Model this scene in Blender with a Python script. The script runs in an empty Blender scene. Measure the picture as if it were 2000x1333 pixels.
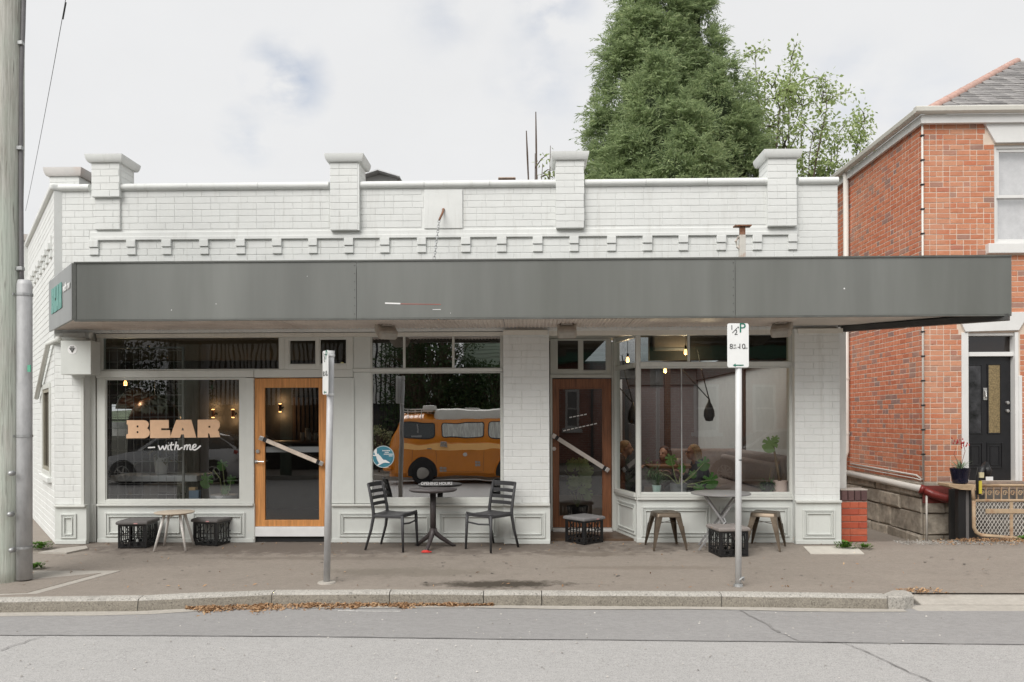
import bpy, bmesh, math, random
import numpy as np
from mathutils import Vector, Matrix, Euler
random.seed(7); np.random.seed(7)
R = math.radians
scene = bpy.context.scene
COL = scene.collection

# ------------------------------------------------------------------ camera
CAM = Vector((0.0, -10.0, 1.6))
FPX, HOR = 1500.0, 820.0                       # focal length and horizon row, in pixels of the 2000 px photograph
ROT = Matrix.Rotation(R(1.18), 3, 'Z') @ Matrix.Rotation(R(90), 3, 'X') @ Matrix.Rotation(R(-0.18), 3, 'Z')
cd = bpy.data.cameras.new('camera'); cam = bpy.data.objects.new('camera', cd); COL.objects.link(cam)
cam.matrix_world = Matrix.Translation(CAM) @ ROT.to_4x4()
cd.sensor_width = 36; cd.sensor_fit = 'HORIZONTAL'; cd.lens = 36 * FPX / 2000
cd.shift_y = (HOR - 666.5) / 2000; cd.clip_start = 0.05; cd.clip_end = 1500
scene.camera = cam

# ------------------------------------------------------------------ light
SUN_EL, SUN_AZ = 46, 212                       # azimuth from +Y, clockwise: behind the camera, a little to the left
sd = Vector((math.sin(R(SUN_AZ)) * math.cos(R(SUN_EL)), math.cos(R(SUN_AZ)) * math.cos(R(SUN_EL)), math.sin(R(SUN_EL))))
sl = bpy.data.lights.new('sun', 'SUN'); sl.energy = 1.5; sl.angle = R(45); sl.color = (1.0, 0.97, 0.93)
so = bpy.data.objects.new('sun', sl); COL.objects.link(so); so.location = (0, -20, 30)
so.rotation_euler = sd.to_track_quat('Z', 'Y').to_euler()
W = bpy.data.worlds.new('World'); scene.world = W; W.use_nodes = True
nt = W.node_tree; N = nt.nodes; L = nt.links; N.clear()
def wn(t, **k):
    n = N.new(t)
    for a, b in k.items(): setattr(n, a, b)
    return n
wo = wn('ShaderNodeOutputWorld'); sky = wn('ShaderNodeTexSky', sky_type='NISHITA', sun_disc=False)
sky.sun_elevation = R(SUN_EL); sky.sun_rotation = R(SUN_AZ); sky.air_density = 1.0; sky.dust_density = 3.0
b1 = wn('ShaderNodeBackground'); b1.inputs[1].default_value = 0.075; L.new(sky.outputs[0], b1.inputs[0])
tc = wn('ShaderNodeTexCoord'); sp = wn('ShaderNodeSeparateXYZ'); L.new(tc.outputs['Generated'], sp.inputs[0])
ad = wn('ShaderNodeMath', operation='ADD'); ad.inputs[1].default_value = 0.35; L.new(sp.outputs[2], ad.inputs[0])
ab = wn('ShaderNodeMath', operation='MAXIMUM'); ab.inputs[1].default_value = 0.2; L.new(ad.outputs[0], ab.inputs[0])
cx = wn('ShaderNodeMath', operation='DIVIDE'); L.new(sp.outputs[0], cx.inputs[0]); L.new(ab.outputs[0], cx.inputs[1])
cy = wn('ShaderNodeMath', operation='DIVIDE'); L.new(sp.outputs[1], cy.inputs[0]); L.new(ab.outputs[0], cy.inputs[1])
cb = wn('ShaderNodeCombineXYZ'); L.new(cx.outputs[0], cb.inputs[0]); L.new(cy.outputs[0], cb.inputs[1])
n1 = wn('ShaderNodeTexNoise'); n1.inputs['Scale'].default_value = 2.6; n1.inputs['Detail'].default_value = 7; n1.inputs['Roughness'].default_value = 0.58
L.new(cb.outputs[0], n1.inputs['Vector'])
# gaps in the cloud: a few directions, broken up by the noise
fac = None
for (px, py, size, amt) in ((560, 155, 0.036, 0.85), (485, 265, 0.026, 0.4), (1075, 15, 0.035, 0.75), (1060, 150, 0.05, 0.3), (860, 20, 0.04, 0.3), (1640, 180, 0.05, 0.25), (1790, 260, 0.06, 0.25)):
    d = (ROT @ Vector(((px - 1000) / FPX, (HOR - py) / FPX, -1))).normalized()
    dn = wn('ShaderNodeVectorMath', operation='DISTANCE'); dn.inputs[1].default_value = d; L.new(tc.outputs['Generated'], dn.inputs[0])
    m = wn('ShaderNodeMapRange'); m.inputs[1].default_value = 0.0; m.inputs[2].default_value = size * 1.6; m.inputs[3].default_value = amt; m.inputs[4].default_value = 0.0
    L.new(dn.outputs['Value'], m.inputs[0])
    if fac is None: fac = m.outputs[0]
    else:
        a = wn('ShaderNodeMath', operation='MAXIMUM'); L.new(fac, a.inputs[0]); L.new(m.outputs[0], a.inputs[1]); fac = a.outputs[0]
n3 = wn('ShaderNodeTexNoise'); n3.inputs['Scale'].default_value = 11; n3.inputs['Detail'].default_value = 5; L.new(cb.outputs[0], n3.inputs['Vector'])
gm = wn('ShaderNodeMapRange'); gm.inputs[1].default_value = 0.40; gm.inputs[2].default_value = 0.66; gm.inputs[3].default_value = 0.0; gm.inputs[4].default_value = 0.85
L.new(n3.outputs[0], gm.inputs[0])
gp = wn('ShaderNodeMath', operation='MULTIPLY', use_clamp=True); L.new(fac, gp.inputs[0]); L.new(gm.outputs[0], gp.inputs[1])
b2 = wn('ShaderNodeBackground')
cr = wn('ShaderNodeMapRange'); cr.inputs[1].default_value = 0.25; cr.inputs[2].default_value = 0.75; cr.inputs[3].default_value = 0.37; cr.inputs[4].default_value = 0.39
L.new(n1.outputs[0], cr.inputs[0]); L.new(cr.outputs[0], b2.inputs[1]); b2.inputs[0].default_value = (0.985, 0.99, 1.0, 1)
mx = wn('ShaderNodeMixShader'); L.new(gp.outputs[0], mx.inputs[0]); L.new(b2.outputs[0], mx.inputs[1]); L.new(b1.outputs[0], mx.inputs[2])
L.new(mx.outputs[0], wo.inputs[0])
vs = scene.view_settings; vs.view_transform = 'Standard'; vs.look = 'None'; vs.exposure = 1.16; vs.gamma = 1.0; vs.use_curve_mapping = False
cy_ = scene.cycles; cy_.max_bounces = 8; cy_.diffuse_bounces = 4; cy_.glossy_bounces = 4; cy_.transparent_max_bounces = 12; cy_.transmission_bounces = 4
cy_.use_denoising = True; cy_.caustics_reflective = False; cy_.caustics_refractive = False; cy_.sample_clamp_indirect = 6

# ------------------------------------------------------------------ pixels of the photograph -> places in the world
def ray(px, py): return ROT @ Vector(((px - 1000) / FPX, (HOR - py) / FPX, -1))
def P(px, py, Y=0.0):
    d = ray(px, py); return CAM + d * ((Y - CAM.y) / d.y)
def X(px, Y=0.0, py=820): return P(px, py, Y).x
def Z(py, Y=0.0, px=1031): return P(px, py, Y).z
def PZ(px, py, z):
    d = ray(px, py); return CAM + d * ((z - CAM.z) / d.z)
def gz(y): return 0.025 * min(0.0, y)            # the footpath falls to the kerb
def G(px, py):
    p = PZ(px, py, 0.0)
    for _ in range(8): p = PZ(px, py, gz(p.y))
    return p

# ------------------------------------------------------------------ materials
MATS = {}
def nodes(name):
    m = bpy.data.materials.new(name); m.use_nodes = True; t = m.node_tree
    b = t.nodes['Principled BSDF']; MATS[name] = m
    return m, t, b
def add(t, typ, **k):
    n = t.nodes.new(typ)
    for a, v in k.items(): setattr(n, a, v)
    return n
def rgba(c): return (c[0], c[1], c[2], 1)
def noise(t, scale, detail=4, rough=0.6, vec=None, stretch=None):
    n = add(t, 'ShaderNodeTexNoise'); n.inputs['Scale'].default_value = scale; n.inputs['Detail'].default_value = detail; n.inputs['Roughness'].default_value = rough
    v = vec
    if v is None:
        g = add(t, 'ShaderNodeTexCoord'); v = g.outputs['Object']
    if stretch:
        mp = add(t, 'ShaderNodeMapping'); mp.inputs['Scale'].default_value = stretch; t.links.new(v, mp.inputs[0]); v = mp.outputs[0]
    t.links.new(v, n.inputs['Vector'])
    return n
def mixc(t, fac, a, b, mode='MIX'):
    m = add(t, 'ShaderNodeMix', data_type='RGBA', blend_type=mode)
    for i, v in ((0, fac), (6, a), (7, b)):
        if isinstance(v, (int, float)): m.inputs[i].default_value = v
        elif isinstance(v, (tuple, list)): m.inputs[i].default_value = rgba(v)
        else: t.links.new(v, m.inputs[i])
    return m.outputs[2]
def rng(t, src, a, b, c=0.0, d=1.0):
    m = add(t, 'ShaderNodeMapRange'); t.links.new(src, m.inputs[0])
    for i, v in enumerate((a, b, c, d)): m.inputs[i + 1].default_value = v
    return m.outputs[0]
def mat(name, col, rough=0.6, metal=0.0, var=0.12, scale=6.0, bump=0.0, bscale=60.0, dirt=None, dirt_amt=0.5, dscale=1.5, stretch=None, rand=0.0, island=False, spec=0.5, lo=None, coat=0.0):
    """paint, stone, wood, metal: a base colour with mottling, optional dirt, grain relief and a shift per piece"""
    if name in MATS: return MATS[name]
    m, t, b = nodes(name)
    dark = lo or tuple(c * (1 - var * 1.6) for c in col); light = tuple(min(1, c * (1 + var * 0.8)) for c in col)
    n = noise(t, scale, 5, 0.65, stretch=stretch)
    c = mixc(t, rng(t, n.outputs[0], 0.3, 0.7), dark, light)
    if dirt:
        n2 = noise(t, dscale, 6, 0.7, stretch=stretch)
        c = mixc(t, rng(t, n2.outputs[0], 0.5, 0.72, 0, dirt_amt), c, dirt)
    if rand:
        if island: src = add(t, 'ShaderNodeNewGeometry').outputs['Random Per Island']
        else: src = add(t, 'ShaderNodeObjectInfo').outputs['Random']
        hs = add(t, 'ShaderNodeHueSaturation'); t.links.new(c, hs.inputs['Color']); t.links.new(rng(t, src, 0, 1, 1 - rand, 1 + rand), hs.inputs['Value']); c = hs.outputs[0]
    t.links.new(c, b.inputs['Base Color'])
    b.inputs['Roughness'].default_value = rough; b.inputs['Metallic'].default_value = metal; b.inputs['Specular IOR Level'].default_value = spec
    if coat: b.inputs['Coat Weight'].default_value = coat
    if bump:
        n4 = noise(t, bscale, 5, 0.6, stretch=stretch)
        bp = add(t, 'ShaderNodeBump'); bp.inputs['Strength'].default_value = bump; bp.inputs['Distance'].default_value = 0.01
        t.links.new(n4.outputs[0], bp.inputs['Height']); t.links.new(bp.outputs[0], b.inputs['Normal'])
    return m
def glass(name, r0, tint=(0.9, 0.93, 0.92), rough=0.0, wave=0.0):
    m, t, b = nodes(name); t.nodes.remove(b); o = t.nodes['Material Output']
    tr = add(t, 'ShaderNodeBsdfTransparent'); tr.inputs[0].default_value = rgba(tint)
    gl = add(t, 'ShaderNodeBsdfGlossy'); gl.inputs['Roughness'].default_value = rough; gl.inputs[0].default_value = (1, 1, 1, 1)
    lw = add(t, 'ShaderNodeLayerWeight'); lw.inputs[0].default_value = 0.5
    pw = add(t, 'ShaderNodeMath', operation='POWER'); t.links.new(lw.outputs['Facing'], pw.inputs[0]); pw.inputs[1].default_value = 5
    f = rng(t, pw.outputs[0], 0, 1, r0, 1.0)
    if wave:
        n = noise(t, 1.3, 2); bp = add(t, 'ShaderNodeBump'); bp.inputs['Strength'].default_value = wave; bp.inputs['Distance'].default_value = 0.02
        t.links.new(n.outputs[0], bp.inputs['Height']); t.links.new(bp.outputs[0], gl.inputs['Normal'])
    mxs = add(t, 'ShaderNodeMixShader'); t.links.new(f, mxs.inputs[0]); t.links.new(tr.outputs[0], mxs.inputs[1]); t.links.new(gl.outputs[0], mxs.inputs[2])
    t.links.new(mxs.outputs[0], o.inputs[0])
    return m
def emit(name, col, s):
    m, t, b = nodes(name); b.inputs['Base Color'].default_value = rgba(col); b.inputs['Emission Color'].default_value = rgba(col); b.inputs['Emission Strength'].default_value = s
    return m
def leafmat(name, dark, light, tip=None, trans=0.25, rough=0.55):
    """foliage: every leaf its own green, a little light let through"""
    m, t, b = nodes(name); o = t.nodes['Material Output']
    g = add(t, 'ShaderNodeNewGeometry'); cr = add(t, 'ShaderNodeValToRGB'); t.links.new(g.outputs['Random Per Island'], cr.inputs[0])
    e = cr.color_ramp.elements; e[0].color = rgba(dark); e[1].color = rgba(light)
    if tip: x = e.new(0.93); x.color = rgba(light); e[-1].color = rgba(tip)
    n = noise(t, 1.1, 3); c = mixc(t, rng(t, n.outputs[0], 0.35, 0.7, 0, 0.5), cr.outputs[0], tuple((a + b2) * 0.5 for a, b2 in zip(light, light)))
    t.links.new(c, b.inputs['Base Color']); b.inputs['Roughness'].default_value = rough; b.inputs['Specular IOR Level'].default_value = 0.3
    tl = add(t, 'ShaderNodeBsdfTranslucent'); t.links.new(c, tl.inputs[0])
    mxs = add(t, 'ShaderNodeMixShader'); mxs.inputs[0].default_value = trans
    t.links.new(b.outputs[0], mxs.inputs[1]); t.links.new(tl.outputs[0], mxs.inputs[2]); t.links.new(mxs.outputs[0], o.inputs[0])
    return m
def brickmat(name, cols, island, rough=0.85, grime=(0.25, 0.2, 0.17)):
    m, t, b = nodes(name)
    src = add(t, 'ShaderNodeNewGeometry').outputs['Random Per Island'] if island else add(t, 'ShaderNodeObjectInfo').outputs['Random']
    cr = add(t, 'ShaderNodeValToRGB'); cr.color_ramp.interpolation = 'LINEAR'; t.links.new(src, cr.inputs[0])
    e = cr.color_ramp.elements
    for i, (p, c) in enumerate(cols):
        if i == 0: e[0].position = p; e[0].color = rgba(c)
        elif i == len(cols) - 1: e[-1].position = p; e[-1].color = rgba(c)
        else: x = e.new(p); x.color = rgba(c)
    pos = add(t, 'ShaderNodeNewGeometry').outputs['Position']
    n = noise(t, 30, 5, 0.7, vec=pos); c = mixc(t, rng(t, n.outputs[0], 0.35, 0.7, 0.0, 0.35), cr.outputs[0], tuple(v * 0.55 for v in cols[0][1]))
    n2 = noise(t, 0.9, 5, 0.65, vec=pos); c = mixc(t, rng(t, n2.outputs[0], 0.48, 0.72, 0.0, 0.6), c, grime)
    t.links.new(c, b.inputs['Base Color']); b.inputs['Roughness'].default_value = rough; b.inputs['Specular IOR Level'].default_value = 0.25
    bp = add(t, 'ShaderNodeBump'); bp.inputs['Strength'].default_value = 0.5; bp.inputs['Distance'].default_value = 0.006
    t.links.new(n.outputs[0], bp.inputs['Height']); t.links.new(bp.outputs[0], b.inputs['Normal'])
    return m
PAINT = (0.705, 0.718, 0.70)
def paintmat(name, col, bump=0.25, rough=0.55, streak=0.65):
    m, t, b = nodes(name)
    pos = add(t, 'ShaderNodeNewGeometry').outputs['Position']
    n = noise(t, 2.2, 6, 0.7, vec=pos); c = mixc(t, rng(t, n.outputs[0], 0.3, 0.7), tuple(v * 0.94 for v in col), tuple(min(1, v * 1.04) for v in col))
    n2 = noise(t, 3.0, 5, 0.7, vec=pos, stretch=(3, 3, 0.35)); c = mixc(t, rng(t, n2.outputs[0], 0.55, 0.8, 0, streak), c, tuple(v * 0.72 for v in (col[0], col[1] * 0.98, col[2] * 0.94)))
    n8 = noise(t, 7.0, 5, 0.7, vec=pos, stretch=(2.2, 2.2, 0.12)); c = mixc(t, rng(t, n8.outputs[0], 0.6, 0.78, 0, streak * 0.7), c, tuple(v * 0.66 for v in (col[0], col[1] * 0.97, col[2] * 0.92)))
    n5 = noise(t, 42, 3, 0.7, vec=pos); c = mixc(t, rng(t, n5.outputs[0], 0.66, 0.75, 0, 0.35), c, (0.3, 0.28, 0.25))
    t.links.new(c, b.inputs['Base Color']); b.inputs['Roughness'].default_value = rough; b.inputs['Specular IOR Level'].default_value = 0.35
    n4 = noise(t, 70, 4, 0.6, vec=pos); bp = add(t, 'ShaderNodeBump'); bp.inputs['Strength'].default_value = bump; bp.inputs['Distance'].default_value = 0.006
    t.links.new(n4.outputs[0], bp.inputs['Height']); t.links.new(bp.outputs[0], b.inputs['Normal'])
    return m

# ------------------------------------------------------------------ meshes
class MB:
    def __init__(s): s.v = []; s.f = []; s.m = []
    def _q(s, pts, faces, mi=0):
        o = len(s.v); s.v += [tuple(p) for p in pts]; s.f += [tuple(i + o for i in f) for f in faces]; s.m += [mi] * len(faces); return s
    def box(s, x0, x1, y0, y1, z0, z1, mi=0, M=None):
        p = [Vector((x, y, z)) for z in (z0, z1) for y in (y0, y1) for x in (x0, x1)]
        if M is not None: p = [M @ q for q in p]
        return s._q(p, [(0, 2, 3, 1), (4, 5, 7, 6), (0, 1, 5, 4), (2, 6, 7, 3), (0, 4, 6, 2), (1, 3, 7, 5)], mi)
    def quad(s, a, b, c, d, mi=0): return s._q([a, b, c, d], [(0, 1, 2, 3)], mi)
    def prism(s, pts, d, mi=0):
        """a flat outline of 3-D points pushed along vector d"""
        n = len(pts); d = Vector(d); p = [Vector(q) for q in pts]; p += [q + d for q in p]
        return s._q(p, [tuple(range(n - 1, -1, -1)), tuple(range(n, 2 * n))] + [(i, (i + 1) % n, n + (i + 1) % n, n + i) for i in range(n)], mi)
    def tube(s, pts, r, seg=8, caps=True, mi=0, flat=None):
        pts = [Vector(p) for p in pts]; n = len(pts); rs = r if isinstance(r, (list, tuple)) else [r] * n
        o = len(s.v); up = None
        for i, p in enumerate(pts):
            t = (pts[min(i + 1, n - 1)] - pts[max(i - 1, 0)])
            t = t.normalized() if t.length > 1e-9 else Vector((0, 0, 1))
            if up is None: up = Vector((0, 0, 1)) if abs(t.z) < 0.9 else Vector((1, 0, 0))
            a = t.cross(up); a = a.normalized() if a.length > 1e-6 else t.orthogonal().normalized(); bb = t.cross(a).normalized(); up = bb.cross(t) if False else up
            if abs(t.dot(up)) > 0.95: up = Vector((1, 0, 0)) if abs(t.x) < 0.9 else Vector((0, 1, 0))
            for k in range(seg):
                an = 2 * math.pi * k / seg; w = (a * math.cos(an) + bb * math.sin(an)) * rs[i]
                if flat: w = Vector((w.x * flat[0], w.y * flat[1], w.z * flat[2]))
                s.v.append(tuple(p + w))
        for i in range(n - 1):
            for k in range(seg):
                k2 = (k + 1) % seg; s.f.append((o + i * seg + k, o + i * seg + k2, o + (i + 1) * seg + k2, o + (i + 1) * seg + k)); s.m.append(mi)
        if caps:
            s.f.append(tuple(o + k for k in range(seg - 1, -1, -1))); s.m.append(mi)
            s.f.append(tuple(o + (n - 1) * seg + k for k in range(seg))); s.m.append(mi)
        return s
    def bar(s, a, b, w, h=None, up=(0, 0, 1), mi=0):
        """square bar from a to b"""
        a = Vector(a); b = Vector(b); t = (b - a).normalized(); u = Vector(up)
        if abs(t.dot(u)) > 0.98: u = Vector((0, 1, 0))
        x = t.cross(u).normalized() * w / 2; y = x.cross(t).normalized() * (h or w) / 2
        p = [a - x - y, a + x - y, a + x + y, a - x + y]; p += [q + (b - a) for q in p]
        return s._q(p, [(3, 2, 1, 0), (4, 5, 6, 7), (0, 1, 5, 4), (1, 2, 6, 5), (2, 3, 7, 6), (3, 0, 4, 7)], mi)
    def lathe(s, prof, c=(0, 0, 0), seg=20, axis='Z', mi=0, M=None):
        o = len(s.v); c = Vector(c)
        for (r, h) in prof:
            for k in range(seg):
                a = 2 * math.pi * k / seg; p = Vector((r * math.cos(a), r * math.sin(a), h))
                if axis == 'Y': p = Vector((p.x, p.z, p.y))
                if axis == 'X': p = Vector((p.z, p.x, p.y))
                if M is not None: p = M @ p
                s.v.append(tuple(p + c))
        for i in range(len(prof) - 1):
            for k in range(seg):
                k2 = (k + 1) % seg; s.f.append((o + i * seg + k, o + i * seg + k2, o + (i + 1) * seg + k2, o + (i + 1) * seg + k)); s.m.append(mi)
        if prof[0][0] > 1e-4: s.f.append(tuple(o + k for k in range(seg - 1, -1, -1))); s.m.append(mi)
        if prof[-1][0] > 1e-4: s.f.append(tuple(o + (len(prof) - 1) * seg + k for k in range(seg))); s.m.append(mi)
        return s
    def ball(s, c, r, seg=12, rings=8, M=None, mi=0):
        rr = r if isinstance(r, (tuple, list)) else (r, r, r); o = len(s.v); c = Vector(c)
        for i in range(rings + 1):
            a = math.pi * i / rings
            for k in range(seg):
                b = 2 * math.pi * k / seg
                p = Vector((rr[0] * math.sin(a) * math.cos(b), rr[1] * math.sin(a) * math.sin(b), rr[2] * math.cos(a)))
                if M is not None: p = M @ p
                s.v.append(tuple(p + c))
        for i in range(rings):
            for k in range(seg):
                k2 = (k + 1) % seg; s.f.append((o + i * seg + k, o + (i + 1) * seg + k, o + (i + 1) * seg + k2, o + i * seg + k2)); s.m.append(mi)
        return s
    def mesh(s, name, smooth=False, weld=False):
        me = bpy.data.meshes.new(name); me.from_pydata(s.v, [], s.f)
        if weld or True:
            bm = bmesh.new(); bm.from_mesh(me)
            if weld: bmesh.ops.remove_doubles(bm, verts=bm.verts, dist=1e-5)
            bmesh.ops.recalc_face_normals(bm, faces=bm.faces); bm.to_mesh(me); bm.free()
        if smooth:
            me.polygons.foreach_set('use_smooth', [True] * len(me.polygons))
        if any(s.m) and len(s.m) == len(me.polygons): me.polygons.foreach_set('material_index', s.m)
        me.update(); return me
def link(name, data, parent=None, world=False, **props):
    o = bpy.data.objects.new(name, data); COL.objects.link(o)
    if parent is not None:
        o.parent = parent
        if world: o.matrix_parent_inverse = Matrix.Translation(-parent.location)
    for k, v in props.items():
        if v: o[k] = v
    return o
def ob(name, mb, m, parent=None, world=False, smooth=False, bevel=0.0, seg=2, auto=None, weld=False, **props):
    me = mb.mesh(name, smooth, weld) if isinstance(mb, MB) else mb
    if me.materials: me.materials.clear()
    for q in (m if isinstance(m, (list, tuple)) else [m]): me.materials.append(q)
    o = link(name, me, parent, world, **props)
    if bevel:
        md = o.modifiers.new('edge', 'BEVEL'); md.width = bevel; md.segments = seg; md.limit_method = 'ANGLE'; md.angle_limit = R(40)
    if auto is not None:
        me.polygons.foreach_set('use_smooth', [True] * len(me.polygons)); me.set_sharp_from_angle(angle=R(auto))
    return o
def thing(name, label, cat, loc=(0, 0, 0), rz=0.0, group=None):
    o = bpy.data.objects.new(name, None); COL.objects.link(o); o.location = loc; o.rotation_euler = (0, 0, rz); o.empty_display_size = 0.1
    o['label'] = label; o['category'] = cat
    if group: o['group'] = group
    return o
def tag(o, label, cat, group=None):
    o['label'] = label; o['category'] = cat
    if group: o['group'] = group
    return o
def dup(root, loc=None, rz=None, label=None, group=None):
    r = root.copy(); COL.objects.link(r)
    if loc is not None: r.location = loc
    if rz is not None: r.rotation_euler = (0, 0, rz)
    if label: r['label'] = label
    if group: r['group'] = group
    for ch in list(root.children):
        c = ch.copy(); COL.objects.link(c); c.parent = r
        for g in list(ch.children):
            d = g.copy(); COL.objects.link(d); d.parent = c
    return r
def struct(name, mb, m, parent=None, **k):
    o = ob(name, mb, m, parent, **k)
    if parent is None: o['kind'] = 'structure'
    return o
def text(name, s, size, loc, rot, m, parent=None, ext=0.001, align='CENTER', shear=0.0, off=0.0, world=False):
    c = bpy.data.curves.new(name, 'FONT'); c.body = s; c.size = size; c.extrude = ext; c.align_x = align; c.align_y = 'CENTER'; c.shear = shear; c.offset = off; c.resolution_u = 3
    c.materials.append(m); o = link(name, c, parent, world); o.location = loc; o.rotation_euler = rot
    return o
def outline(name, loops, m, parent, loc, rot, ext=0.001):
    """flat letters or emblems drawn as filled outlines (holes by the inner loops)"""
    c = bpy.data.curves.new(name, 'CURVE'); c.dimensions = '2D'; c.fill_mode = 'BOTH'; c.extrude = ext
    for lp in loops:
        s = c.splines.new('POLY'); s.points.add(len(lp) - 1); s.use_cyclic_u = True
        for i, (x, y) in enumerate(lp): s.points[i].co = (x, y, 0, 1)
    c.materials.append(m); o = link(name, c, parent); o.location = loc; o.rotation_euler = rot
    return o

# bricks and stones: one chamfered block, shared
def block(mb, M, w, h, d, c=0.004, jit=0.0):
    """front face looks along local -Y; w along X, h along Z, back at y = 0"""
    a, b = w / 2, h / 2; j = lambda: random.uniform(-jit, jit)
    p = [(-a, 0, -b), (a, 0, -b), (a, 0, b), (-a, 0, b)]
    p += [(-a, -d + c, -b), (a, -d + c, -b), (a, -d + c, b), (-a, -d + c, b)]
    p += [(-a + c + j(), -d + j() * .5, -b + c + j()), (a - c + j(), -d + j() * .5, -b + c + j()), (a - c + j(), -d + j() * .5, b - c + j()), (-a + c + j(), -d + j() * .5, b - c + j())]
    f = []
    for k in (0, 4):
        for i in range(4): f.append((k + i, k + (i + 1) % 4, k + 4 + (i + 1) % 4, k + 4 + i))
    f.append((8, 9, 10, 11))
    mb._q([M @ Vector(q) for q in p], f)
def courses(u0, u1, z0, z1, L=0.24, h=0.086, j=0.0052, jv=None, holes=(), phase=0, header=0.0, up=True):
    """(centre u, centre z, width, height) of each brick of a running bond, cut round holes (u0,u1,z0,z1)"""
    out = []; n = int(round((z1 - z0) / h)); h = (z1 - z0) / max(n, 1)
    for r in range(n):
        za = z0 + r * h; zm = za + h / 2; u = u0 - L + (L / 2 if (r + phase) % 2 else 0)
        ivs = [(u0, u1)]
        for (a, b, c, d) in holes:
            if c < zm < d:
                nx = []
                for (s, e) in ivs:
                    if b <= s or a >= e: nx.append((s, e))
                    else:
                        if a > s: nx.append((s, a))
                        if b < e: nx.append((b, e))
                ivs = nx
        while u < u1:
            l = L if random.random() > header else L / 2
            for (s, e) in ivs:
                a, b = max(u, s), min(u + l, e)
                if b - a > 0.035: out.append(((a + b) / 2, zm, b - a - (j * .25 if jv is None else jv), h - j))
            u += l
    return out
BRICK_ME = {}
def unit_bricks(key, m, d=0.02, n=4, jit=0.003, w=0.23, h=0.076, c=0.005):
    if key not in BRICK_ME:
        L_ = []
        for i in range(n):
            b = MB(); block(b, Matrix.Identity(4), w, h, d, c, jit); me = b.mesh('brick'); me.materials.append(m); L_.append(me)
        BRICK_ME[key] = L_
    return BRICK_ME[key]
def lay(parent, frame, lst, meshes, name='brick', w=0.23, h=0.076, tilt=0.006, out=0.002):
    """single bricks as objects; frame maps (u, 0, z) to the wall"""
    for (u, z, bw, bh) in lst:
        o = bpy.data.objects.new(name, random.choice(meshes)); COL.objects.link(o); o.parent = parent
        o.matrix_basis = frame @ Matrix.Translation((u, random.uniform(-out, out), z)) @ Matrix.Rotation(random.uniform(-tilt, tilt), 4, 'Y') @ Matrix.Diagonal((bw / w, 1, bh / h, 1))
def joined(frame, lst, d=0.02, jit=0.003, c=0.005, out=0.0012):
    b = MB()
    for (u, z, bw, bh) in lst: block(b, frame @ Matrix.Translation((u, random.uniform(-out, out), z)), bw, bh, d, min(c, bh * 0.2), jit)
    return b
def frame(ox, oy, th): return Matrix.Translation((ox, oy, 0)) @ Matrix.Rotation(th, 4, 'Z')
# ================================================================== GROUND, ROAD, KERB
def groundmat(name, base, dark, light, speck=0.35, patches=(), wet=None, scale=220, rough=0.9, stain=0.35):
    m, t, b = nodes(name)
    pos = add(t, 'ShaderNodeNewGeometry').outputs['Position']
    n1 = noise(t, scale, 3, 0.7, vec=pos); n2 = noise(t, 0.7, 6, 0.65, vec=pos); n3 = noise(t, 4.5, 6, 0.7, vec=pos)
    c = mixc(t, rng(t, n2.outputs[0], 0.3, 0.7), dark, light); c = mixc(t, 0.5, c, base)
    n6 = noise(t, 24, 4, 0.75, vec=pos, stretch=(.7, 1.3, 1)); c = mixc(t, rng(t, n6.outputs[0], 0.36, 0.64, 0, 0.7), c, tuple(v * 0.74 for v in base))
    n7 = noise(t, 2.2, 5, 0.7, vec=pos, stretch=(.35, 1.6, 1)); c = mixc(t, rng(t, n7.outputs[0], 0.5, 0.75, 0, stain), c, tuple(min(1, v * 1.22) for v in base))
    c = mixc(t, rng(t, n1.outputs[0], 0.42, 0.62, 0, speck), c, tuple(min(1, v * 1.55) for v in base))
    nd = noise(t, scale * 0.8, 2, 0.6, vec=pos, stretch=(1.1, 0.9, 1)); c = mixc(t, rng(t, nd.outputs[0], 0.56, 0.7, 0, speck * 1.4), c, tuple(v * 0.42 for v in base))
    c = mixc(t, rng(t, n3.outputs[0], 0.55, 0.75, 0, stain), c, tuple(v * 0.6 for v in base))
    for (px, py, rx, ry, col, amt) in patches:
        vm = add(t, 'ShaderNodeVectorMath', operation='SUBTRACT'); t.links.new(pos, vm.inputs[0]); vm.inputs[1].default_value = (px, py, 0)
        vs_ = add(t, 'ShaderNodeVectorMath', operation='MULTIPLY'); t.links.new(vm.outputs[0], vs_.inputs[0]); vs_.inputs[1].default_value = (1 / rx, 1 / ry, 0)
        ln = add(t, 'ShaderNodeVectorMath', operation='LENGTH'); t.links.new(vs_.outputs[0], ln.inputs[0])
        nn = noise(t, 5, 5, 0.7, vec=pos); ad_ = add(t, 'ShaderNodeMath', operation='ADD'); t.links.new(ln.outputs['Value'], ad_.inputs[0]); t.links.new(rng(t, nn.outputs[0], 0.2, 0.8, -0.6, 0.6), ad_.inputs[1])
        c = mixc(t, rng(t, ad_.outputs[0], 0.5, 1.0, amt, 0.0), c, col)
    t.links.new(c, b.inputs['Base Color']); b.inputs['Roughness'].default_value = rough; b.inputs['Specular IOR Level'].default_value = 0.25
    bp = add(t, 'ShaderNodeBump'); bp.inputs['Strength'].default_value = 0.6; bp.inputs['Distance'].default_value = 0.006
    t.links.new(n1.outputs[0], bp.inputs['Height']); t.links.new(bp.outputs[0], b.inputs['Normal'])
    return m
stain = P(985, 1140, 0); sg = G(985, 1141)
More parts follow.
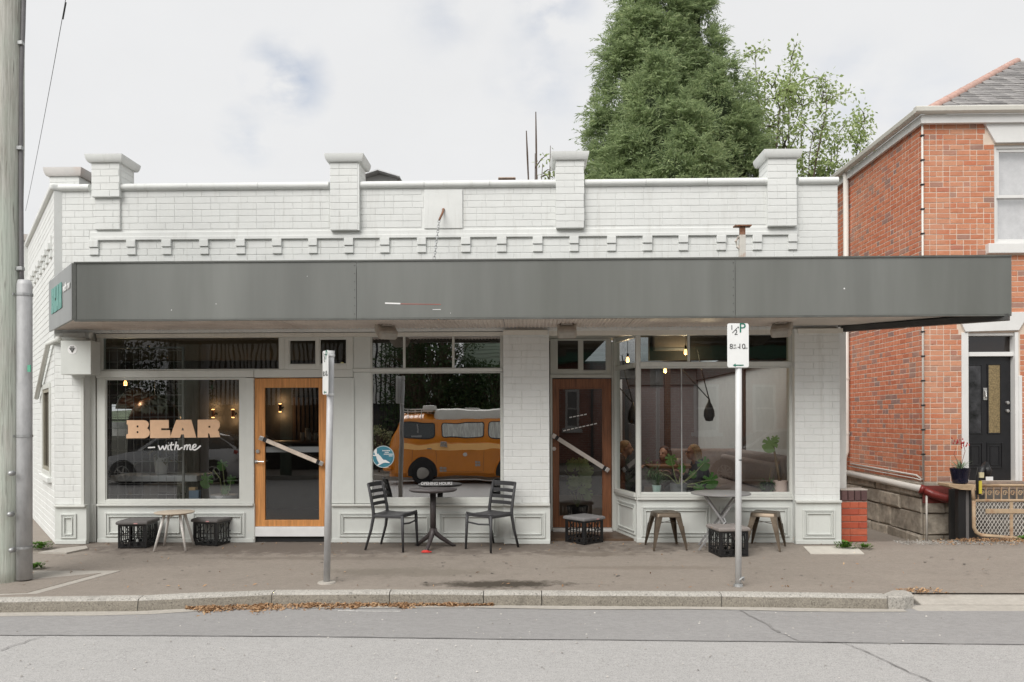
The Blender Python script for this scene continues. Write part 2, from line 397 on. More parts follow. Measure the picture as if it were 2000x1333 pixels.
m_foot = groundmat('footpath_asphalt', (0.275, 0.240, 0.205), (0.225, 0.196, 0.168), (0.315, 0.282, 0.245), 0.3,
                   patches=((sg.x, sg.y, 0.85, 0.20, (0.06, 0.05, 0.038), 0.95), (G(1160, 1100).x, -.75, .9, .16, (.15, .125, .10), .6), (G(620, 1100).x, -1.0, 1.6, .14, (.17, .145, .12), .55), (G(1290, 1120).x, -1.5, 1.3, .12, (.19, .16, .13), .5), (G(800, 1120).x, G(800, 1118).y, 1.2, 0.25, (0.17, 0.15, 0.12), 0.5), (G(700, 1070).x, -0.30, 5.6, 0.62, (0.135, 0.113, 0.096), 0.85)), scale=150)  # last patch: a long dark strip painting the awning's shade along the wall
m_road = groundmat('road_seal', (0.385, 0.376, 0.365), (0.345, 0.338, 0.33), (0.425, 0.416, 0.405), 0.5, scale=110, stain=0.12)
m_patch = groundmat('road_edge_asphalt', (0.315, 0.307, 0.300), (0.28, 0.273, 0.267), (0.345, 0.336, 0.33), 0.25, scale=170, stain=0.15)
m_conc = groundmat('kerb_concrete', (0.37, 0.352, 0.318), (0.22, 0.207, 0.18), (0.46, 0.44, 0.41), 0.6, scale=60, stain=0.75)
m_kface = groundmat('kerb_face_stain_shade', (0.21, 0.19, 0.157), (0.10, 0.09, 0.075), (0.29, 0.27, 0.23), 0.6, scale=70, stain=0.9)  # kerb face: stains, and its shade below the bright top painted darker
m_slab = groundmat('pale_concrete', (0.44, 0.41, 0.365), (0.38, 0.35, 0.31), (0.50, 0.47, 0.42), 0.15, scale=160, stain=0.25)
m_dirt = groundmat('dirt_gravel', (0.30, 0.275, 0.245), (0.2, 0.18, 0.15), (0.38, 0.35, 0.32), 0.7, scale=60, stain=0.5)
m_tar = mat('tar_crack', (0.235, 0.226, 0.22), 0.8, var=0.2, scale=20)

# line of the kerb's front top edge, from the photograph
KP = [(-40, -2.95), (-9, -2.95)]
for (px, py) in ((2, 1173), (140, 1171), (268, 1170), (400, 1164), (530, 1159), (760, 1158), (1058, 1160), (1420, 1162), (1735, 1166)):
    p = PZ(px, py, -0.066); KP.append((p.x, p.y))
def kerb_y(x):
    for (a, b) in zip(KP, KP[1:]):
        if a[0] <= x <= b[0]: return a[1] + (b[1] - a[1]) * (x - a[0]) / (b[0] - a[0])
    return KP[-1][1]
xs = sorted(set([-40, -25, -15, -11] + [round(-9 + 0.5 * i, 2) for i in range(int((KP[-1][0] + 9) / 0.5) + 1)] + [KP[-1][0], KP[-1][0] + 0.35, 5.0, 6, 8, 12, 20, 40]))
XE = KP[-1][0] + 0.35
b = MB(); rows = []
for x in xs:
    if x <= XE - 0.2: f = kerb_y(x) + 0.12; zf = -0.066
    else: f = -2.42; zf = -0.105
    back = [(-1.3, gz(-1.3) if x <= XE else -0.045), (-0.02, 0.0), (1.3, 0.0), (1.31, 0.0)] if x < 4.3 else [(-1.3, -0.045), (0.12, 0.0), (0.55, -0.10), (2.9, -0.46)]
    rows.append([(x, f, zf)] + [(x, y, z) for (y, z) in back] + [(x, 14.0, 0.0 if x < 4.3 else -0.46)])
o = 0
for r in rows: b.v += r
nr = len(rows[0])
for i in range(len(rows) - 1):
    for k in range(nr - 1): b.f.append((i * nr + k, (i + 1) * nr + k, (i + 1) * nr + k + 1, i * nr + k + 1)); b.m.append(0)
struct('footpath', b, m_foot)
# road, two tones of seal
b = MB(); rx = [-60, -20, -8, -4, 0, 4, 8, 20, 60]; ry = [(-2.2, -0.20), (-3.7, -0.185), (-7.5, -0.13), (-11, -0.165), (-12.9, -0.20)]
for x in rx: b.v += [(x, y, z) for (y, z) in ry]
for i in range(len(rx) - 1):
    for k in range(4): b.f.append((i * 5 + k, (i + 1) * 5 + k, (i + 1) * 5 + k + 1, i * 5 + k + 1)); b.m.append(0)
struct('road', b, m_road)
b = MB(); sx = [-60, -12] + [PZ(px, 1240, -0.18).x for px in (0, 300, 620, 900, 1250, 1650, 2000)] + [14, 60]
sy = [-3.75, -3.74] + [PZ(px, py, -0.18).y for (px, py) in ((0, 1241), (300, 1242), (620, 1244), (900, 1248), (1250, 1251), (1650, 1256), (2000, 1260))] + [-3.8, -3.8]
def road_z(y): return -0.20 + (min(y, -2.2) + 2.2) * (-0.015 / 1.5)  + 0.0 if y > -3.7 else -0.185 + (-3.7 - y) * 0.0145
for x, y in zip(sx, sy): b.v += [(x, -2.3, -0.2 + 0.001 + 0.004), (x, y, road_z(y) + 0.005)]
for v in range(0, len(b.v), 2): b.v[v] = (b.v[v][0], -2.3, -0.199 + 0.005)
for i in range(len(sx) - 1): b.f.append((2 * i, 2 * i + 2, 2 * i + 3, 2 * i + 1)); b.m.append(0)
for i in range(len(b.v)):                      # sit 4 mm above the road, following its fall
    x, y, z = b.v[i]; zz = -0.20 + 0.015 * min(1, (-2.2 - y) / 1.5) if y > -3.7 else -0.185 + (-3.7 - y) * 0.0145
    b.v[i] = (x, y, zz + 0.005)
struct('road_edge_strip', b, m_patch)
def on_road(px, py):
    p = PZ(px, py, -0.185); 
    for _ in range(4):
        z = -0.20 + 0.015 * min(1, (-2.2 - p.y) / 1.5) if p.y > -3.7 else -0.185 + (-3.7 - p.y) * 0.0145
        p = PZ(px, py, z + 0.0065)
    return p
def crack(pts, w):
    b = MB(); pp = []
    for (a, c) in zip(pts, pts[1:]):
        for k in range(8): pp.append(on_road(a[0] + (c[0] - a[0]) * k / 8 + random.uniform(-2, 2), a[1] + (c[1] - a[1]) * k / 8 + random.uniform(-0.8, 0.8)))
    pp.append(on_road(*pts[-1]))
    for i, p in enumerate(pp):
        ww = w * random.uniform(0.35, 1.1) / 2; t = (pp[min(i + 1, len(pp) - 1)] - pp[max(i - 1, 0)]).normalized(); n = Vector((-t.y, t.x, 0))
        b.v += [tuple(p + n * ww + Vector((0, 0, 0.003))), tuple(p - n * ww + Vector((0, 0, 0.003)))]
    for i in range(len(pp) - 1): b.f.append((2 * i, 2 * i + 2, 2 * i + 3, 2 * i + 1)); b.m.append(0)
    return b
b = crack([(1447, 1194), (1490, 1215), (1522, 1236)], 0.035)
for w_, pts in ((0.014, [(1522, 1236), (1560, 1252), (1645, 1256), (1690, 1272), (1770, 1310), (1830, 1336)]), (0.012, [(0, 1270), (45, 1255), (85, 1242)]), (0.008, [(0, 1241), (300, 1241.5), (620, 1243.5), (900, 1247.5), (1250, 1250.5), (1650, 1255.5), (2000, 1259.5)])):
    c = crack(pts, w_); k = len(b.v); b.v += c.v; b.f += [tuple(i + k for i in f) for f in c.f]; b.m += c.m
struct('road_crack', b, m_tar)
b = MB()
for (a, c, w_) in (((660, 1194), (782, 1195), 0.02), ((672, 1192), (700, 1195), 0.015)):
    p, q = on_road(*a), on_road(*c); b.bar(p + Vector((0, 0, .002)), q + Vector((0, 0, .002)), w_, 0.003)
struct('road_marking', b, mat('worn_white_marking', (0.55, 0.54, 0.52), 0.8, var=0.2, scale=30))
# far ground
b = MB(); b.quad((-500, -500, -0.75), (500, -500, -0.75), (500, 500, -0.75), (-500, 500, -0.75))
struct('ground', b, mat('far_ground', (0.12, 0.12, 0.08), 0.95, var=0.3, scale=0.5))
# kerb: each stone a piece
kerb = bpy.data.objects.new('kerb', None); COL.objects.link(kerb); kerb['kind'] = 'structure'
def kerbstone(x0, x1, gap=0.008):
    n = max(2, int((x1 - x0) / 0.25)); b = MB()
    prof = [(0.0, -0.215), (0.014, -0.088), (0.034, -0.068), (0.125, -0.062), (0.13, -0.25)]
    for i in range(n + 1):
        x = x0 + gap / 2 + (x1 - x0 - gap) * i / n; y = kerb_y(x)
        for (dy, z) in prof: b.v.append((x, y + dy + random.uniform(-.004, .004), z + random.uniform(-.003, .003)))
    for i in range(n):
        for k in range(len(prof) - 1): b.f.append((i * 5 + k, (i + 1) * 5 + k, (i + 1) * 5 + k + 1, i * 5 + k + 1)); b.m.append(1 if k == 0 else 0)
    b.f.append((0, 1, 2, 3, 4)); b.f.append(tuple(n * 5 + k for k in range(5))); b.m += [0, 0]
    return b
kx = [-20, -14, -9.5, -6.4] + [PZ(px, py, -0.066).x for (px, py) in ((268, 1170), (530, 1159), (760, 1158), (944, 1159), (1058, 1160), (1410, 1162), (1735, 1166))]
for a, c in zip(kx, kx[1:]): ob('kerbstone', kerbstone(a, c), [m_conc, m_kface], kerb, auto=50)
# the rounded end stone of the kerb
b = MB(); x0 = KP[-1][0] + 0.004; y0 = KP[-1][1]; top = [(x0, y0), (x0 + 0.16, y0 + 0.015), (x0 + 0.27, y0 + 0.08), (x0 + 0.31, y0 + 0.19), (x0 + 0.27, y0 + 0.3), (x0 + 0.16, y0 + 0.28), (x0, y0 + 0.13)]
b.prism([(x, y, -0.25) for (x, y) in top], (0, 0, 0.186)); ob('kerbstone', b, m_conc, kerb, bevel=0.018)
# concrete gutter, driveway apron, slabs
b = MB()
for x in [i * 0.5 - 9 for i in range(28)]:
    if x > XE: break
    b.v += [(x, kerb_y(x) + 0.004, -0.181), (x, kerb_y(x) - 0.10 - 0.02 * math.sin(x * 3) - max(0, -2.6 - x) * 0.02, -0.1845)]
for i in range(len(b.v) // 2 - 1): b.f.append((2 * i, 2 * i + 2, 2 * i + 3, 2 * i + 1)); b.m.append(0)
struct('gutter', b, m_slab)
ap = bpy.data.objects.new('driveway_apron', None); COL.objects.link(ap); ap['kind'] = 'structure'
for (y0, y1, z0, z1, xa, xb) in ((-2.62, -2.28, -0.165, -0.098, XE + 0.02, 6.2), (-2.62, -2.28, -0.165, -0.098, 6.21, 9.5), (-2.80, -2.63, -0.19, -0.172, XE - 0.1, 5.4), (-2.80, -2.63, -0.19, -0.172, 5.41, 9.5)):
    b = MB(); b.prism([(xa, y0, z0), (xa, y1, z1), (xa, y1, -0.26), (xa, y0, -0.26)], (xb - xa, 0, 0)); ob('apron_slab', b, m_slab, ap, bevel=0.01)
def flat_piece(name, pts, m, lift=0.004, th=0.02, plane=G):
    p = [plane(*q) + Vector((0, 0, lift)) for q in pts]; b = MB(); b.prism([q - Vector((0, 0, th)) for q in p], (0, 0, th)); return struct(name, b, m)
flat_piece('concrete_slab', [(-60, 1155), (40, 1116), (236, 1116), (72, 1161), (-60, 1166)], m_slab, 0.006)
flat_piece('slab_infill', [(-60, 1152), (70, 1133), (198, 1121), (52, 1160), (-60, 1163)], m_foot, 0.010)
flat_piece('access_cover', [(1569, 1068.5), (1672, 1068.5), (1688, 1083), (1583, 1083)], mat('cover_concrete', (0.56, 0.53, 0.47), 0.85, var=0.08, scale=4, bump=0.2), 0.008)
flat_piece('doorway_plinth', [(75, 1082), (120, 1074), (168, 1069), (172, 1074), (130, 1083)], m_slab, 0.02)
# drifts of dead leaves
def litter(name, spots, n, label=None, cols=((0.20, 0.10, 0.05), (0.50, 0.32, 0.18), (0.6, 0.47, 0.3))):
    b = MB()
    for _ in range(n):
        (x, y, z) = spots(); s = random.uniform(0.010, 0.028); a = random.uniform(0, 6.28); M_ = Matrix.Translation((x, y, z)) @ Matrix.Rotation(a, 4, 'Z') @ Euler((random.uniform(-.7, .7), random.uniform(-.7, .7), 0)).to_matrix().to_4x4()
        b._q([M_ @ Vector(q) for q in ((-s, 0, 0), (0, -s * .35, s * .12), (s, 0, s * .1), (0, s * .35, s * .15))], [(0, 1, 2, 3)])
    m = MATS.get('dead_leaf') or leafmat('dead_leaf', cols[0], cols[1], cols[2], 0.1, 0.8)
    o = ob(name, b, m); o['kind'] = 'stuff'; return o
def sp_gutter():
    t = random.random() ** 1.25; t = min(1, max(0, t + .04 * math.sin(t * 40))); px = 370 + t * 590; p = PZ(px, 1170, -0.1); w = 0.30 * (1 - t) ** 0.9 + 0.02; w *= min(1, (px - 365) / 90) * (.75 + .25 * math.sin(px * .05))
    y = kerb_y(p.x) - abs(random.gauss(0, .42)) * w; return (p.x, y, -0.186 + max(0, 1 - (kerb_y(p.x) - y) / 0.18) * 0.025 * random.random())
litter('gutter_leaves', sp_gutter, 6500)
def sp_gate():
    if random.random() < 0.25: return (random.uniform(5.2, 9), random.uniform(-0.2, 0.25), 0.006)
    return (random.uniform(5.6, 9), random.gauss(0.12, 0.07), 0.004 + random.random() * 0.02)
litter('gate_leaves', sp_gate, 2600)
def sp_end():
    return (random.gauss(XE + 0.12, 0.14), random.gauss(-2.4, 0.06), -0.088)
litter('kerb_end_leaves', sp_end, 160)
# loose gravel edge by the old stone wall
b = MB()
for _ in range(2200):
    x = random.uniform(4.75, 9); y = random.gauss(0.02, 0.09); s = random.uniform(0.004, 0.012)
    b._q([(x - s, y, 0.0), (x, y - s, 0.0), (x + s, y, 0.0), (x, y + s, 0.0), (x, y, s * 1.1)], [(0, 1, 4), (1, 2, 4), (2, 3, 4), (3, 0, 4)])
o = ob('gravel', b, mat('gravel_stone', (0.33, 0.31, 0.28), 0.9, var=0.3, rand=0.4, island=True)); o['kind'] = 'stuff'

def sp_walk():
    x = random.uniform(-6, 8); y = random.uniform(-2.4, -.05) if random.random() < .5 else random.choice((-.12, -2.38)) + random.gauss(0, .05)
    return (x, y, (gz(y) if x < 4 else -.045) + .008)
litter('scattered_leaves', sp_walk, 260)
b = MB()
for _ in range(150):
    x = random.uniform(-5.5, 7); y = random.uniform(-2.35, -.2); r_ = random.uniform(.006, .018); z = gz(y) if x < XE else -.045 + max(0, y + 1.3) * .034
    z += .0035 if x < XE else .012
    b._q([(x + r_ * math.cos(k * .785), y + r_ * random.uniform(.7, 1.1) * math.sin(k * .785), z) for k in range(8)], [tuple(range(8))])
o = ob('gum_spots', b, mat('trodden_gum', (.14, .125, .11), .8, rand=.5, island=True)); o['kind'] = 'stuff'
b = MB()
for _ in range(420):
    x = random.uniform(-7, 8); y = random.uniform(-4.9, -2.75); r_ = random.uniform(.004, .012); q = Vector((x, y, 0)); z = (-0.20 + 0.015 * min(1, (-2.2 - y) / 1.5) if y > -3.7 else -0.185 + (-3.7 - y) * 0.0145) + .0065
    b._q([(x - r_, y, z), (x, y - r_, z), (x + r_, y, z), (x, y + r_, z), (x, y, z + r_ * .7)], [(0, 1, 4), (1, 2, 4), (2, 3, 4), (3, 0, 4)])
o = ob('road_grit', b, mat('pale_grit', (.42, .40, .37), .9, rand=.5, island=True)); o['kind'] = 'stuff'
# ================================================================== CAFE BUILDING
m_paint = paintmat('shop_paint', PAINT); m_trim = paintmat('trim_paint', (0.61, 0.62, 0.585), 0.05, 0.4, 0.3)
m_panel = paintmat('panel_paint', (0.625, 0.645, 0.615), 0.06, 0.42, 0.25)
m_dark = mat('dark_gap', (0.02, 0.02, 0.02), 0.8)
YU, YP = -0.04, -0.10                          # brick plane of the upper wall, of the piers
XL, XR = X(107, YP), X(1641, YP)
TH = R(-52.5); SU = Vector((-0.607, 0.794, 0)); SN = Vector((-0.794, -0.607, 0))   # the side street wall
cafe = thing('cafe_building', 'pale grey painted brick corner cafe with wide dark grey awning', 'building', (-0.9, 0.1, 0))
def cp(name, mb, m, **k): return ob(name, mb, m, cafe, world=True, **k)
zc = Z(352, YU)                                # top of the coping
ZT = zc - 0.098; ZA = 2.75                     # top of the brickwork; foot of the upper wall
SL = 5.0
# upper wall with its return along the side street
b = MB(); b.box(XL + 0.0, XR, YU, YU + 0.26, ZA, ZT)
upper = cp('parapet_wall', b, m_paint)
xs0, ys0 = XL, YP
holes = [(X(829, YU), X(906, YU), Z(447, YU), Z(369, YU))]
def pil(px0, px1, zt, zb): return (X(px0, YU), X(px1, YU), zb, zt)
pils = [(178, 233, 317, 384), (645, 703, 316, 449), (1087, 1143, 312, 445), (1502, 1559, 308, 441)]
for (a, c, t, bt) in pils: holes.append((X(a, YU), X(c, YU), Z(bt, YU, a), 9))
zb1, zb0 = Z(448, YU), Z(464, YU)              # the plain band over the dentils
holes.append((X(176, YU), X(1562, YU), zb0, zb1))
fu = frame(0, YU, 0)
bl = courses(XL, XR, ZA, ZT, holes=holes, header=0.12)
# the photograph shows the pier bricks and the parapet's middle nearest: those are single bricks
ub = unit_bricks('paint', m_paint, d=0.0048, jit=0.0012, c=0.0034)
bl.sort(key=lambda q: abs(q[0] - 0.6) * 0.35 + abs(q[1] - 3.9))
n_single = 0
lay(upper, fu, bl[:n_single], ub, out=0.0007, tilt=0.0018)
o = ob('brick_courses', joined(fu, bl[n_single:], 0.0048, 0.0012, 0.0034, 0.0005), m_paint, upper, kind='stuff')
def beam(name, pts_prof, x0, x1, m, parent=None, **k):
    """a moulding: (y, z) profile run along x"""
    b = MB(); b.prism([(x0, y, z) for (y, z) in pts_prof], (x1 - x0, 0, 0)); return cp(name, b, m, **k) if parent is None else ob(name, b, m, parent, **k)
def coping_prof(y0, y1, z0, z1):
    r = (z1 - z0) / 2; zm = (z0 + z1) / 2
    return [(y0 + r * (1 - math.cos(a)) , zm + r * math.sin(a)) for a in [R(90 - 22.5 * i) for i in range(9)]][::1] + [(y1, z0), (y1, z1)]
edges = [XL - 0.03] + [q for p_ in pils for q in (X(p_[0], YU), X(p_[1], YU))] + [XR]
for i in range(0, len(edges), 2):
    x0, x1 = edges[i], edges[i + 1]; n = max(1, round((x1 - x0) / 0.9))
    for k in range(n):                          # coping stones butted end to end
        beam('coping_stone', coping_prof(YU - 0.055, YU + 0.30, ZT, zc - random.uniform(0, 0.004)), x0 + (x1 - x0) * k / n + 0.002, x0 + (x1 - x0) * (k + 1) / n - 0.002, m_paint, auto=45)
# square rendered panel
b = MB(); b.box(X(830, YU), X(905, YU), YU - 0.022, YU + 0.01, Z(446, YU), Z(370, YU)); cp('rendered_panel', b, m_paint, bevel=0.006)
# band and dentils
b = MB(); b.box(X(178, YU), X(1560, YU), YU - 0.018, YU + 0.01, zb0, zb1); b.box(X(181, YU), X(1557, YU), YU - 0.032, YU - 0.018, zb0, zb0 + 0.045)
cp('string_course', b, m_paint, bevel=0.006)
for dx in (186, 259, 328, 401, 472, 543, 613, 683, 753, 825, 911, 981, 1051, 1122, 1195, 1265, 1335, 1409, 1479, 1548):
    w = 0.060 * random.uniform(0.96, 1.06); xm = X(dx, YU); b = MB()
    b.box(xm - w, xm + w, YU - 0.042, YU, zb0 - 0.092, zb0); b.box(xm - w * .95, xm + w * 1.0, YU - 0.026, YU, zb0 - 0.19, zb0 - 0.094)
    cp('dentil', b, m_paint, bevel=0.006)
# piers of the parapet, brick by brick, with rounded caps
def cap(x0, x1, y0, y1, z0, z1):
    r = (z1 - z0); b = MB(); n = 6
    for i in range(n + 1):
        a = R(-60 + 120 * i / n); e = 0.022 + 0.03 * i / n + 0.016 * math.cos(a); z = (z0 + z1) / 2 + (z1 - z0) / 2 * (math.sin(a) / math.sin(R(60)))
        b.v += [(x0 - e, y0 - e, z), (x1 + e, y0 - e, z), (x1 + e, y1 + e, z), (x0 - e, y1 + e, z)]
    for i in range(n):
        for k in range(4): b.f.append((i * 4 + k, i * 4 + (k + 1) % 4, i * 4 + 4 + (k + 1) % 4, i * 4 + 4 + k)); b.m.append(0)
    b.f += [(3, 2, 1, 0), tuple(n * 4 + k for k in range(4))]; b.m += [0, 0]
    return b
pier_bricks = 0
for (a, c, t, bt) in pils:
    x0, x1 = X(a, YU - .1), X(c, YU - .1); zt, zb = Z(t, YU - .1, a + 20), Z(bt, YU - .1, a + 20); y0 = YU - 0.075
    b = MB(); b.box(x0 + 0.006, x1 - 0.006, y0, YU + 0.30, zb, zt); pr = cp('parapet_pier', b, m_paint)
    cs = courses(x0, x1, zb, zt, phase=random.randint(0, 1), header=0.1); lay(pr, frame(0, y0, 0), cs, ub, out=0.0007, tilt=0.0018); pier_bricks += len(cs)
    for (xx, th) in ((x1 - 0.006, R(90)), (x0 + 0.006, R(-90))):
        f2 = frame(xx, YU + 0.13, th); ob('brick_courses', joined(f2, courses(-0.17, 0.17, max(zc, zb), zt), 0.0048, 0.0012, 0.0034, 0.0005), m_paint, pr, kind='stuff')
    ob('pier_cap', cap(x0, x1, y0, YU + 0.30, zt, zt + 0.098), m_paint, pr, auto=50)
    if a == 178:                                # the left pier runs on below as a shallow pilaster
        b = MB(); b.box(x0 + .02, x1 - .02, YU - 0.03, YU, Z(450, YU, 200), zb); pq = ob('pilaster', b, m_paint, pr, bevel=0.004)
        ob('pilaster_bricks', joined(frame(0, YU - .03, 0), courses(x0 + .02, x1 - .02, Z(450, YU, 200), zb), 0.0048, 0.0012, 0.0034, 0.0005), m_paint, pr, kind='stuff')
# side street wall
wz = (0.84, 2.12); wu = (0.40, 1.45)            # its window: distance from the corner
C0 = Vector((xs0, ys0, 0)); fs = frame(C0.x, C0.y, TH)   # local u = -distance from the corner
def sbox(b, u0, u1, d0, d1, z0, z1): return b.box(-u1, -u0, d0, d1, z0, z1, M=fs)
b = MB(); sbox(b, 0, wu[0], 0.0, 0.26, 0, ZT); sbox(b, wu[1], SL, 0, 0.26, 0, ZT); sbox(b, wu[0], wu[1], 0, 0.26, 0, wz[0]); sbox(b, wu[0], wu[1], 0, 0.26, wz[1], ZT)
side = cp('side_wall', b, m_paint)
cs = courses(-SL, 0, 0, ZT, holes=[(-wu[1], -wu[0], wz[0], wz[1])], header=0.1)
ob('brick_courses', joined(fs, cs, 0.0048, 0.0012, 0.0034, 0.0005), m_paint, side, kind='stuff')
b = MB(); sbox(b, -0.02, SL, -0.05, 0.28, ZT, zc); ob('coping', b, m_paint, side, bevel=0.035, seg=3)
b = MB(); sbox(b, 0.2, SL, -0.03, 0.0, zb0, zb1); ob('string_course', b, m_paint, side, bevel=0.006)
for i in range(11):
    u = 0.28 + i * 0.46; b = MB(); sbox(b, u - .085, u + .085, -0.06, 0, zb0 - .09, zb0); sbox(b, u - .083, u + .083, -.03, 0, zb0 - .19, zb0 - .094); ob('dentil', b, m_paint, side, bevel=0.006)
for (u, w, zt) in ((4.2, 0.2, 4.7),):
    b = MB(); sbox(b, u - w, u + w, -0.075, 0.30, 3.9, zt); pr = cp('parapet_pier', b, m_paint, bevel=0.004)
    c = cap(-u - w, -u + w, -0.075, 0.30, zt, zt + 0.11); c.v = [tuple(fs @ Vector(q)) for q in c.v]; ob('pier_cap', c, mat('terracotta_stain_paint', (0.62, 0.6, 0.58), 0.6, var=0.06, dirt=(0.5, 0.38, 0.33), dirt_amt=0.6), pr, auto=50)
qx0, qx1, qz = P(97, 400, .8).x, P(155, 400, .8).x, P(126, 345, .8).z
b = MB(); b.box(qx0, qx1, .80, 1.22, 3.6, qz); pr = cp('parapet_pier', b, m_paint, bevel=.004); ob('pier_cap', cap(qx0, qx1, .80, 1.22, qz, qz + .115), MATS['terracotta_stain_paint'], pr, auto=50)
ob('brick_courses', joined(frame(0, .80, 0), courses(qx0, qx1, 4.3, qz), 0.0048, 0.0012, 0.0034, 0.0005), m_paint, pr, kind='stuff')
# window of the side wall
m_alu = mat('brown_sash', (0.16, 0.14, 0.11), 0.4, var=0.1)
g_dark = glass('shop_glass', 0.085, (0.80, 0.83, 0.82), wave=0.03); g_left = glass('left_shop_glass', 0.135, (0.66, 0.68, 0.68), wave=0.03); g_mir = glass('mirror_film_glass', 0.42, (0.4, 0.4, 0.4), wave=0.08); g_trans = glass('transom_glass', 0.05, (0.5, 0.56, 0.56), wave=0.08); g_door = glass('door_glass', 0.085, (0.7, 0.72, 0.72), wave=0.03)
b = MB()
for (u0, u1, z0, z1) in ((wu[0], wu[0] + .07, wz[0], wz[1]), (wu[1] - .07, wu[1], wz[0], wz[1]), (wu[0] + .07, wu[1] - .07, wz[0], wz[0] + .07), (wu[0] + .07, wu[1] - .07, wz[1] - .07, wz[1])): sbox(b, u0, u1, -0.025, 0.10, z0, z1)
sw = cp('side_window', b, m_trim, bevel=0.004)
b = MB(); sbox(b, wu[0] + .07, wu[1] - .07, 0.02, 0.03, wz[0] + .07, wz[1] - .07); ob('glass', b, mat('dark_window_glass', (0.035, 0.027, 0.022), 0.1), sw)
b = MB()
for (u0, u1, z0, z1) in ((wu[0] + .072, wu[0] + .11, wz[0] + .072, wz[1] - .072), (wu[1] - .11, wu[1] - .072, wz[0] + .072, wz[1] - .072), (wu[0] + .11, wu[1] - .11, wz[0] + .072, wz[0] + .12), (wu[0] + .11, wu[1] - .11, wz[1] - .12, wz[1] - .072)): sbox(b, u0, u1, -0.012, 0.018, z0, z1)
ob('sash', b, mat('olive_sash', (0.30, 0.28, 0.22), 0.5), sw, bevel=0.003)
b = MB(); sbox(b, wu[0] - .05, wu[1] + .05, -0.06, 0.02, wz[0] - .07, wz[0]); ob('sill', b, m_paint, sw, bevel=0.008)

# --- shopfront: piers
ZS = Z(652, 0)                                  # underside of the head trim
def pier(px0, px1, y, z0, z1, singles=True):
    x0, x1 = X(px0, y), X(px1, y); b = MB(); b.box(x0, x1, y, y + 0.3, 0, z1); p = cp('brick_pier', b, m_paint)
    cs = courses(x0, x1, z0, z1, phase=random.randint(0, 1), header=0.12)
    if singles: lay(p, frame(0, y, 0), cs, ub, out=0.0007, tilt=0.0018)
    else: ob('brick_courses', joined(frame(0, y, 0), cs, 0.0048, 0.0012, 0.0034, 0.0005), m_paint, p, kind='stuff')
    return p, len(cs), x0, x1
def ring(b, x0, x1, z0, z1, y0, y1, w, fx=lambda x: x):
    """a picture-frame of four butted strips"""
    b.box(x0, x0 + w, y0, y1, z0, z1); b.box(x1 - w, x1, y0, y1, z0, z1); b.box(x0 + w, x1 - w, y0, y1, z0, z0 + w); b.box(x0 + w, x1 - w, y0, y1, z1 - w, z1)
def moulded(name, x0, x1, z0, z1, y, panels, M_=None, parent=None):
    """timber base: a board with raised double mouldings round each sunk panel, capped by a ledge"""
    b = MB(); b.box(x0, x1, y, y + 0.06, z0, z1); o = (ob(name, b, m_panel, parent) if parent else cp(name, b, m_panel))
    for (a, c, d, e) in panels:
        b = MB(); ring(b, a, c, d, e, y - 0.018, y, 0.022); ring(b, a + .026, c - .026, d + .026, e - .026, y - 0.010, y, 0.014); ring(b, a + .046, c - .046, d + .046, e - .046, y - 0.022, y, 0.012)
        ob('panel_moulding', b, m_panel, o, bevel=0.004)
    b = MB(); b.box(x0 + .001, x1 - .001, y - 0.035, y + 0.05, z1, z1 + 0.03); ob('ledge', b, m_trim, o, bevel=0.006)
    b = MB(); b.box(x0 + .001, x1 - .001, y - 0.012, y - 0.001, z0 + .001, z0 + 0.05); ob('plinth_board', b, m_panel, o, bevel=0.003)
    if M_ is not None:
        for q in [o] + list(o.children): q.data.transform(M_)
    return o
def base(px0, px1, y, zt, pans, zb=0.0):
    x0, x1 = X(px0, y), X(px1, y); zp0, zp1 = zb + 0.075, zt - 0.085
    return moulded('base_panel', x0, x1, zb, zt, y, [(X(a, y), X(c, y), zp0, zp1) for (a, c) in pans])
zl = Z(988, 0)                                  # ledge height of the base
p1_, k1, ax0, ax1 = pier(107.5, 166, YP, zl + 0.03, 2.75)
p2_, k2, bx0, bx1 = pier(983, 1073, YP + 0.02, zl + 0.04, 2.75)
p3_, k3, cx0, cx1 = pier(1552, 1640, YP, zl + 0.06, 2.75)
base(107, 168, YP - 0.03, zl, [(118, 149)])
base(983.5, 1074, YP - 0.012, zl + 0.01, [(996, 1064)])
base(1553, 1642.5, YP - 0.03, zl + 0.05, [(1567, 1630)])
b = MB(); b.box(X(160, YP), X(166, YP), YP - 0.03, YP - 0.001, zl + .03, Z(735, YP)); cp('corner_board', b, m_trim, bevel=0.003)
b = MB(); b.box(X(169, 0.05), X(189, 0.05), 0.02, 0.28, 0.0, 2.75); b.box(X(172, 0.05), X(186, 0.05), 0.005, 0.02, 0.0, zl + .03); cp('reveal_board', b, m_trim, bevel=0.004)
# meter box with a sticker and a padlock
b = MB(); b.box(X(117, -.35), X(176, -.35), -0.33, -0.105, Z(728, -.33), Z(661, -.33)); mb_ = cp('meter_box', b, m_panel, bevel=0.006)
ctr = P(141, 683, -0.333); b = MB(); b.lathe([(0.0, 0), (0.060, 0), (0.060, 0.003), (0, 0.003)], (ctr.x, ctr.y, ctr.z), 24, 'Y'); ob('sticker', b, mat('sticker_white', (0.88, 0.88, 0.87), 0.4), mb_)
m_ink = mat('black_ink', (0.03, 0.03, 0.03), 0.5)
outline('emblem', [[(-.03, .012), (.03, .012), (0, -.038)], [(-.016, .004), (.016, .004), (0, -.022)], [(-.04, .022), (.04, .022), (.04, .016), (-.04, .016)], [(-.008, -.004), (.008, -.004), (0, -.016)]], m_ink, mb_, (ctr.x, ctr.y - 0.005, ctr.z - .004), (R(90), 0, 0), 0.0006)
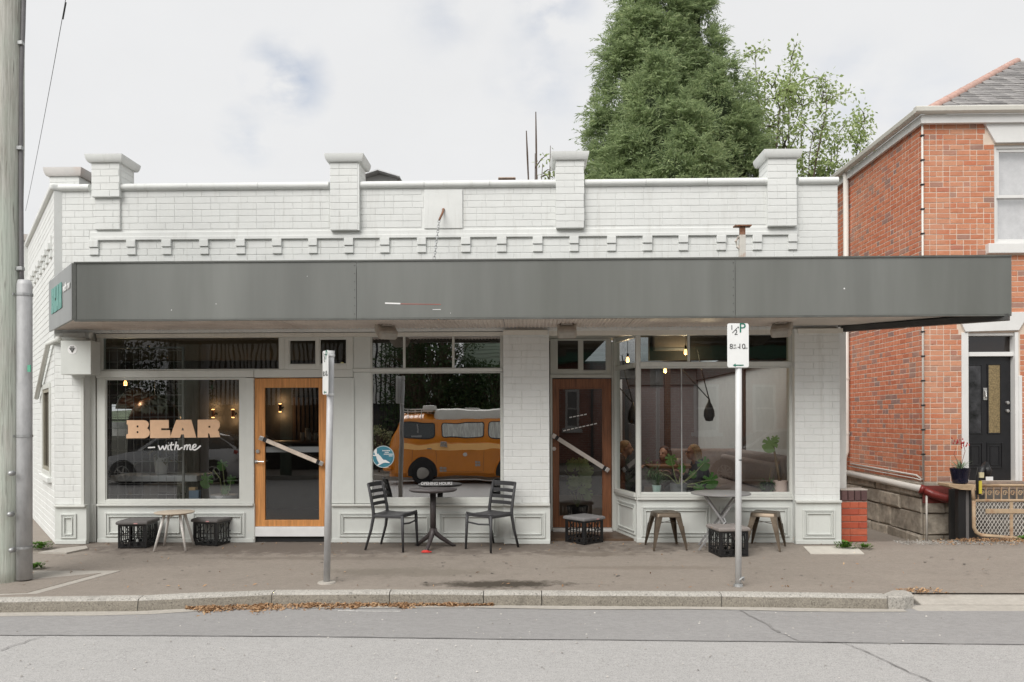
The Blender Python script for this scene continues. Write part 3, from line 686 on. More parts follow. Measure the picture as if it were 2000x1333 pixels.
text('emblem_lettering', 'BEER', 0.024, (ctr.x, ctr.y - 0.005, ctr.z + 0.031), (R(90), 0, 0), m_ink, mb_, 0.0006)
q = P(175, 692, -0.25); b = MB(); b.box(q.x - .004, q.x + .018, -0.27, -0.235, q.z - .035, q.z); b.tube([q + Vector((.002, 0, 0)), q + Vector((.002, 0, .035)), q + Vector((.012, 0, .04)), q + Vector((.014, 0, 0))], 0.004, 6); ob('padlock', b, mat('brass_rust', (0.30, 0.16, 0.07), 0.5, 0.5), mb_, bevel=0.002)
# conduit along the side wall
def sp3(u, d, z): return fs @ Vector((-u, d, z))
b = MB(); b.tube([P(178, 650, -.2), P(176, 662, -.2), P(165, 664, -.2), P(118, 662, -.2)], 0.028, 10); b.ball(P(116, 663, -.2), 0.05)
b.tube([P(114, 664, -.2), sp3(0.15, -0.06, Z(668, 0.0)), sp3(1.9, -0.05, 1.95)], 0.032, 10); cp('drain_pipe', b, m_trim, smooth=True)
# head trim under the soffit
zh0, zh1 = Z(656.5, 0.0), Z(648.5, 0.0)
b = MB(); b.box(X(190, 0), X(983, 0), -0.03, 0.06, zh0, zh1); b.box(X(983.5, 0), X(1070, 0), YP - 0.02, YP - .001, zh0, zh1 + .01); b.box(X(1072, 0), X(1552, 0), -0.03, 0.06, zh0, zh1 + .01); b.box(X(1552.5, 0), X(1640, 0), YP - .02, YP - .001, zh0 + .0, zh1 + .01)
cp('head_trim', b, paintmat('cream_trim', (0.68, 0.66, 0.60), 0.05, 0.45), bevel=0.004)
ZH = zh0
# --- shop windows
def rect_glass(x0, x1, z0, z1, y, m, parent, name='glass'):
    b = MB(); b.quad((x0, y, z0), (x1, y, z0), (x1, y, z1), (x0, y, z1)); return ob(name, b, m, parent)
def window(name, fx0, fx1, fz0, fz1, y, panes, m, gm, depth=0.07, lip=0.012):
    """frame with its openings cut by strips: panes = (x0, x1, z0, z1) in a row, left to right"""
    b = MB(); panes = sorted(panes); xs_ = fx0
    for (a, c, d, e) in panes:
        b.box(xs_, a, y, y + depth, fz0, fz1); b.box(a, c, y, y + depth, fz0, d); b.box(a, c, y, y + depth, e, fz1); xs_ = c
    b.box(xs_, fx1, y, y + depth, fz0, fz1); o = cp(name, b, m, bevel=0.003)
    for (a, c, d, e) in panes:
        b = MB(); ring(b, a, c, d, e, y + 0.012, y + 0.035, lip); ob('glazing_bead', b, m, o)
        rect_glass(a + lip * .5, c - lip * .5, d + lip * .5, e - lip * .5, y + 0.03, gm, o)
    return o
YG = 0.0
def pxz(px0, px1, py0, py1, y=YG): xm = (px0 + px1) / 2; return (X(px0, y), X(px1, y), P(xm, py1, y).z, P(xm, py0, y).z)
# left bay
w1 = window('transom_window', X(189, 0), X(557, 0), Z(724, 0, 370), ZH - .001, YG, [pxz(199, 546, 658, 723)], m_trim, g_trans)
w2 = window('shop_window', X(189.5, 0), X(480, 0), zl + .031, Z(738.2, 0, 330) , YG, [pxz(205, 468, 740.5, 977)], m_trim, g_left)
b = MB(); b.box(X(189.2, 0), X(496.5, 0), -0.02, 0.08, Z(738, 0, 330) + .001, Z(724.3, 0, 330)); cp('transom_bar', b, m_trim, bevel=0.005)
base(189.8, 495, 0.0, zl, [(205, 358), (376, 478)])
b = MB(); b.box(X(480.2, 0), X(496, 0), -0.012, 0.1, zl + .031, Z(738.4, 0, 485)); b.box(X(495.1, 0), X(497, 0), -0.01, .1, 0, zl + .03); cp('door_post', b, m_trim, bevel=0.003)
# door transom (two sashes) and flat boards beside the left door
w3 = window('door_transom', X(557.5, 0), X(690, 0), Z(722, 0, 620), ZH - .001, -0.012, [pxz(565, 618, 664, 713), pxz(624.5, 678, 662, 712)], m_trim, g_trans)
b = MB(); b.box(X(497.3, 0), X(690, 0), -0.018, 0.09, Z(737.5, 0, 590), Z(722.3, 0, 590)); b.box(X(690.2, 0), X(724, 0), -0.016, 0.09, Z(727.3, 0, 700), Z(720.3, 0, 700)); cp('transom_bar', b, m_trim, bevel=0.005)
b = MB(); b.box(X(641, 0), X(689.8, 0), 0.0, 0.08, zl + .031, Z(737.8, 0, 660)); b.box(X(690.2, 0), X(724, 0), 0.006, 0.08, zl + .031, Z(727.6, 0, 705)); b.box(X(686, 0), X(692, 0), -0.014, -0.001, zl + .031, Z(738.4, 0, 690)); b.box(X(690.2, 0), X(723.8, 0), 0.006, 0.08, Z(720, 0, 705), ZH - .001)
cp('flat_board', b, m_panel, bevel=0.003)
base(647, 983, 0.0, zl - .005, [(662, 842), (856, 972)])
b = MB(); b.box(X(640, 0), X(646.8, 0), -0.012, 0.09, 0, zl + .028); cp('door_post', b, m_trim, bevel=0.003)
# middle window: film-coated glass that mirrors the street
w4 = window('transom_window', X(724.2, 0), X(982.5, 0), Z(720.2, 0, 850), ZH - .001, 0.002, [pxz(726, 788, 655, 719.6), pxz(791, 884, 654, 719.6), pxz(887, 978, 653, 719.6)], m_trim, g_mir, lip=0.006)
b = MB(); b.box(X(724.2, 0), X(982.5, 0), -0.018, 0.09, Z(727, 0, 850), Z(720.5, 0, 850)); cp('transom_bar', b, m_trim, bevel=0.004)
w5 = window('shop_window', X(724.2, 0), X(982.5, 0), zl + .026, Z(727.3, 0, 850), 0.002, [pxz(726.5, 978, 728.5, 973)], m_trim, g_mir, lip=0.006)
# --- right doorway, set back, with the splayed side window of the bay
YD = 0.88
bayx = X(1245, 0); farx = X(1204, 0.80)
def wall_px(px0, px1, py0, py1, y, z0=None, z1=None): return pxz(px0, px1, py0, py1, y)
b = MB(); b.box(X(1072, YP) , bx1, YP + .32, YD + .1, 0, 2.75); b.box(X(1074.5, YD), X(1078.5, YD), YD - .06, YD + .06, 0.03, Z(738, YD)); b.box(X(1194.5, YD), X(1204, YD), YD - .06, YD + .06, 0.03, ZH); cp('door_jamb', b, m_trim, bevel=0.003)
w6 = window('door_transom', X(1075, YD), X(1194.3, YD), Z(732, YD, 1135), ZH + 0.05, YD - .02, [pxz(1088, 1131, 664, 723, YD), pxz(1138, 1185, 664, 725, YD)], m_trim, g_trans)
b = MB(); b.box(X(1074.6, YD), X(1194.3, YD), YD - .05, YD + .05, Z(738.5, YD, 1135), Z(732.3, YD, 1135)); cp('transom_bar', b, m_trim, bevel=0.003)
b = MB(); b.box(X(1074, 0), X(1246, 0), 0.06, YD + .3, ZH + 0.055, ZH + 0.08); cp('recess_ceiling', b, m_trim)
b = MB(); b.box(X(1079, YD), X(1194, YD), YD - .12, YD + .1, 0.0, Z(1031, YD, 1135)); cp('door_step', b, mat('white_step', (0.68, 0.67, 0.64), 0.6, var=0.08, dirt=(0.3, 0.27, 0.24)), bevel=0.006)
# splayed side: posts, bar, glass, panel
A_ = Vector((bayx, 0.03, 0)); B_ = Vector((farx, 0.80, 0)); sdv = (B_ - A_); sl_ = sdv.length; th2 = math.atan2(sdv.y, sdv.x)
Ms = Matrix.Translation(A_) @ Matrix.Rotation(th2, 4, 'Z')     # local x from the corner inwards, local +y to the street door side
zbt, zbb = Z(708, 0, 1250), Z(717, 0, 1250); zsl = Z(964.5, 0, 1390); zbl = Z(972, 0, 1390)
b = MB(); b.box(X(1242, 0), X(1250, 0), -0.01, 0.06, zbl, ZH); b.box(sl_ - .03, sl_ + .03, -.04, .04, zbl, ZH + .05, M=Ms); cp('corner_post', b, m_trim, bevel=0.004)
b = MB(); b.box(0.03, sl_ - .03, -.03, .03, zbb, zbt, M=Ms); bs = cp('bay_side_window', b, m_trim, bevel=0.004)
b = MB(); b.box(0.03, sl_ - .03, -.03, .03, ZH - .02, ZH + .04, M=Ms); ob('head', b, m_trim, bs, bevel=.004)
b = MB(); b.box(0.0, sl_ , -.03, .05, zbl, zsl, M=Ms); ob('sill', b, m_trim, bs, bevel=.004)
for (z0, z1) in ((zsl, zbb), (zbt, ZH - .02)):
    b = MB(); b._q([Ms @ Vector(q) for q in ((.03, 0, z0), (sl_ - .03, 0, z0), (sl_ - .03, 0, z1), (.03, 0, z1))], [(0, 1, 2, 3)]); ob('glass', b, g_dark, bs)
# the board under it, looking into the doorway
mo = moulded('base_panel', -sl_, -0.0, 0, zbl - .031, 0, [(-sl_ + .06, -.06, .08, zbl - .10)])
Mf = Matrix.Translation(A_) @ Matrix.Rotation(th2 + math.pi, 4, 'Z')
for q in [mo] + list(mo.children): q.data.transform(Mf)
# bay front
w7 = window('transom_window', X(1250.2, 0), X(1551.8, 0), zbt + .0005, ZH - .001, 0.002, [pxz(1251, 1344.5, 652, 707.5), pxz(1347.5, 1542, 650, 707.3)], m_trim, g_trans, lip=0.006)
b = MB(); b.box(X(1250.2, 0), X(1551.8, 0), -0.016, 0.08, zbb, zbt); cp('transom_bar', b, m_trim, bevel=0.004)
w8 = window('shop_window', X(1250.2, 0), X(1551.8, 0), zsl - .01, zbb - .0005, 0.002, [pxz(1251.5, 1543, 718.5, 962.5)], m_trim, g_dark, lip=0.006)
b = MB(); b.box(X(1331.2, 0), X(1333.2, 0), 0.028, 0.036, zsl + .02, zbb - .02); ob('glass_joint', b, mat('silicone_joint', (0.35, 0.36, 0.36), 0.3), w8)
b = MB(); b.box(X(1246, 0), X(1552, 0), -0.03, 0.1, zbl, zsl - .011); cp('bay_sill', b, m_trim, bevel=0.006)
base(1243, 1552, 0.0, zbl - .031, [(1252, 1387), (1405, 1541)])
# --- doors
m_oak = mat('oiled_timber', (0.64, 0.29, 0.095), 0.42, var=0.22, scale=3.0, stretch=(14, 14, 0.8), dirt=(0.34, 0.13, 0.04), dirt_amt=0.5, dscale=1.2, bump=0.08, bscale=25)
m_red = mat('dark_red_timber', (0.27, 0.105, 0.045), 0.4, var=0.3, scale=3.0, stretch=(14, 14, 0.8), dirt=(0.05, 0.018, 0.01), dirt_amt=0.6, dscale=1.2)
m_chr = mat('brushed_steel', (0.62, 0.61, 0.59), 0.3, 0.9, var=0.08, scale=10, stretch=(1, 1, 1)); m_blk = mat('black_plastic', (0.018, 0.018, 0.019), 0.45)
def door(name, px, y, m, rails, label=None):
    (x0, x1, zt, gx0, gx1, gzt, gzb, zb) = px
    d = cp(name, MB().box(x0, gx0, y, y + .045, zb, zt).box(gx1, x1, y, y + .045, zb, zt), m, bevel=0.004)
    b = MB(); b.box(gx0, gx1, y + .001, y + .044, gzt, zt - .0005); ob('top_rail', b, m, d, bevel=0.002)
    b = MB(); b.box(gx0, gx1, y + .001, y + .044, zb + .0005, gzb); ob('bottom_rail', b, m, d, bevel=0.002)
    rect_glass(gx0, gx1, gzb, gzt, y + .022, g_door, d)
    return d
def P4(x, py, y): return P(x, py, y).z
yd = 0.02
d1 = door('door', (X(497.5, yd), X(639.5, yd), P4(570, 739.3, yd), X(517, yd), X(622.5, yd), P4(570, 757.5, yd), P4(570, 1016, yd), P4(570, 1028.5, yd)), yd, m_oak, None)
b = MB(); b.box(X(498, yd), X(639, yd), yd - .02, yd + .04, P4(570, 1048, yd), P4(570, 1029, yd)); ob('kick_rail', b, mat('white_kick_rail', (0.78, 0.78, 0.77), 0.4, var=0.05), d1, bevel=0.004)
b = MB(); b.box(X(498, yd), X(639, yd), yd + .02, yd + .04, 0.005, P4(570, 1048.5, yd)); ob('weather_gap', b, m_dark, d1)
b = MB(); b.box(X(517, yd), X(622, yd), yd + .028, yd + .034, P4(570, 884, yd), P4(570, 873, yd)); ob('glass_band', b, mat('frosted_band', (0.42, 0.42, 0.43), 0.4, var=0.04), d1)
def pushbar(d, a, c, w, m1, proud=0.07, y=0.0):
    p, q = P(a[0], a[1], y - proud), P(c[0], c[1], y - proud); t = (q - p).normalized(); b = MB()
    b.bar(p + t * .10, q - t * .09, w, 0.03, up=(0, -1, 0)); o = ob('push_bar', b, m1, d, bevel=0.004)
    b = MB(); b.bar(p + t * .055, p + t * .10, w * 1.05, 0.034, up=(0, -1, 0)); b.bar(q - t * .09, q - t * .05, w * 1.05, 0.034, up=(0, -1, 0)); ob('bar_collar', b, m_blk, o)
    b = MB(); b.bar(p, p + t * .055, w * 1.1, 0.036, up=(0, -1, 0)); b.bar(q - t * .05, q, w * 1.1, 0.036, up=(0, -1, 0))
    for e in (p + t * .03, q - t * .03): b.tube([e + Vector((0, .01, 0)), e + Vector((0, proud + .005, 0))], 0.012, 10)
    ob('bar_end', b, m_chr, o, bevel=0.003); return o
pushbar(d1, (507, 855), (631, 907), 0.052, mat('pale_timber_bar', (0.70, 0.60, 0.50), 0.4, var=0.2, scale=8), y=yd)
h = P(504, 882, yd); b = MB(); b.lathe([(0, -.02), (.024, -.02), (.027, -.012), (.027, 0)], (h.x, yd - .001, h.z), 20, 'Y'); b.lathe([(0, -.03), (.008, -.03), (.008, -.02)], (h.x, yd, h.z), 10, 'Y'); ob('door_lock', b, m_chr, d1, auto=40)
h = P(501, 902, yd); b = MB(); b.lathe([(0, -.012), (.022, -.012), (.024, 0)], (h.x, yd - .001, h.z), 18, 'Y'); b.tube([h + Vector((0, -.01, 0)), h + Vector((0, -.045, 0)), h + Vector((.03, -.05, .002)), h + Vector((.115, -.048, 0))], 0.009, 8); ob('door_handle', b, m_chr, d1, auto=40)
d2 = door('door', (X(1079, YD), X(1194, YD), P4(1135, 740.5, YD), X(1092, YD), X(1176, YD), P4(1135, 760, YD), P4(1135, 1008, YD), P4(1135, 1030.5, YD)), YD, m_red, None)
b = MB(); ring(b, X(1090, YD), X(1178, YD), P4(1135, 1011, YD), P4(1135, 757, YD), YD - .008, YD - .001, 0.012); ob('glazing_bead', b, m_red, d2)
pushbar(d2, (1078.5, 850), (1189, 920), 0.058, mat('white_timber_bar', (0.66, 0.60, 0.55), 0.4, var=0.1, scale=8), y=YD)
h = P(1080.5, 877, YD); b = MB(); b.lathe([(0, -.02), (.026, -.02), (.028, 0)], (h.x + .012, YD - .001, h.z), 18, 'Y'); ob('door_lock', b, m_chr, d2, auto=40)
m_white = mat('white_vinyl', (0.78, 0.78, 0.77), 0.5, var=0.02)
for (p0, p1, nn) in (((1112, 816), (1148, 809), 5), ((1100, 842), (1168, 827), 9)):
    for i in range(nn):
        a_ = i / nn; e_ = (i + .72) / nn; s0 = P(p0[0] + (p1[0] - p0[0]) * a_, p0[1] + (p1[1] - p0[1]) * a_, YD + .012); s1 = P(p0[0] + (p1[0] - p0[0]) * e_, p0[1] + (p1[1] - p0[1]) * e_, YD + .012)
        b = MB(); b.bar(s0, s1, 0.014, 0.002, up=(0, -1, 0)); ob('vinyl_lettering', b, m_white, d2)
# --- writing on the glass
ZOOM = 5.1276
def zp(x, y): return P(190 + x / ZOOM, 730 + y / ZOOM, -0.0)
org = P(190 + 755 / ZOOM, 730 + 555 / ZOOM, 0.012); kx_ = (zp(1225, 555).x - zp(285, 555).x) / 940
def lt(pts): return [((x - 755) * kx_, -(y - 555) * kx_) for (x, y) in pts]
def rr(x0, y0, x1, y1): return [(x0, y0), (x1, y0), (x1, y1), (x0, y1)]
m_peach = mat('peach_vinyl', (0.74, 0.48, 0.30), 0.5, var=0.05, scale=12)
BEAR = [
 [[(290, 465), (455, 465), (485, 470), (505, 484), (513, 505), (507, 530), (495, 547), (512, 560), (522, 585), (518, 612), (500, 634), (470, 645), (285, 645), (285, 607), (303, 600), (303, 512), (290, 505)], rr(390, 518, 408, 537), rr(390, 575, 408, 593)],
 [[(525, 465), (712, 465), (714, 548), (636, 548), (636, 566), (724, 566), (733, 645), (525, 645)]],
 [[(788, 465), (940, 465), (988, 643), (868, 643), (864, 610), (836, 610), (826, 643), (725, 643), (752, 560)], [(853, 540), (866, 570), (841, 570)]],
 [[(1003, 465), (1185, 465), (1212, 476), (1225, 500), (1224, 535), (1203, 572), (1215, 585), (1226, 640), (1128, 643), (1118, 602), (1106, 602), (1106, 643), (1000, 643)], rr(1110, 527, 1130, 546)]]
for loops in BEAR: outline('bear_letter', [lt(l) for l in loops], m_peach, w2, (org.x, 0.022, org.z), (R(90), R(-0.3), 0), 0.0012)
strokes = [[(503, 741), (575, 737)], [(608, 718), (617, 740), (624, 766), (640, 745), (653, 720), (660, 748), (667, 764), (683, 742), (690, 712)], [(708, 716), (702, 745), (705, 764), (718, 758)], [(711, 697), (713, 694)],
 [(742, 686), (733, 735), (735, 762), (750, 763)], [(718, 717), (768, 711)], [(790, 682), (778, 730), (771, 766)], [(775, 745), (792, 718), (806, 716), (808, 728), (801, 757), (812, 764), (830, 750), (850, 738)],
 [(872, 716), (866, 764)], [(869, 742), (884, 718), (898, 714), (901, 725), (894, 763)], [(897, 740), (912, 716), (926, 712), (929, 724), (922, 756), (930, 764), (944, 755)], [(952, 744), (978, 734), (988, 720), (980, 708), (964, 712), (950, 735), (953, 758), (972, 767), (1000, 752), (1033, 722)]]
b = MB()
for s_ in strokes:
    pts = [Vector((org.x + (x - 755) * kx_, 0.021, org.z - (y - 555) * kx_)) for (x, y) in s_]
    fine = []
    for a_, c_ in zip(pts, pts[1:]):
        for k in range(3): fine.append(a_ + (c_ - a_) * k / 3)
    fine.append(pts[-1]); sm = [fine[0]] + [(fine[i - 1] + fine[i] * 2 + fine[i + 1]) / 4 for i in range(1, len(fine) - 1)] + [fine[-1]]
    b.tube(sm, 7.5 * kx_, 6, flat=(1, 0.25, 1))
ob('script_lettering', b, m_white, w2)
# round teal window sticker with a white swimming animal
c_ = P(748.5, 892.5, 0.022); rs = (X(770, 0) - X(727, 0)) / 2
b = MB(); b.lathe([(0, 0), (rs, 0), (rs, -.003), (0, -.003)], (c_.x, 0.024, c_.z), 36, 'Y'); st = ob('round_sticker', b, mat('sticker_edge', (0.55, 0.62, 0.62), 0.4), w5)
b = MB(); b.lathe([(0, 0), (rs * .94, 0), (rs * .94, -.0015), (0, -.0015)], (c_.x, 0.0205, c_.z), 36, 'Y'); ob('sticker_face', b, mat('sticker_teal', (0.045, 0.20, 0.24), 0.4, var=0.4, scale=6, lo=(0.03, 0.13, 0.22)), st)
def cs_(pts, k=rs / 460.0, ox=630, oy=725): return [((x - ox) * k, -(y - oy) * k) for (x, y) in pts]
outline('sticker_animal', [cs_([(330, 390), (365, 400), (365, 560), (400, 620), (430, 590), (450, 640), (520, 700), (590, 800), (640, 850), (740, 860), (850, 930), (920, 975), (880, 990), (700, 970), (600, 1000), (500, 1060), (400, 1110), (380, 1060), (460, 1000), (400, 900), (350, 780), (340, 700), (200, 690), (190, 650), (300, 650), (250, 540), (270, 440)])], m_white, st, (c_.x, 0.0175, c_.z), (R(90), 0, 0), 0.0006)
for i, (x0, x1, y) in enumerate(((600, 930, 470), (700, 870, 545), (660, 1050, 620), (870, 1060, 690))):
    x = x0
    while x < x1 - 30:
        w_ = random.uniform(22, 34); b = MB(); p0 = (c_.x + (x - 630) * rs / 460, c_.z - (y - 725) * rs / 460); b.box(p0[0], p0[0] + w_ * rs / 460, 0.0168, 0.0178, p0[1] - 22 * rs / 460, p0[1] + 22 * rs / 460); ob('sticker_lettering', b, m_white, st); x += w_ + 14
text('opening_hours_lettering', 'OPENING HOURS', 0.052, P(852.5, 945, 0.02), (R(90), 0, 0), m_white, w5, 0.001, off=0.0006)
b = MB(); h = P(668, 711, 0); b.lathe([(0, 0), (.024, 0), (.024, -.003), (0, -.003)], (h.x, 0.012, h.z), 18, 'Y'); ob('round_sticker', b, mat('sticker_yellow', (0.62, 0.6, 0.25), 0.5), w3)
# ================================================================== AWNING
YF = -1.30
m_fas = mat('awning_grey', (0.185, 0.192, 0.18), 0.3, var=0.14, scale=1.1, stretch=(1.0, 1.0, 0.12), dirt=(0.105, 0.11, 0.098), dirt_amt=0.85, dscale=0.26, spec=0.5, bump=0.5, bscale=1.4)
m_edge = mat('awning_edge', (0.11, 0.115, 0.105), 0.5, var=0.15)
FL, FR = P(145, 570, YF), P(1975, 556, YF); BR = P(1640, 640, 0.02); BL = Vector((XL - .025, -0.13, 0))
zt_, zb_ = (P(145, 515, YF).z + P(1975, 500, YF).z) / 2, (P(145, 627, YF).z + P(1975, 612.5, YF).z) / 2
plan = [Vector((FL.x, YF, 0)), Vector((FR.x, YF, 0)), Vector((BR.x, 0.0, 0)), Vector((BL.x, -0.13, 0))]
aw = cp('awning', MB().prism([plan[0] + Vector((.03, .03, zb_ + .14)), plan[1] + Vector((-.05, .03, zb_ + .14)), Vector((BR.x - .02, -0.05, zb_ + .14)), Vector((XL + .03, -0.11, zb_ + .14)), plan[3] + Vector((.03, -.005, zb_ + .14))], (0, 0, zt_ - zb_ - .22)), m_edge)
# ribbed soffit, nailed up in three lengths
m_sof = mat('soffit_sheet', (0.78, 0.70, 0.64), 0.45, var=0.12, scale=3, dirt=(0.42, 0.30, 0.23), dirt_amt=0.4, dscale=1.4)
m_sof2 = mat('soffit_board', (0.66, 0.61, 0.55), 0.55, var=0.10, scale=2, dirt=(0.3, 0.25, 0.2), dirt_amt=0.4)
zs = zb_ + 0.02
def soffit(xa, xb, m, pitch=0.048, amp=0.007):
    b = MB(); n = int((xb - xa) / (pitch / 2)); pr = []
    for i in range(n + 1):
        x = xa + (xb - xa) * i / n; z = zs + 0.012 + (amp if i % 2 else -amp)
        yb = -0.055
        yb = -.11 if x < X(166, YP) or x > X(1552, YP) else yb
        yf = YF + 0.035
        if x < FL.x + 0.04: yf = YF + .04 + (FL.x - x) * (BL.y - YF) / (FL.x - BL.x)
        if x > BR.x: yb = max(yf + .01, 0 - (x - BR.x) * (0 - YF) / (FR.x - BR.x) - 0.06)
        pr.append((x, yf, yb, z))
    for (x, yf, yb, z) in pr: b.v += [(x, yf, z), (x, max(yb, yf + .005), z + 0.0)]
    for i in range(n): b.f.append((2 * i, 2 * i + 1, 2 * i + 3, 2 * i + 2)); b.m.append(0)
    return ob('soffit_sheet', b, m, aw)
xq = [BL.x + .02, X(560, -.7), X(985, -.7), X(1235, -.7), X(1552, -.7), FR.x - .1]
for i in range(5): soffit(xq[i] + .003, xq[i + 1] - .003, m_sof if i < 4 else m_sof2, 0.048 if i < 4 else 0.3, 0.007 if i < 4 else 0.001)
# front: sheets butted with open joints
fx = [FL.x, X(697, YF), X(1437, YF), FR.x]
for i in range(3):
    b = MB(); b.box(fx[i] + (0.002 if i else 0), fx[i + 1] - 0.002, YF, YF + 0.025, zb_, zt_); ob('fascia_panel', b, m_fas, aw, bevel=0.003)
    b = MB(); b.box(fx[i] + .001, fx[i + 1] - .001, YF - 0.012, YF - .001, zt_ - 0.006, zt_ + 0.012); b.box(fx[i] + .001, fx[i + 1] - .001, YF - 0.008, YF + .03, zb_ - 0.018, zb_ - .001); ob('edge_strip', b, m_edge, aw)
for k in (1, 2):
    b = MB()
    for j in range(7): b.lathe([(0, -.004), (.006, -.003), (.007, 0)], (fx[k] - .022, YF - .001, zb_ + .05 + j * (zt_ - zb_ - .1) / 6), 8, 'Y')
    ob('rivet', b, m_edge, aw)
def endpanel(p, q, name='end_panel', lift=(0, 0)):
    b = MB(); t = (q - p).normalized(); n = Vector((-t.y, t.x, 0)) * 0.025
    b.prism([p + Vector((0, 0, zb_ + lift[0])), q + Vector((0, 0, zb_ + lift[1])), q + Vector((0, 0, zt_)), p + Vector((0, 0, zt_))], n); return ob(name, b, m_fas, aw, bevel=0.003)
pl = plan[0] + Vector((-.004, .004, 0)); e1 = endpanel(pl, plan[3]); endpanel(plan[2], plan[1] + Vector((.003, .006, 0)))
b = MB(); b.bar(plan[1] + Vector((-.02, .01, zb_ - .03)), plan[2] + Vector((.02, -.04, zb_ - .01)), 0.10, 0.07); ob('end_gutter', b, mat('end_gutter_paint', (0.05, 0.05, 0.048), 0.5), aw)
b = MB(); b.bar(plan[0] + Vector((0, -.003, zt_ - (zt_ - zb_) / 2 - 0.0)), plan[0] + Vector((0, -.003, zt_ - .001)), 0.05, 0.006, up=(0, 1, 0)); b.bar(plan[0] + Vector((0, -.003, zb_ + .001)), plan[0] + Vector((0, -.003, zt_ - (zt_ - zb_) / 2)), 0.05, 0.006, up=(0, 1, 0)); ob('corner_strip', b, m_edge, aw)
# lettering on the left end: seen at a slant
ev = (plan[3] - pl).normalized(); el = (plan[3] - pl).length; eth = math.atan2(-ev.y, -ev.x); en = Vector((-ev.y, ev.x, 0)); en = en if en.x < 0 else -en
m_teal = mat('teal_sign', (0.12, 0.31, 0.27), 0.5, var=0.05)
for i, loops in enumerate(BEAR):
    cc = pl + ev * (el * 0.62) + en * 0.031 + Vector((0, 0, zb_ + 0.36)); kk = .72 / 940
    outline('bear_letter', [[((x - 755) * kk, -(y - 555) * kk * 2.3) for (x, y) in l] for l in loops], m_teal, aw, cc, (R(90), 0, eth), 0.002)
cc = pl + ev * (el * 0.2) + en * 0.031 + Vector((0, 0, zb_ + 0.42)); text('sign_lettering', 'with me', 0.13, cc, (R(90), 0, eth), m_white, aw, 0.002, shear=0.3, off=0.004)
# scratches: a white and red scrape on the front
for (a_, c_, w_, col) in (((752, 592.5), (782, 593.5), 0.016, 'white'), ((782, 594), (861, 595), 0.006, 'red'), ((845, 605), (861, 605), 0.006, 'white')):
    b = MB(); b.bar(P(*a_, YF - .0015), P(*c_, YF - .0015), w_, 0.002, up=(0, -1, 0)); ob('scrape_mark', b, m_white if col == 'white' else mat('scrape_red', (0.42, 0.12, 0.09), 0.6), aw)
for (px, py, s_) in ((335, 606, .006), (422, 594, .005), (1649, 564, .009), (600, 540, .004), (880, 612, .004)):
    b = MB(); q = P(px, py, YF - .001); b.lathe([(0, -.001), (s_, -.001), (s_, 0)], (q.x, q.y, q.z), 8, 'Y'); ob('chip_mark', b, m_white, aw)
# floodlights under the awning
m_fix = mat('fitting_beige', (0.42, 0.38, 0.33), 0.45, var=0.15); m_lens = mat('lamp_lens', (0.42, 0.40, 0.36), 0.25)
for (px, ang, nm) in ((754, 28, 'beige floodlight under the awning above the mirrored window'), (1107, -2, 'beige floodlight under the awning beside the dark red door'), (1527, -30, 'beige floodlight under the awning near its right end pier')):
    q = P(px, 640, -0.42); t = thing('awning_lamp', nm, 'lamp', (q.x, -0.42, zs + .012), R(ang), 'floodlights under the awning')
    b = MB(); b.box(-.07, .07, -.07, .07, -.02, 0.0); b.box(-.022, .022, -.02, .06, -.075, -.02); ob('bracket', b, m_fix, t, bevel=0.004)
    Mh = Matrix.Translation((0, 0, -.075)) @ Matrix.Rotation(R(35), 4, 'X')
    b = MB(); b.box(-.12, .12, -.13, .12, -.065, .065, M=Mh); ob('housing', b, m_fix, t, bevel=0.032, seg=3)
    b = MB(); b.box(-.09, .09, -.137, -.1305, -.04, .04, M=Mh); ob('lens', b, m_lens, t)
# tie chain and rusty rod, rusty bracket post
m_rust = mat('rusty_iron', (0.22, 0.095, 0.05), 0.85, var=0.4, scale=25, dirt=(0.45, 0.35, 0.28), dirt_amt=0.5, dscale=9)
tc_ = thing('tie_chain', 'rusty rod and hanging chain that ties the awning to the parapet', 'chain', P(866, 410, YU - .03))
q0 = P(866, 410, YU - .03); q1 = P(858, 430, -0.22); q2 = P(848, 507, -0.62); o0 = Vector(tc_.location)
b = MB(); b.tube([q0 - o0, (q0 * .6 + q1 * .4) - o0 + Vector((0.005, 0, 0)), q1 - o0], 0.014, 8); b.ball(q0 - o0, 0.02, 8, 6); ob('rod', b, m_rust, tc_, smooth=True)
nl = 15; m_galv = mat('galvanised', (0.44, 0.45, 0.45), 0.5, 0.7, var=0.15, scale=14)
for i in range(nl):
    p = q1 + (q2 - q1) * (i + .5) / nl - o0; d_ = (q2 - q1).normalized(); a_ = (d_.cross(Vector((1, 0, 0)))).normalized() if i % 2 else d_.cross(Vector((0, 1, 0))).normalized()
    h_ = (q2 - q1).length / nl * .62; b = MB(); lp = [p + d_ * h_ * math.cos(t_ * math.pi / 5) + a_ * .016 * math.sin(t_ * math.pi / 5) for t_ in range(11)]
    b.tube(lp, 0.0045, 5, caps=False); ob('chain_link', b, m_galv, tc_, smooth=True)
rp = thing('rusty_bracket_post', 'peeling white post with rusty flat cap standing on the awning', 'bracket', P(1450, 500, -0.5))
o0 = Vector(rp.location); m_peel = mat('peeling_paint', (0.62, 0.60, 0.55), 0.7, var=0.1, dirt=(0.30, 0.13, 0.06), dirt_amt=0.9, dscale=8)
s_ = 9.5 / 1500; b = MB(); b.box(-6.5 * s_, 5.5 * s_, -.03, .03, -.25, 40 * s_); b.tube([(-2 * s_, 0, 10 * s_), (-10 * s_, 0, 18 * s_), (-13 * s_, -.01, 28 * s_), (-8 * s_, -.02, 36 * s_)], .018, 8); ob('post', b, m_peel, rp, bevel=.006)
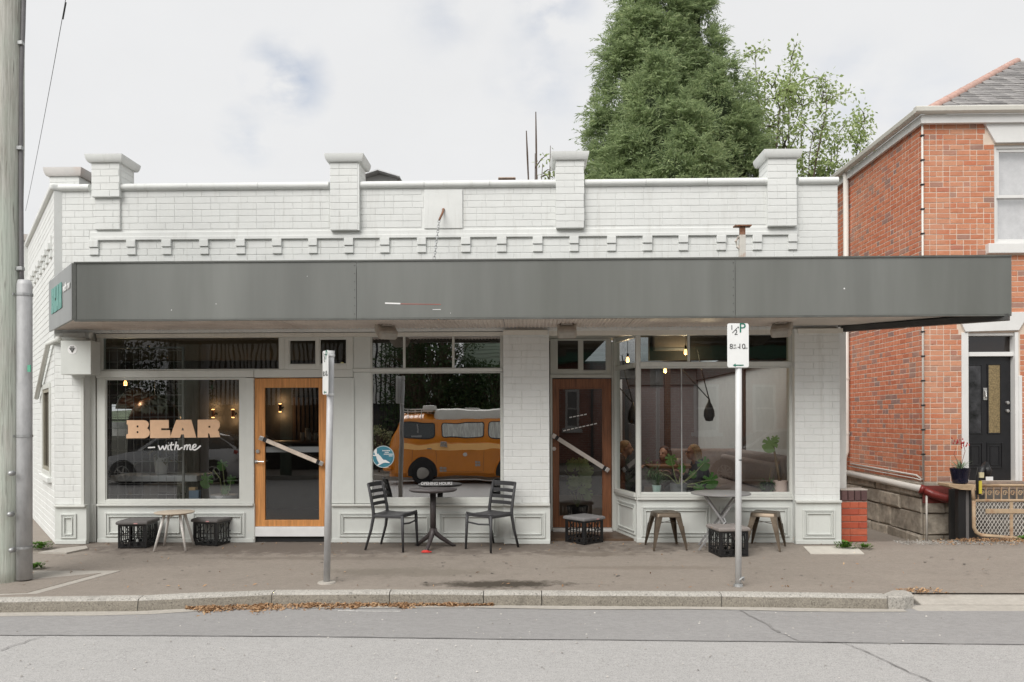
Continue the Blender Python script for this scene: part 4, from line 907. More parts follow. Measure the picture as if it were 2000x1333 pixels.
b = MB(); b.box(-5 * s_, 5 * s_, -.028, .028, 40 * s_, 56 * s_); ob('post_neck', b, m_rust, rp, bevel=.004)
b = MB(); b.box(-16 * s_, 16 * s_, -.05, .05, 56.2 * s_, 58.5 * s_); ob('cap_plate', b, m_rust, rp)
# roofs behind the parapet
hr = thing('gabled_roof', 'small grey gable peeping over the parapet beside its second pier', 'roof', P(742, 352, 6.0)); o0 = Vector(hr.location); k_ = 16 / 1500
m_grey = mat('grey_roof_iron', (0.52, 0.53, 0.54), 0.5, 0.3, var=0.1); m_wb = mat('white_board', (0.62, 0.63, 0.63), 0.6, var=0.06)
b = MB(); b.prism([(-34 * k_, 0, -30 * k_), (34 * k_, 0, -30 * k_), (34 * k_, 0, 2 * k_), (0, 0, 11 * k_), (-34 * k_, 0, 2 * k_)], (0, 3, 0)); ob('gable_wall', b, m_wb, hr)
for sg_ in (-1, 1):
    b = MB(); b.prism([(0, -.25, 12 * k_), (sg_ * 42 * k_, -.25, -1 * k_), (sg_ * 42 * k_, -.25, 1.2 * k_), (0, -.25, 14.4 * k_)], (0, 3.4, 0)); ob('roof_slope', b, m_grey, hr)
ch = thing('brick_chimney', 'low brick chimney top showing over the parapet', 'chimney', P(990, 352, 4.0)); k_ = 14 / 1500
b = MB(); b.box(-15 * k_, 15 * k_, 0, .4, -1.2, 2 * k_); ob('stack', b, mat('chimney_brick', (0.33, 0.2, 0.15), 0.85, var=0.3, scale=20), ch, bevel=.01)
b = MB(); b.box(-17 * k_, 17 * k_, -.03, .43, 2.05 * k_, 5 * k_); ob('cap_course', b, mat('chimney_cap', (0.45, 0.36, 0.3), 0.85, var=0.2, scale=20), ch, bevel=.01)
# ================================================================== INSIDE THE CAFE
m_ceil = mat('dark_ceiling', (0.05, 0.045, 0.042), 0.8); m_floor = mat('timber_floor', (0.11, 0.07, 0.045), 0.45, var=0.25, scale=3, stretch=(1, 12, 1)); m_int = mat('plum_wall', (0.105, 0.09, 0.09), 0.8, var=0.08); m_iw = mat('white_plaster', (0.66, 0.65, 0.62), 0.8, var=0.04); m_chal = mat('charcoal_wall', (0.035, 0.033, 0.033), 0.8, var=0.2)
XM = 0.35; YB = 8.0; b = MB(); b.prism([(XL + .3, .12, -.3), (3.98, .12, -.3), (3.98, 8.2, -.3), (XM, 8.2, -.3), (XM, 5.2, -.3), (XL - 3.6, 5.2, -.3)], (0, 0, .33)); cp('floor', b, m_floor)
b = MB(); b.prism([(XL + .1, .30, 2.78), (XM - .01, .30, 2.78), (XM - .01, 5.2, 2.78), (XL - 3.6, 5.2, 2.78)], (0, 0, .08)); b.box(XM, 4.22, .25, 1.5, 2.82, 2.9); b.box(XM, 1.2, 1.5, 7.8, 2.82, 2.9); b.box(XM, 4.22, 7.8, 8.4, 2.82, 2.9); cp('ceiling', b, m_ceil); b = MB(); b.quad((1.2, 1.5, 2.86), (4.0, 1.5, 2.86), (4.0, 4.6, 2.86), (1.2, 4.6, 2.86)); cp('added_roof_light', b, glass('roof_glass', .05, (.96, .96, .96))); b = MB(); b.quad((1.2, 4.62, 2.86), (4.0, 4.62, 2.86), (4.0, 7.8, 2.86), (1.2, 7.8, 2.86)); cp('added_roof_light', b, MATS['roof_glass']); b = MB(); b.box(1.78, 3.97, 1.25, 1.38, 2.46, 2.815); cp('added_screen_beam', b, m_ceil)  # unseen roof lights added to brighten the room; beam added to screen them
b = MB(); b.box(XM - .05, XM + .05, 1.25, 8.2, 0.03, 2.8); cp('partition_wall', b, m_chal)
b = MB(); b.box(3.98, 4.20, 0.22, 8.3, -0.2, 2.81); cp('party_wall', b, m_iw)
b = MB(); b.box(2.1, 3.97, YB, YB + .2, 0.03, 2.81); cp('back_wall', b, m_int); b = MB(); b.box(XM + .05, 2.099, 6.0, YB + .2, 0.03, 2.81); cp('back_wall', b, m_chal)
bwx = (X(208, 5), X(283, 5)); bwz = (P(240, 852, 5).z, P(240, 790, 5).z)
b = MB(); b.box(-9.0, bwx[0], 5.0, 5.2, 0.03, 2.8); b.box(bwx[1], XM - .06, 5.0, 5.2, 0.03, 2.8); b.box(bwx[0], bwx[1], 5.0, 5.2, 0.03, bwz[0]); b.box(bwx[0], bwx[1], 5.0, 5.2, bwz[1], 2.8); cp('back_wall', b, m_chal)
bw = cp('rear_window', MB().box(bwx[0], bwx[1], 5.05, 5.09, (bwz[0] + bwz[1]) / 2 - .02, (bwz[0] + bwz[1]) / 2 + .02).box(bwx[0] + .55, bwx[0] + .59, 5.05, 5.09, bwz[0], bwz[1]), m_chal); rect_glass(bwx[0], bwx[1], bwz[0], bwz[1], 5.12, glass('clear_glass', 0.04, (.95, .95, .95)), bw)
b = MB(); b.box(bwx[0] - 1.5, bwx[1] + 1.5, 5.75, 5.83, -.3, bwz[1] - .35)
yf_ = struct('yard_wall', b, mat('yard_white', (0.75, 0.75, 0.74), 0.8)); del yf_['kind']; tag(yf_, 'white yard wall outside the rear window of the cafe', 'wall')
# dark posts and rail along the white wall; the bulkhead over it
m_dkt = mat('dark_timber', (0.045, 0.025, 0.017), 0.6, var=0.3)
b = MB(); b.box(3.93, 3.978, .3, YB - .01, 2.50, 2.8); b.box(XM + .06, 3.92, YB - .05, YB - .001, 2.4, 2.8); cp('bulkhead', b, m_ceil)
for yy in (0.62, 1.55, 4.1):
    b = MB(); b.box(3.935, 3.979, yy, yy + .09, .03, 2.5); cp('wall_post', b, m_dkt)
b = MB(); b.box(2.42, 2.52, 3.6, 3.7, .03, 2.8); b.box(1.72, 1.80, 5.2, 5.28, .03, 2.8); cp('timber_post', b, m_dkt)
b = MB(); b.box(1.86, 1.90, 5.5, 5.54, 0.03, 2.4); cp('white_post', b, m_iw)
# window shelf of the bay
b = MB(); b.box(bayx + .03, X(1551, 0), 0.04, 0.34, zsl - .06, zsl - .012); cp('window_shelf', b, m_trim)
# reverse-cycle unit up in the transom
q = P(1312, 668, 1.2); ac = thing('air_conditioner', 'white air conditioner high up behind the bay transom', 'appliance', (q.x, 1.2, q.z)); b = MB(); b.box(-.27, .27, 0, .2, -.13, .16); ob('case', b, mat('aged_plastic', (.36, .31, .27), .5), ac, bevel=.03, seg=3); b = MB(); b.box(-.24, .24, -.012, -.001, -.12, -.09); ob('louvre', b, mat('louvre_grey', (.3, .3, .3), .5), ac)
# lit bulbs
m_bulb = emit('bulb_glow', (1.0, 0.50, 0.16), 3.0)
def bulb(px, py, Y, label, watts=14, drop=0.5, tilt=(0, 0)):
    q = P(px, py, Y); t = thing('hanging_bulb', label, 'bulb', q, 0, 'bare bulbs hanging inside the cafe')
    b = MB(); b.lathe([(0.0, -.055), (.018, -.05), (.026, -.03), (.022, .0), (.012, .025)], (0, 0, 0), 12); ob('bulb', b, m_bulb, t, smooth=True)
    b = MB(); b.lathe([(.014, .025), (.016, .03), (.016, .075), (.004, .085)], (0, 0, 0), 12); ob('lamp_holder', b, m_blk, t)
    b = MB(); b.tube([(0, 0, .08), (tilt[0] * .5, tilt[1], .08 + drop * .5), (tilt[0], tilt[1], min(.08 + drop, 2.80 - q.z))], 0.004, 5); ob('flex', b, m_blk, t)
    l = bpy.data.lights.new('bulb_light', 'POINT'); l.energy = watts * .22; l.color = (1.0, .72, .42); l.shadow_soft_size = 0.03; lo = link('bulb_light', l, t); lo.location = (0, 0, -.09)
bulb(245, 747, 1.6, 'lit bare bulb behind the top left corner of the lettered window', 10)
bulb(1226, 701, 1.6, 'lit bare bulb seen through the side pane of the bay', 12)
bulb(1339, 686, 1.0, 'lit bare bulb behind the bay transom, nearest the white air conditioner', 12, tilt=(.05, 0))
bulb(1299, 722, 1.9, 'lit bare bulb just below the transom bar of the bay', 14, tilt=(-.03, 0))
# dome pendants
m_cop = mat('copper_shade', (0.20, 0.09, 0.065), 0.35, 0.4, var=0.15)
for (px, py, Y, r_, lb) in ((270, 797, 2.6, 0.34, 'copper dome pendant farther back in the left window'), (303, 818, 1.7, 0.37, 'copper dome pendant hanging just over the window lettering')):
    q = P(px, py + 2, Y); t = thing('dome_pendant', lb, 'lamp', q, 0, 'copper dome pendants')
    b = MB(); b.lathe([(r_, 0), (r_ * .98, .05), (r_ * .86, .16), (r_ * .6, .28), (r_ * .25, .34), (.03, .36)], (0, 0, 0), 28); ob('shade', b, m_cop, t, smooth=True)
    b = MB(); b.lathe([(r_ * .985, .004), (r_ * .96, .05), (r_ * .84, .15), (r_ * .58, .265), (0.0, .33)], (0, 0, 0), 28); ob('lining', b, mat('cream_lining', (.7, .6, .45), .5), t, smooth=True)
    b = MB(); b.tube([(0, 0, .36), (0, 0, 2.79 - q.z)], .006, 6); ob('flex', b, m_blk, t)
    l = bpy.data.lights.new('pendant_light', 'POINT'); l.energy = 2.0; l.color = (1, .75, .5); l.shadow_soft_size = .05; lo = link('pendant_light', l, t); lo.location = (0, 0, .1)
    b = MB(); b.ball((0, 0, .14), .045, 10, 8); ob('bulb', b, m_bulb, t)
# wall lamps on the charcoal wall, glowing up and down
for (px, py, lb) in ((416, 808, 'glowing wall lamp left of the pair behind the lettered window'), (455, 808, 'glowing wall lamp right of the pair behind the lettered window'), (547, 797, 'glowing wall lamp seen through the light timber door')):
    q = P(px, py, 4.86); t = thing('wall_lamp', lb, 'lamp', (q.x, 4.86, q.z), 0, 'glowing wall lamps inside')
    b = MB(); b.lathe([(.03, -.07), (.032, -.06), (.032, .06), (.03, .07)], (0, 0, 0), 16); ob('shade', b, m_cop, t, smooth=False)
    b = MB(); b.box(-.02, .02, 0.045, .14, -.02, .02); ob('bracket', b, m_blk, t)
    for s_ in (-1, 1):
        b = MB(); b.lathe([(0, s_ * .071), (.026, s_ * .071), (.026, s_ * .085), (0, s_ * .085)], (0, 0, 0), 12); ob('bulb', b, m_bulb, t)
        l = bpy.data.lights.new('wall_light', 'POINT'); l.energy = 1.6; l.color = (1, .60, .28); l.shadow_soft_size = .03; lo = link('wall_light', l, t); lo.location = (0, .03, s_ * .14)
b = MB()
for i in range(26): b.box(-4.6 + i * .085, -4.6 + i * .085 + .055, 4.955, 4.999, .03, 2.05)
sl_o = cp('timber_lining', b, mat('lining_timber', (.10, .06, .035), .5, var=.3)); sl_o['kind'] = 'stuff'
# white bench table, shelves, wire screen
q = P(300, 932, .75); bt = thing('bench_table', 'long pale bench table behind the lettered window', 'table', (q.x + .02, .80, 0.03))
b = MB(); b.box(-.56, .66, -.2, .35, q.z - .085, q.z); ob('table_top', b, mat('pale_laminate', (.74, .74, .75), .35, var=.04), bt, bevel=.008)
for sx_ in (-.4, .5):
    b = MB(); b.box(sx_ - .04, sx_ + .04, -.1, .25, 0, q.z - .091); ob('leg', b, m_chal, bt)
cb_ = thing('low_cabinet', 'pale low cabinet under the bench table', 'cabinet', (P(345, 960, 1.3).x, 1.3, .03)); b = MB(); b.box(-.5, .5, 0, .4, 0, .62); ob('case', b, m_iw, cb_, bevel=.01); b = MB(); b.box(-.28, .0, -.012, -.001, .25, .5); b.box(.06, .3, -.012, -.001, .25, .5); ob('open_bay', b, m_chal, cb_)
ws = thing('wire_screen', 'thin wire grid screen standing behind the lettered window', 'screen', (P(270, 900, .45).x, .45, 0.03)); b = MB()
for i in range(12): b.tube([(-.62 + i * .112, 0, 0), (-.62 + i * .112, 0, 2.55)], .0032, 4)
for i in range(17): b.tube([(-.62, 0, .1 + i * .152), (.612, 0, .1 + i * .152)], .0032, 4)
o_ = ob('wire', b, mat('wire_steel', (.5, .5, .5), .4, .6), ws); o_['kind'] = 'stuff'
b = MB(); b.box(.613, .64, -.013, .013, 0, 2.56); b.box(-.65, -.622, -.013, .013, 0, 2.56); b.box(-.65, .64, -.013, .013, 2.561, 2.585); ob('screen_frame', b, mat('grey_frame', (.3, .29, .28), .5), ws)
# sign strap
b = MB(); q = P(240, 708, .7); b.tube([q + Vector((-.10, 0, -.12)), q, q + Vector((.11, 0, -.12))], .008, 6); tag(ob('hanging_strap', b, m_blk), 'black strap forming a peak behind the left transom', 'strap')
# coffee counter with cups, seen through the light timber door
ct = thing('coffee_counter', 'dark coffee counter inside behind the light timber door', 'counter', (P(600, 850, 3.5).x, 3.5, .03)); b = MB(); b.box(-.8, 1.2, 0, .6, 0, 1.16); ob('case', b, m_chal, ct); b = MB(); b.box(-.84, 1.24, -.03, .63, 1.161, 1.2); ob('counter_top', b, mat('counter_timber', (.16, .09, .05), .4, var=.3), ct, bevel=.006)
m_cup = mat('cup_white', (.62, .6, .57), .4)
cup_me = MB().lathe([(.03, 0), (.042, .11), (.038, .11), (.0, .01)], (0, 0, 0), 12).mesh('paper_cup', True); cup_me.materials.append(m_cup)
for i in range(7):
    for k in range(random.choice((1, 2, 3, 4))):
        c_ = link('paper_cup', cup_me); c_.location = (P(590 + i * 6.5, 850, 3.6).x, 3.62 + (i % 2) * .1, 1.231 + k * .04); tag(c_, 'white paper cup stacked on the dark coffee counter', 'cup', 'paper cups on the coffee counter')
# sofa bench
sf = thing('sofa', 'long grey brown upholstered sofa along the white wall', 'sofa', (3.3, 2.6, .03)); m_sofa = mat('sofa_fabric', (.22, .165, .14), .9, var=.12, scale=20)
for nm, bx_ in (('seat', (-.7, .6, -1.5, 1.6, .1, .5)), ('backrest', (.35, .62, -1.5, 1.6, .51, 1.02)), ('cushion', (.2, .34, -1.45, .0, .51, .93)), ('cushion', (.2, .34, .02, 1.5, .51, .93)), ('end_back', (-.7, .6, 1.62, 1.86, .1, 1.02))):
    b = MB(); b.box(*bx_); ob(nm, b, m_sofa, sf, bevel=.05, seg=3)
# table with cups
tb_ = P(1315, 905, 2.3); tt = thing('cafe_table', 'brown timber table where the three people sit', 'table', (tb_.x, 2.3, .03)); b = MB(); b.box(-.42, .42, -.3, .3, .80, .84); ob('table_top', b, mat('warm_table', (.26, .12, .05), .45, var=.2, scale=6), tt, bevel=.006); b = MB(); b.lathe([(.2, 0), (.2, .02), (.03, .04), (.03, .8)], (0, 0, 0), 14); ob('pedestal', b, m_blk, tt)
cu = link('coffee_cup', cup_me); cu.location = (tb_.x + .05, 2.15, .871); tag(cu, 'white coffee cup on the brown timber table', 'cup')
# black rope pendants
for (px, py, Y, sx_, lb) in ((1385, 806, 1.1, -1, 'black egg shaped pendant on two black ropes, seen through the bay front'), (1236, 812, 1.5, -1, 'black egg shaped pendant on two black ropes, seen through the bay side pane')):
    q = P(px, py, Y); t = thing('rope_pendant', lb, 'lamp', q, 0, 'black rope pendants')
    b = MB(); b.lathe([(0, -.13), (.05, -.12), (.078, -.05), (.075, .02), (.05, .09), (.02, .15), (.012, .2)], (0, 0, 0), 18); ob('shade', b, m_blk, t, smooth=True)
    b = MB(); b.tube([(0, 0, .19), (-.11, 0, .62), (-.16, 0, .9)], .009, 6); b.tube([(0, 0, .19), (-.36, .1, .62)], .009, 6); ob('rope', b, m_blk, t)
# ---- plants on the window shelf and about
def bladeleaf(b, p, d, L_, w, droop=0.4, seg=4, up=Vector((0, 0, 1)), fold=0.15):
    """one leaf blade from p along d"""
    d = Vector(d).normalized(); s_ = d.cross(up); s_ = s_.normalized() if s_.length > .01 else Vector((1, 0, 0)); o = len(b.v); q = Vector(p)
    for i in range(seg + 1):
        t_ = i / seg; ww = w * (math.sin(math.pi * min(1, t_ * .92 + .08)) ** .8) * .5; dd = (d - Vector((0, 0, droop * t_))).normalized()
        b.v += [tuple(q - s_ * ww + Vector((0, 0, fold * ww))), tuple(q), tuple(q + s_ * ww + Vector((0, 0, fold * ww)))]; q = q + dd * (L_ / seg)
    for i in range(seg):
        for k in (0, 1): b.f.append((o + i * 3 + k, o + i * 3 + k + 1, o + i * 3 + k + 4, o + i * 3 + k + 3)); b.m.append(0)
def pot(t, r0, r1, h, m, name='pot'):
    b = MB(); b.lathe([(r0 * .9, 0), (r0, .004), (r1, h), (r1 * .9, h), (r1 * .85, h * .85), (0, h * .85)], (0, 0, 0), 22); return ob(name, b, m, t, auto=40)
lf1 = leafmat('monstera_leaf', (.03, .09, .02), (.10, .22, .05)); lf2 = leafmat('pale_leaf', (.10, .18, .05), (.32, .42, .17), trans=.4); lf3 = leafmat('fern_leaf', (.04, .10, .04), (.12, .22, .09))
def ranged(a_, c_): return random.uniform(a_, c_)
zsh = zsl - .011
def shelfpos(px): return (X(px, .17), .17, zsh)
t = thing('potted_plant', 'feathery green plant in a mint pot on the bay shelf', 'plant', shelfpos(1282)); pot(t, .045, .062, .11, mat('mint_pot', (.5, .66, .62), .5)); b = MB()
for i in range(150): a_ = ranged(0, 6.28); bladeleaf(b, (ranged(-.03, .03), ranged(-.03, .03), .1), (math.cos(a_) * ranged(.1, 1), math.sin(a_) * .6, ranged(.3, 1.4)), ranged(.12, .30), .014, ranged(.2, .9), 3)
for i in range(60): a_ = ranged(0, 6.28); bladeleaf(b, (ranged(-.14, .02), ranged(-.03, .05), ranged(.15, .42)), (math.cos(a_), math.sin(a_) * .6, ranged(-.2, .7)), ranged(.08, .16), .02, .6, 3)
ob('foliage', b, lf3, t)
def splitleaf(c, n_, size, tipdir, m_):
    """a monstera leaf: a heart outline with deep slots, slightly cupped"""
    b = MB(); n_ = Vector(n_).normalized(); td = Vector(tipdir); td = (td - n_ * td.dot(n_)).normalized(); s_ = n_.cross(td); c = Vector(c); N_ = 40; o = len(b.v); b.v.append(tuple(c))
    for i in range(N_):
        a_ = 2 * math.pi * i / N_; r_ = size * (.55 + .45 * abs(math.cos(a_ / 2)) ** .7) * (.5 if abs(a_ - math.pi) < .25 else 1)
        if i % 5 == 2 and .5 < a_ < 5.8: r_ *= .45
        b.v.append(tuple(c + td * r_ * math.cos(a_) + s_ * r_ * .85 * math.sin(a_) - n_ * (r_ * r_ / size) * .25))
    for i in range(N_): b.f.append((o, o + 1 + i, o + 1 + (i + 1) % N_)); b.m.append(0)
    return b
t = thing('potted_plant', 'monstera with split leaves in a round grey pot on the bay shelf', 'plant', shelfpos(1325)); pot(t, .10, .115, .13, mat('slate_pot', (.12, .125, .13), .5, var=.2)); b = MB(); tips = []
for (dx, dz, sz, yy) in ((.33, .30, .12, -.02), (.41, .08, .14, -.04), (-.09, .36, .10, .05), (.26, -.02, .10, -.06), (.06, .24, .08, .06), (.20, .16, .07, .05)):
    b.tube([(0, 0, .1), (dx * .45, yy, .1 + dz * .35), (dx, yy, .1 + dz)], [.008, .007, .005], 6); tips.append((dx, yy, .1 + dz, sz))
b.tube([(0, 0, .1), (-.12, 0, .22), (-.3, 0, .3)], .007, 6); ob('stem', b, mat('plant_stem', (.20, .22, .09), .6), t, smooth=True)
for (dx, yy, dz, sz) in tips: ob('leaf', splitleaf((dx, yy, dz), (ranged(-.3, .3), -1, ranged(-.2, .5)), sz, (ranged(-.2, .6), 0, -1), lf1), lf1, t)
t = thing('potted_plant', 'trailing succulent in a black pot on the bay shelf', 'plant', shelfpos(1498)); pot(t, .075, .09, .14, m_blk); b = MB()
for i in range(110): a_ = ranged(0, 6.28); bladeleaf(b, (math.cos(a_) * .07, math.sin(a_) * .05, ranged(.06, .17)), (math.cos(a_) * ranged(.3, 1) - .3, math.sin(a_) * .5, ranged(-.7, .8)), ranged(.04, .09), .014, .9, 3)
ob('foliage', b, lf3, t)
t = thing('potted_plant', 'tall bare stemmed plant with one pale leaf in a pink pot', 'plant', shelfpos(1523)); pot(t, .088, .096, .165, mat('pink_pot', (.66, .50, .45), .55, var=.05)); b = MB(); b.lathe([(.1, 0), (.11, .018), (.1, .02)], (0, 0, -.001), 20); ob('saucer', b, MATS['pink_pot'], t)
b = MB(); b.tube([(0, 0, .14), (-.03, 0, .3), (-.055, 0, .45), (-.085, 0, .62)], [.022, .02, .018, .012], 8); b.tube([(-.03, 0, .3), (-.12, -.02, .33), (-.15, -.03, .2), (-.16, -.03, .06)], .005, 5); b.tube([(.0, 0, .15), (.04, -.05, .26), (.06, -.06, .18)], .005, 5); ob('stem', b, mat('woody_stem', (.16, .10, .05), .8, var=.3), t, smooth=True)
ob('leaf', splitleaf((-.13, -.02, .66), (-.2, -1, .25), .13, (-.3, 0, -1), lf2), lf2, t)
for k in range(3): ob('leaf', splitleaf((-.16 + k * .05, .01, .62 + k * .05), (ranged(-.6, .3), -1, .3), .07, (-.4 + k * .3, 0, -1), lf2), lf2, t)
t = thing('potted_plant', 'pale leafy plant inside the dark red door', 'plant', (P(1128, 1000, 1.5).x, 1.5, .03)); pot(t, .12, .16, .28, m_chal)
for k in range(15): a_ = ranged(0, 6.28); r_ = ranged(.05, .24); ob('leaf', splitleaf((r_ * math.cos(a_), r_ * math.sin(a_) * .6 - .1, ranged(.45, 1.0)), (ranged(-.5, .5), -1, ranged(.2, .9)), ranged(.08, .13), (ranged(-.6, .6), 0, -1), lf2), lf2, t)
b = MB()
for k in range(9): b.tube([(0, 0, .24), (ranged(-.12, .12), ranged(-.1, .0), .5), (ranged(-.2, .2), -.1, ranged(.5, .9))], .006, 5)
ob('stem', b, mat('plant_stem', (.2, .22, .09)), t)
t = thing('potted_plant', 'rubber plant leaf and grey dish in the lettered window', 'plant', (X(437, .2), .2, zl + .04)); b = MB(); b.lathe([(.10, 0), (.17, .04), (.18, .09), (.17, .09), (.0, .06)], (0, 0, 0), 24); ob('pot', b, mat('grey_dish', (.34, .35, .36), .5), t, auto=40)
b = MB(); b.tube([(-.02, 0, .05), (-.05, 0, .3), (-.14, 0, .42)], .008, 6); b.tube([(.02, 0, .05), (.0, 0, .3), (-.02, 0, .5)], .006, 6); b.tube([(.04, .02, .05), (.09, .02, .28)], .006, 6); ob('stem', b, MATS['plant_stem'], t, smooth=True)
for (p_, n_, s_) in (((-.23, -.03, .30), (-.2, -1, .2), .13), ((-.02, 0, .5), (.3, -1, .3), .09), ((.1, .02, .3), (.4, -1, .1), .08), ((.02, .0, .18), (0, -1, .4), .09)): ob('leaf', splitleaf(p_, n_, s_, (-.3, 0, -1), lf1), lf1, t)
t = thing('potted_plant', 'bronze leafed plant on the bench table behind the lettering', 'plant', (P(315, 920, .85).x, .85, P(300, 932, .75).z + .031)); pot(t, .08, .1, .24, m_iw); b = MB()
for i in range(90): a_ = ranged(0, 6.28); bladeleaf(b, (ranged(-.05, .05), ranged(-.05, .05), ranged(.22, .4)), (math.cos(a_), math.sin(a_) * .6, ranged(-.3, .9)), ranged(.15, .38), .05, 1.0, 4)
ob('foliage', b, leafmat('bronze_leaf', (.05, .08, .02), (.18, .14, .06)), t)
b = MB(); b.box(-.065, .065, 0, .08, 0, .15); bx_ = ob('gift_box', b, mat('blue_card', (.16, .23, .32), .7, var=.06), bevel=.003); bx_.location = (X(378, .14), .14, zl + .04); tag(bx_, 'small blue card box with tan top in the lettered window', 'box'); b = MB(); b.box(-.065, .02, -.001, .081, .1505, .19); ob('lid', b, mat('tan_card', (.5, .33, .17), .7), bx_, bevel=.003)
# ================================================================== BRICK HOUSE NEXT DOOR
HY = 2.7; HX = P(1803, 600, HY).x; HB = 0.56; HT = P(1900, 242, HY).z; HE = 11.6
house = thing('brick_house', 'two storey red brick house with stone base and slate roof', 'house', (HX + 2, HY, -.43))
def hp(name, mb, m, **k): return ob(name, mb, m, house, world=True, **k)
BR_COLS = [(0.0, (.50, .195, .11)), (.3, (.56, .23, .13)), (.62, (.60, .29, .175)), (.88, (.54, .185, .10)), (.90, (.46, .19, .13)), (.935, (.31, .20, .165)), (1.0, (.40, .22, .165))]
m_b1 = brickmat('red_brick_single', BR_COLS, False, grime=(.56, .33, .23)); m_b2 = brickmat('red_brick_joined', BR_COLS, True, grime=(.56, .33, .23))
BR_SIDE = [(0.0, (.52, .165, .09)), (.4, (.64, .235, .13)), (.8, (.57, .195, .11)), (.93, (.30, .20, .18)), (1.0, (.33, .21, .17))]  # side bricks coloured brighter, in place of ambient light on that wall
m_b3 = brickmat('red_brick_side', BR_SIDE, True, grime=(.58, .30, .20))
m_mort = mat('lime_mortar', (.68, .565, .465), .9, var=.10, scale=5, dirt=(.6, .45, .35), dirt_amt=.4); m_white2 = paintmat('white_joinery', (.70, .70, .685), .04, .4, .2)
dx0, dx1 = P(1881, 800, HY).x, P(1986, 800, HY).x; dz1 = P(1900, 650, HY).z; dz0 = P(1900, 940, HY).z
wx0, wx1 = P(1942, 400, HY).x, P(1942, 400, HY).x + 1.15; wz0, wz1 = P(1960, 478, HY).z, P(1960, 283, HY).z
lin_d = [(P(a, c, HY).x, P(a, c, HY).z) for (a, c) in ((1883, 649), (1866, 612), (2010, 610), (1987, 646))]
lin_u = [(P(a, c, HY).x, P(a, c, HY).z) for (a, c) in ((1942, 281), (1919, 241), (2150, 238), (2126, 278))]
b = MB()
b.box(HX, dx0, HY, HY + .24, -.5, HT); b.box(dx1, HE, HY, HY + .24, -.5, wz0); b.box(dx0, dx1, HY, HY + .24, -.5, dz0); b.box(dx0, dx1, HY, HY + .24, dz1, wz0)
b.box(dx0, wx0, HY, HY + .24, wz0 + .0, HT); b.box(wx1, HE, HY, HY + .24, wz0, HT); b.box(wx0, wx1, HY, HY + .24, wz1, HT)
fw = hp('front_wall', b, m_mort)
hl = [(dx0 - .02, dx1 + .05, dz0 - .4, dz1 + .002), (wx0, wx1, wz0, wz1 + .02), (lin_d[1][0] + .05, lin_d[2][0], lin_d[0][1] - .02, lin_d[1][1]), (lin_u[1][0] + .04, HE, lin_u[0][1], HT), (P(1925, 490, HY).x, wx1 + .15, P(1960, 497, HY).z, wz0)]
cs = courses(HX, HE, HB, HT, L=.218, h=.0865, j=.014, jv=.012, holes=hl, header=.5)
vis = [q for q in cs if q[0] < P(2006, 700, HY).x]; rest = [q for q in cs if q[0] >= P(2006, 700, HY).x]
vis.sort(key=lambda q: (q[0] > dx1, -q[2])); single, more = vis[:276], vis[276:]
lay(fw, frame(0, HY, 0), single, unit_bricks('red', m_b1, d=.005, jit=.004, c=.002), out=.0015)
ob('brick_courses', joined(frame(0, HY, 0), more + rest, .005, .004, .002), m_b2, fw, kind='stuff')
SB = 7.0
b = MB(); b.box(HX, HX + .24, HY + .241, HY + SB, -.5, HT); sw_ = hp('side_wall', b, m_mort)
b = MB(); b.box(HE - .24, HE, HY + .241, HY + SB, -.5, HT); hp('end_wall', b, m_mort)
f3 = frame(HX, HY, R(-90)); cs = courses(-SB, 0, HB, HT, L=.218, h=.0865, j=.015, jv=.013, header=.5)
ob('brick_courses', joined(f3, cs, .004, .004, .002), m_b3, sw_, kind='stuff')
# sandstone base, block by block
m_st = mat('old_sandstone', (.44, .39, .32), .95, var=.28, scale=7, dirt=(.18, .155, .125), dirt_amt=.6, dscale=3.2, bump=1.0, bscale=14, rand=.16)
b = MB(); b.box(HX - .03, HX + .3, HY - .03, HY + SB, -.6, HB - .01); b.box(HX + .3, dx0 - .02, HY - .03, HY + .2, -.6, HB - .01); b.box(dx1 + 1.2, HE, HY - .03, HY + .2, -.6, HB - .01); sb_ = hp('stone_base', b, mat('stone_joint', (.15, .125, .10), .95, var=.3, scale=20))
def stones(fr, u0, u1, cuts):
    for (za, zb, us) in cuts:
        us = [u0] + [u for u in us if u0 < u < u1] + [u1]
        for a_, c_ in zip(us, us[1:]):
            bb = MB(); M_ = fr @ Matrix.Translation(((a_ + c_) / 2, 0, (za + zb) / 2)); w, h = c_ - a_ - .014, zb - za - .014
            block(bb, M_ @ Matrix.Rotation(random.uniform(-.02, .02), 4, 'Y'), w, h, .05 + random.uniform(-.03, .02), .02, .018); o_ = ob('stone', bb, m_st, sb_)
rows_ = [(-.55, -.30), (-.30, .05), (.05, .30), (.30, HB - .005)]
stones(frame(0, HY - .03, 0), HX - .03, dx0 - .12, [(a_, c_, [HX + .3 + (.22 if i % 2 else 0), HX + .62 + .1 * i]) for i, (a_, c_) in enumerate(rows_)])
stones(frame(HX - .03, HY, R(-90)), -SB, .03, [(a_, c_, sorted([-.55 - (.35 if i % 2 else 0) - k * (.66 + .05 * i) + random.uniform(-.14, .14) for k in range(10)], reverse=True)[::-1]) for i, (a_, c_) in enumerate(rows_)])
b = MB(); b.box(P(1797, 980, HY).x, P(1852, 980, HY).x, HY - .10, HY - .075, P(1830, 982, HY).z, P(1830, 948, HY).z); hp('painted_patch', b, mat('oxide_red_wall', (.17, .035, .028), .7, var=.2))
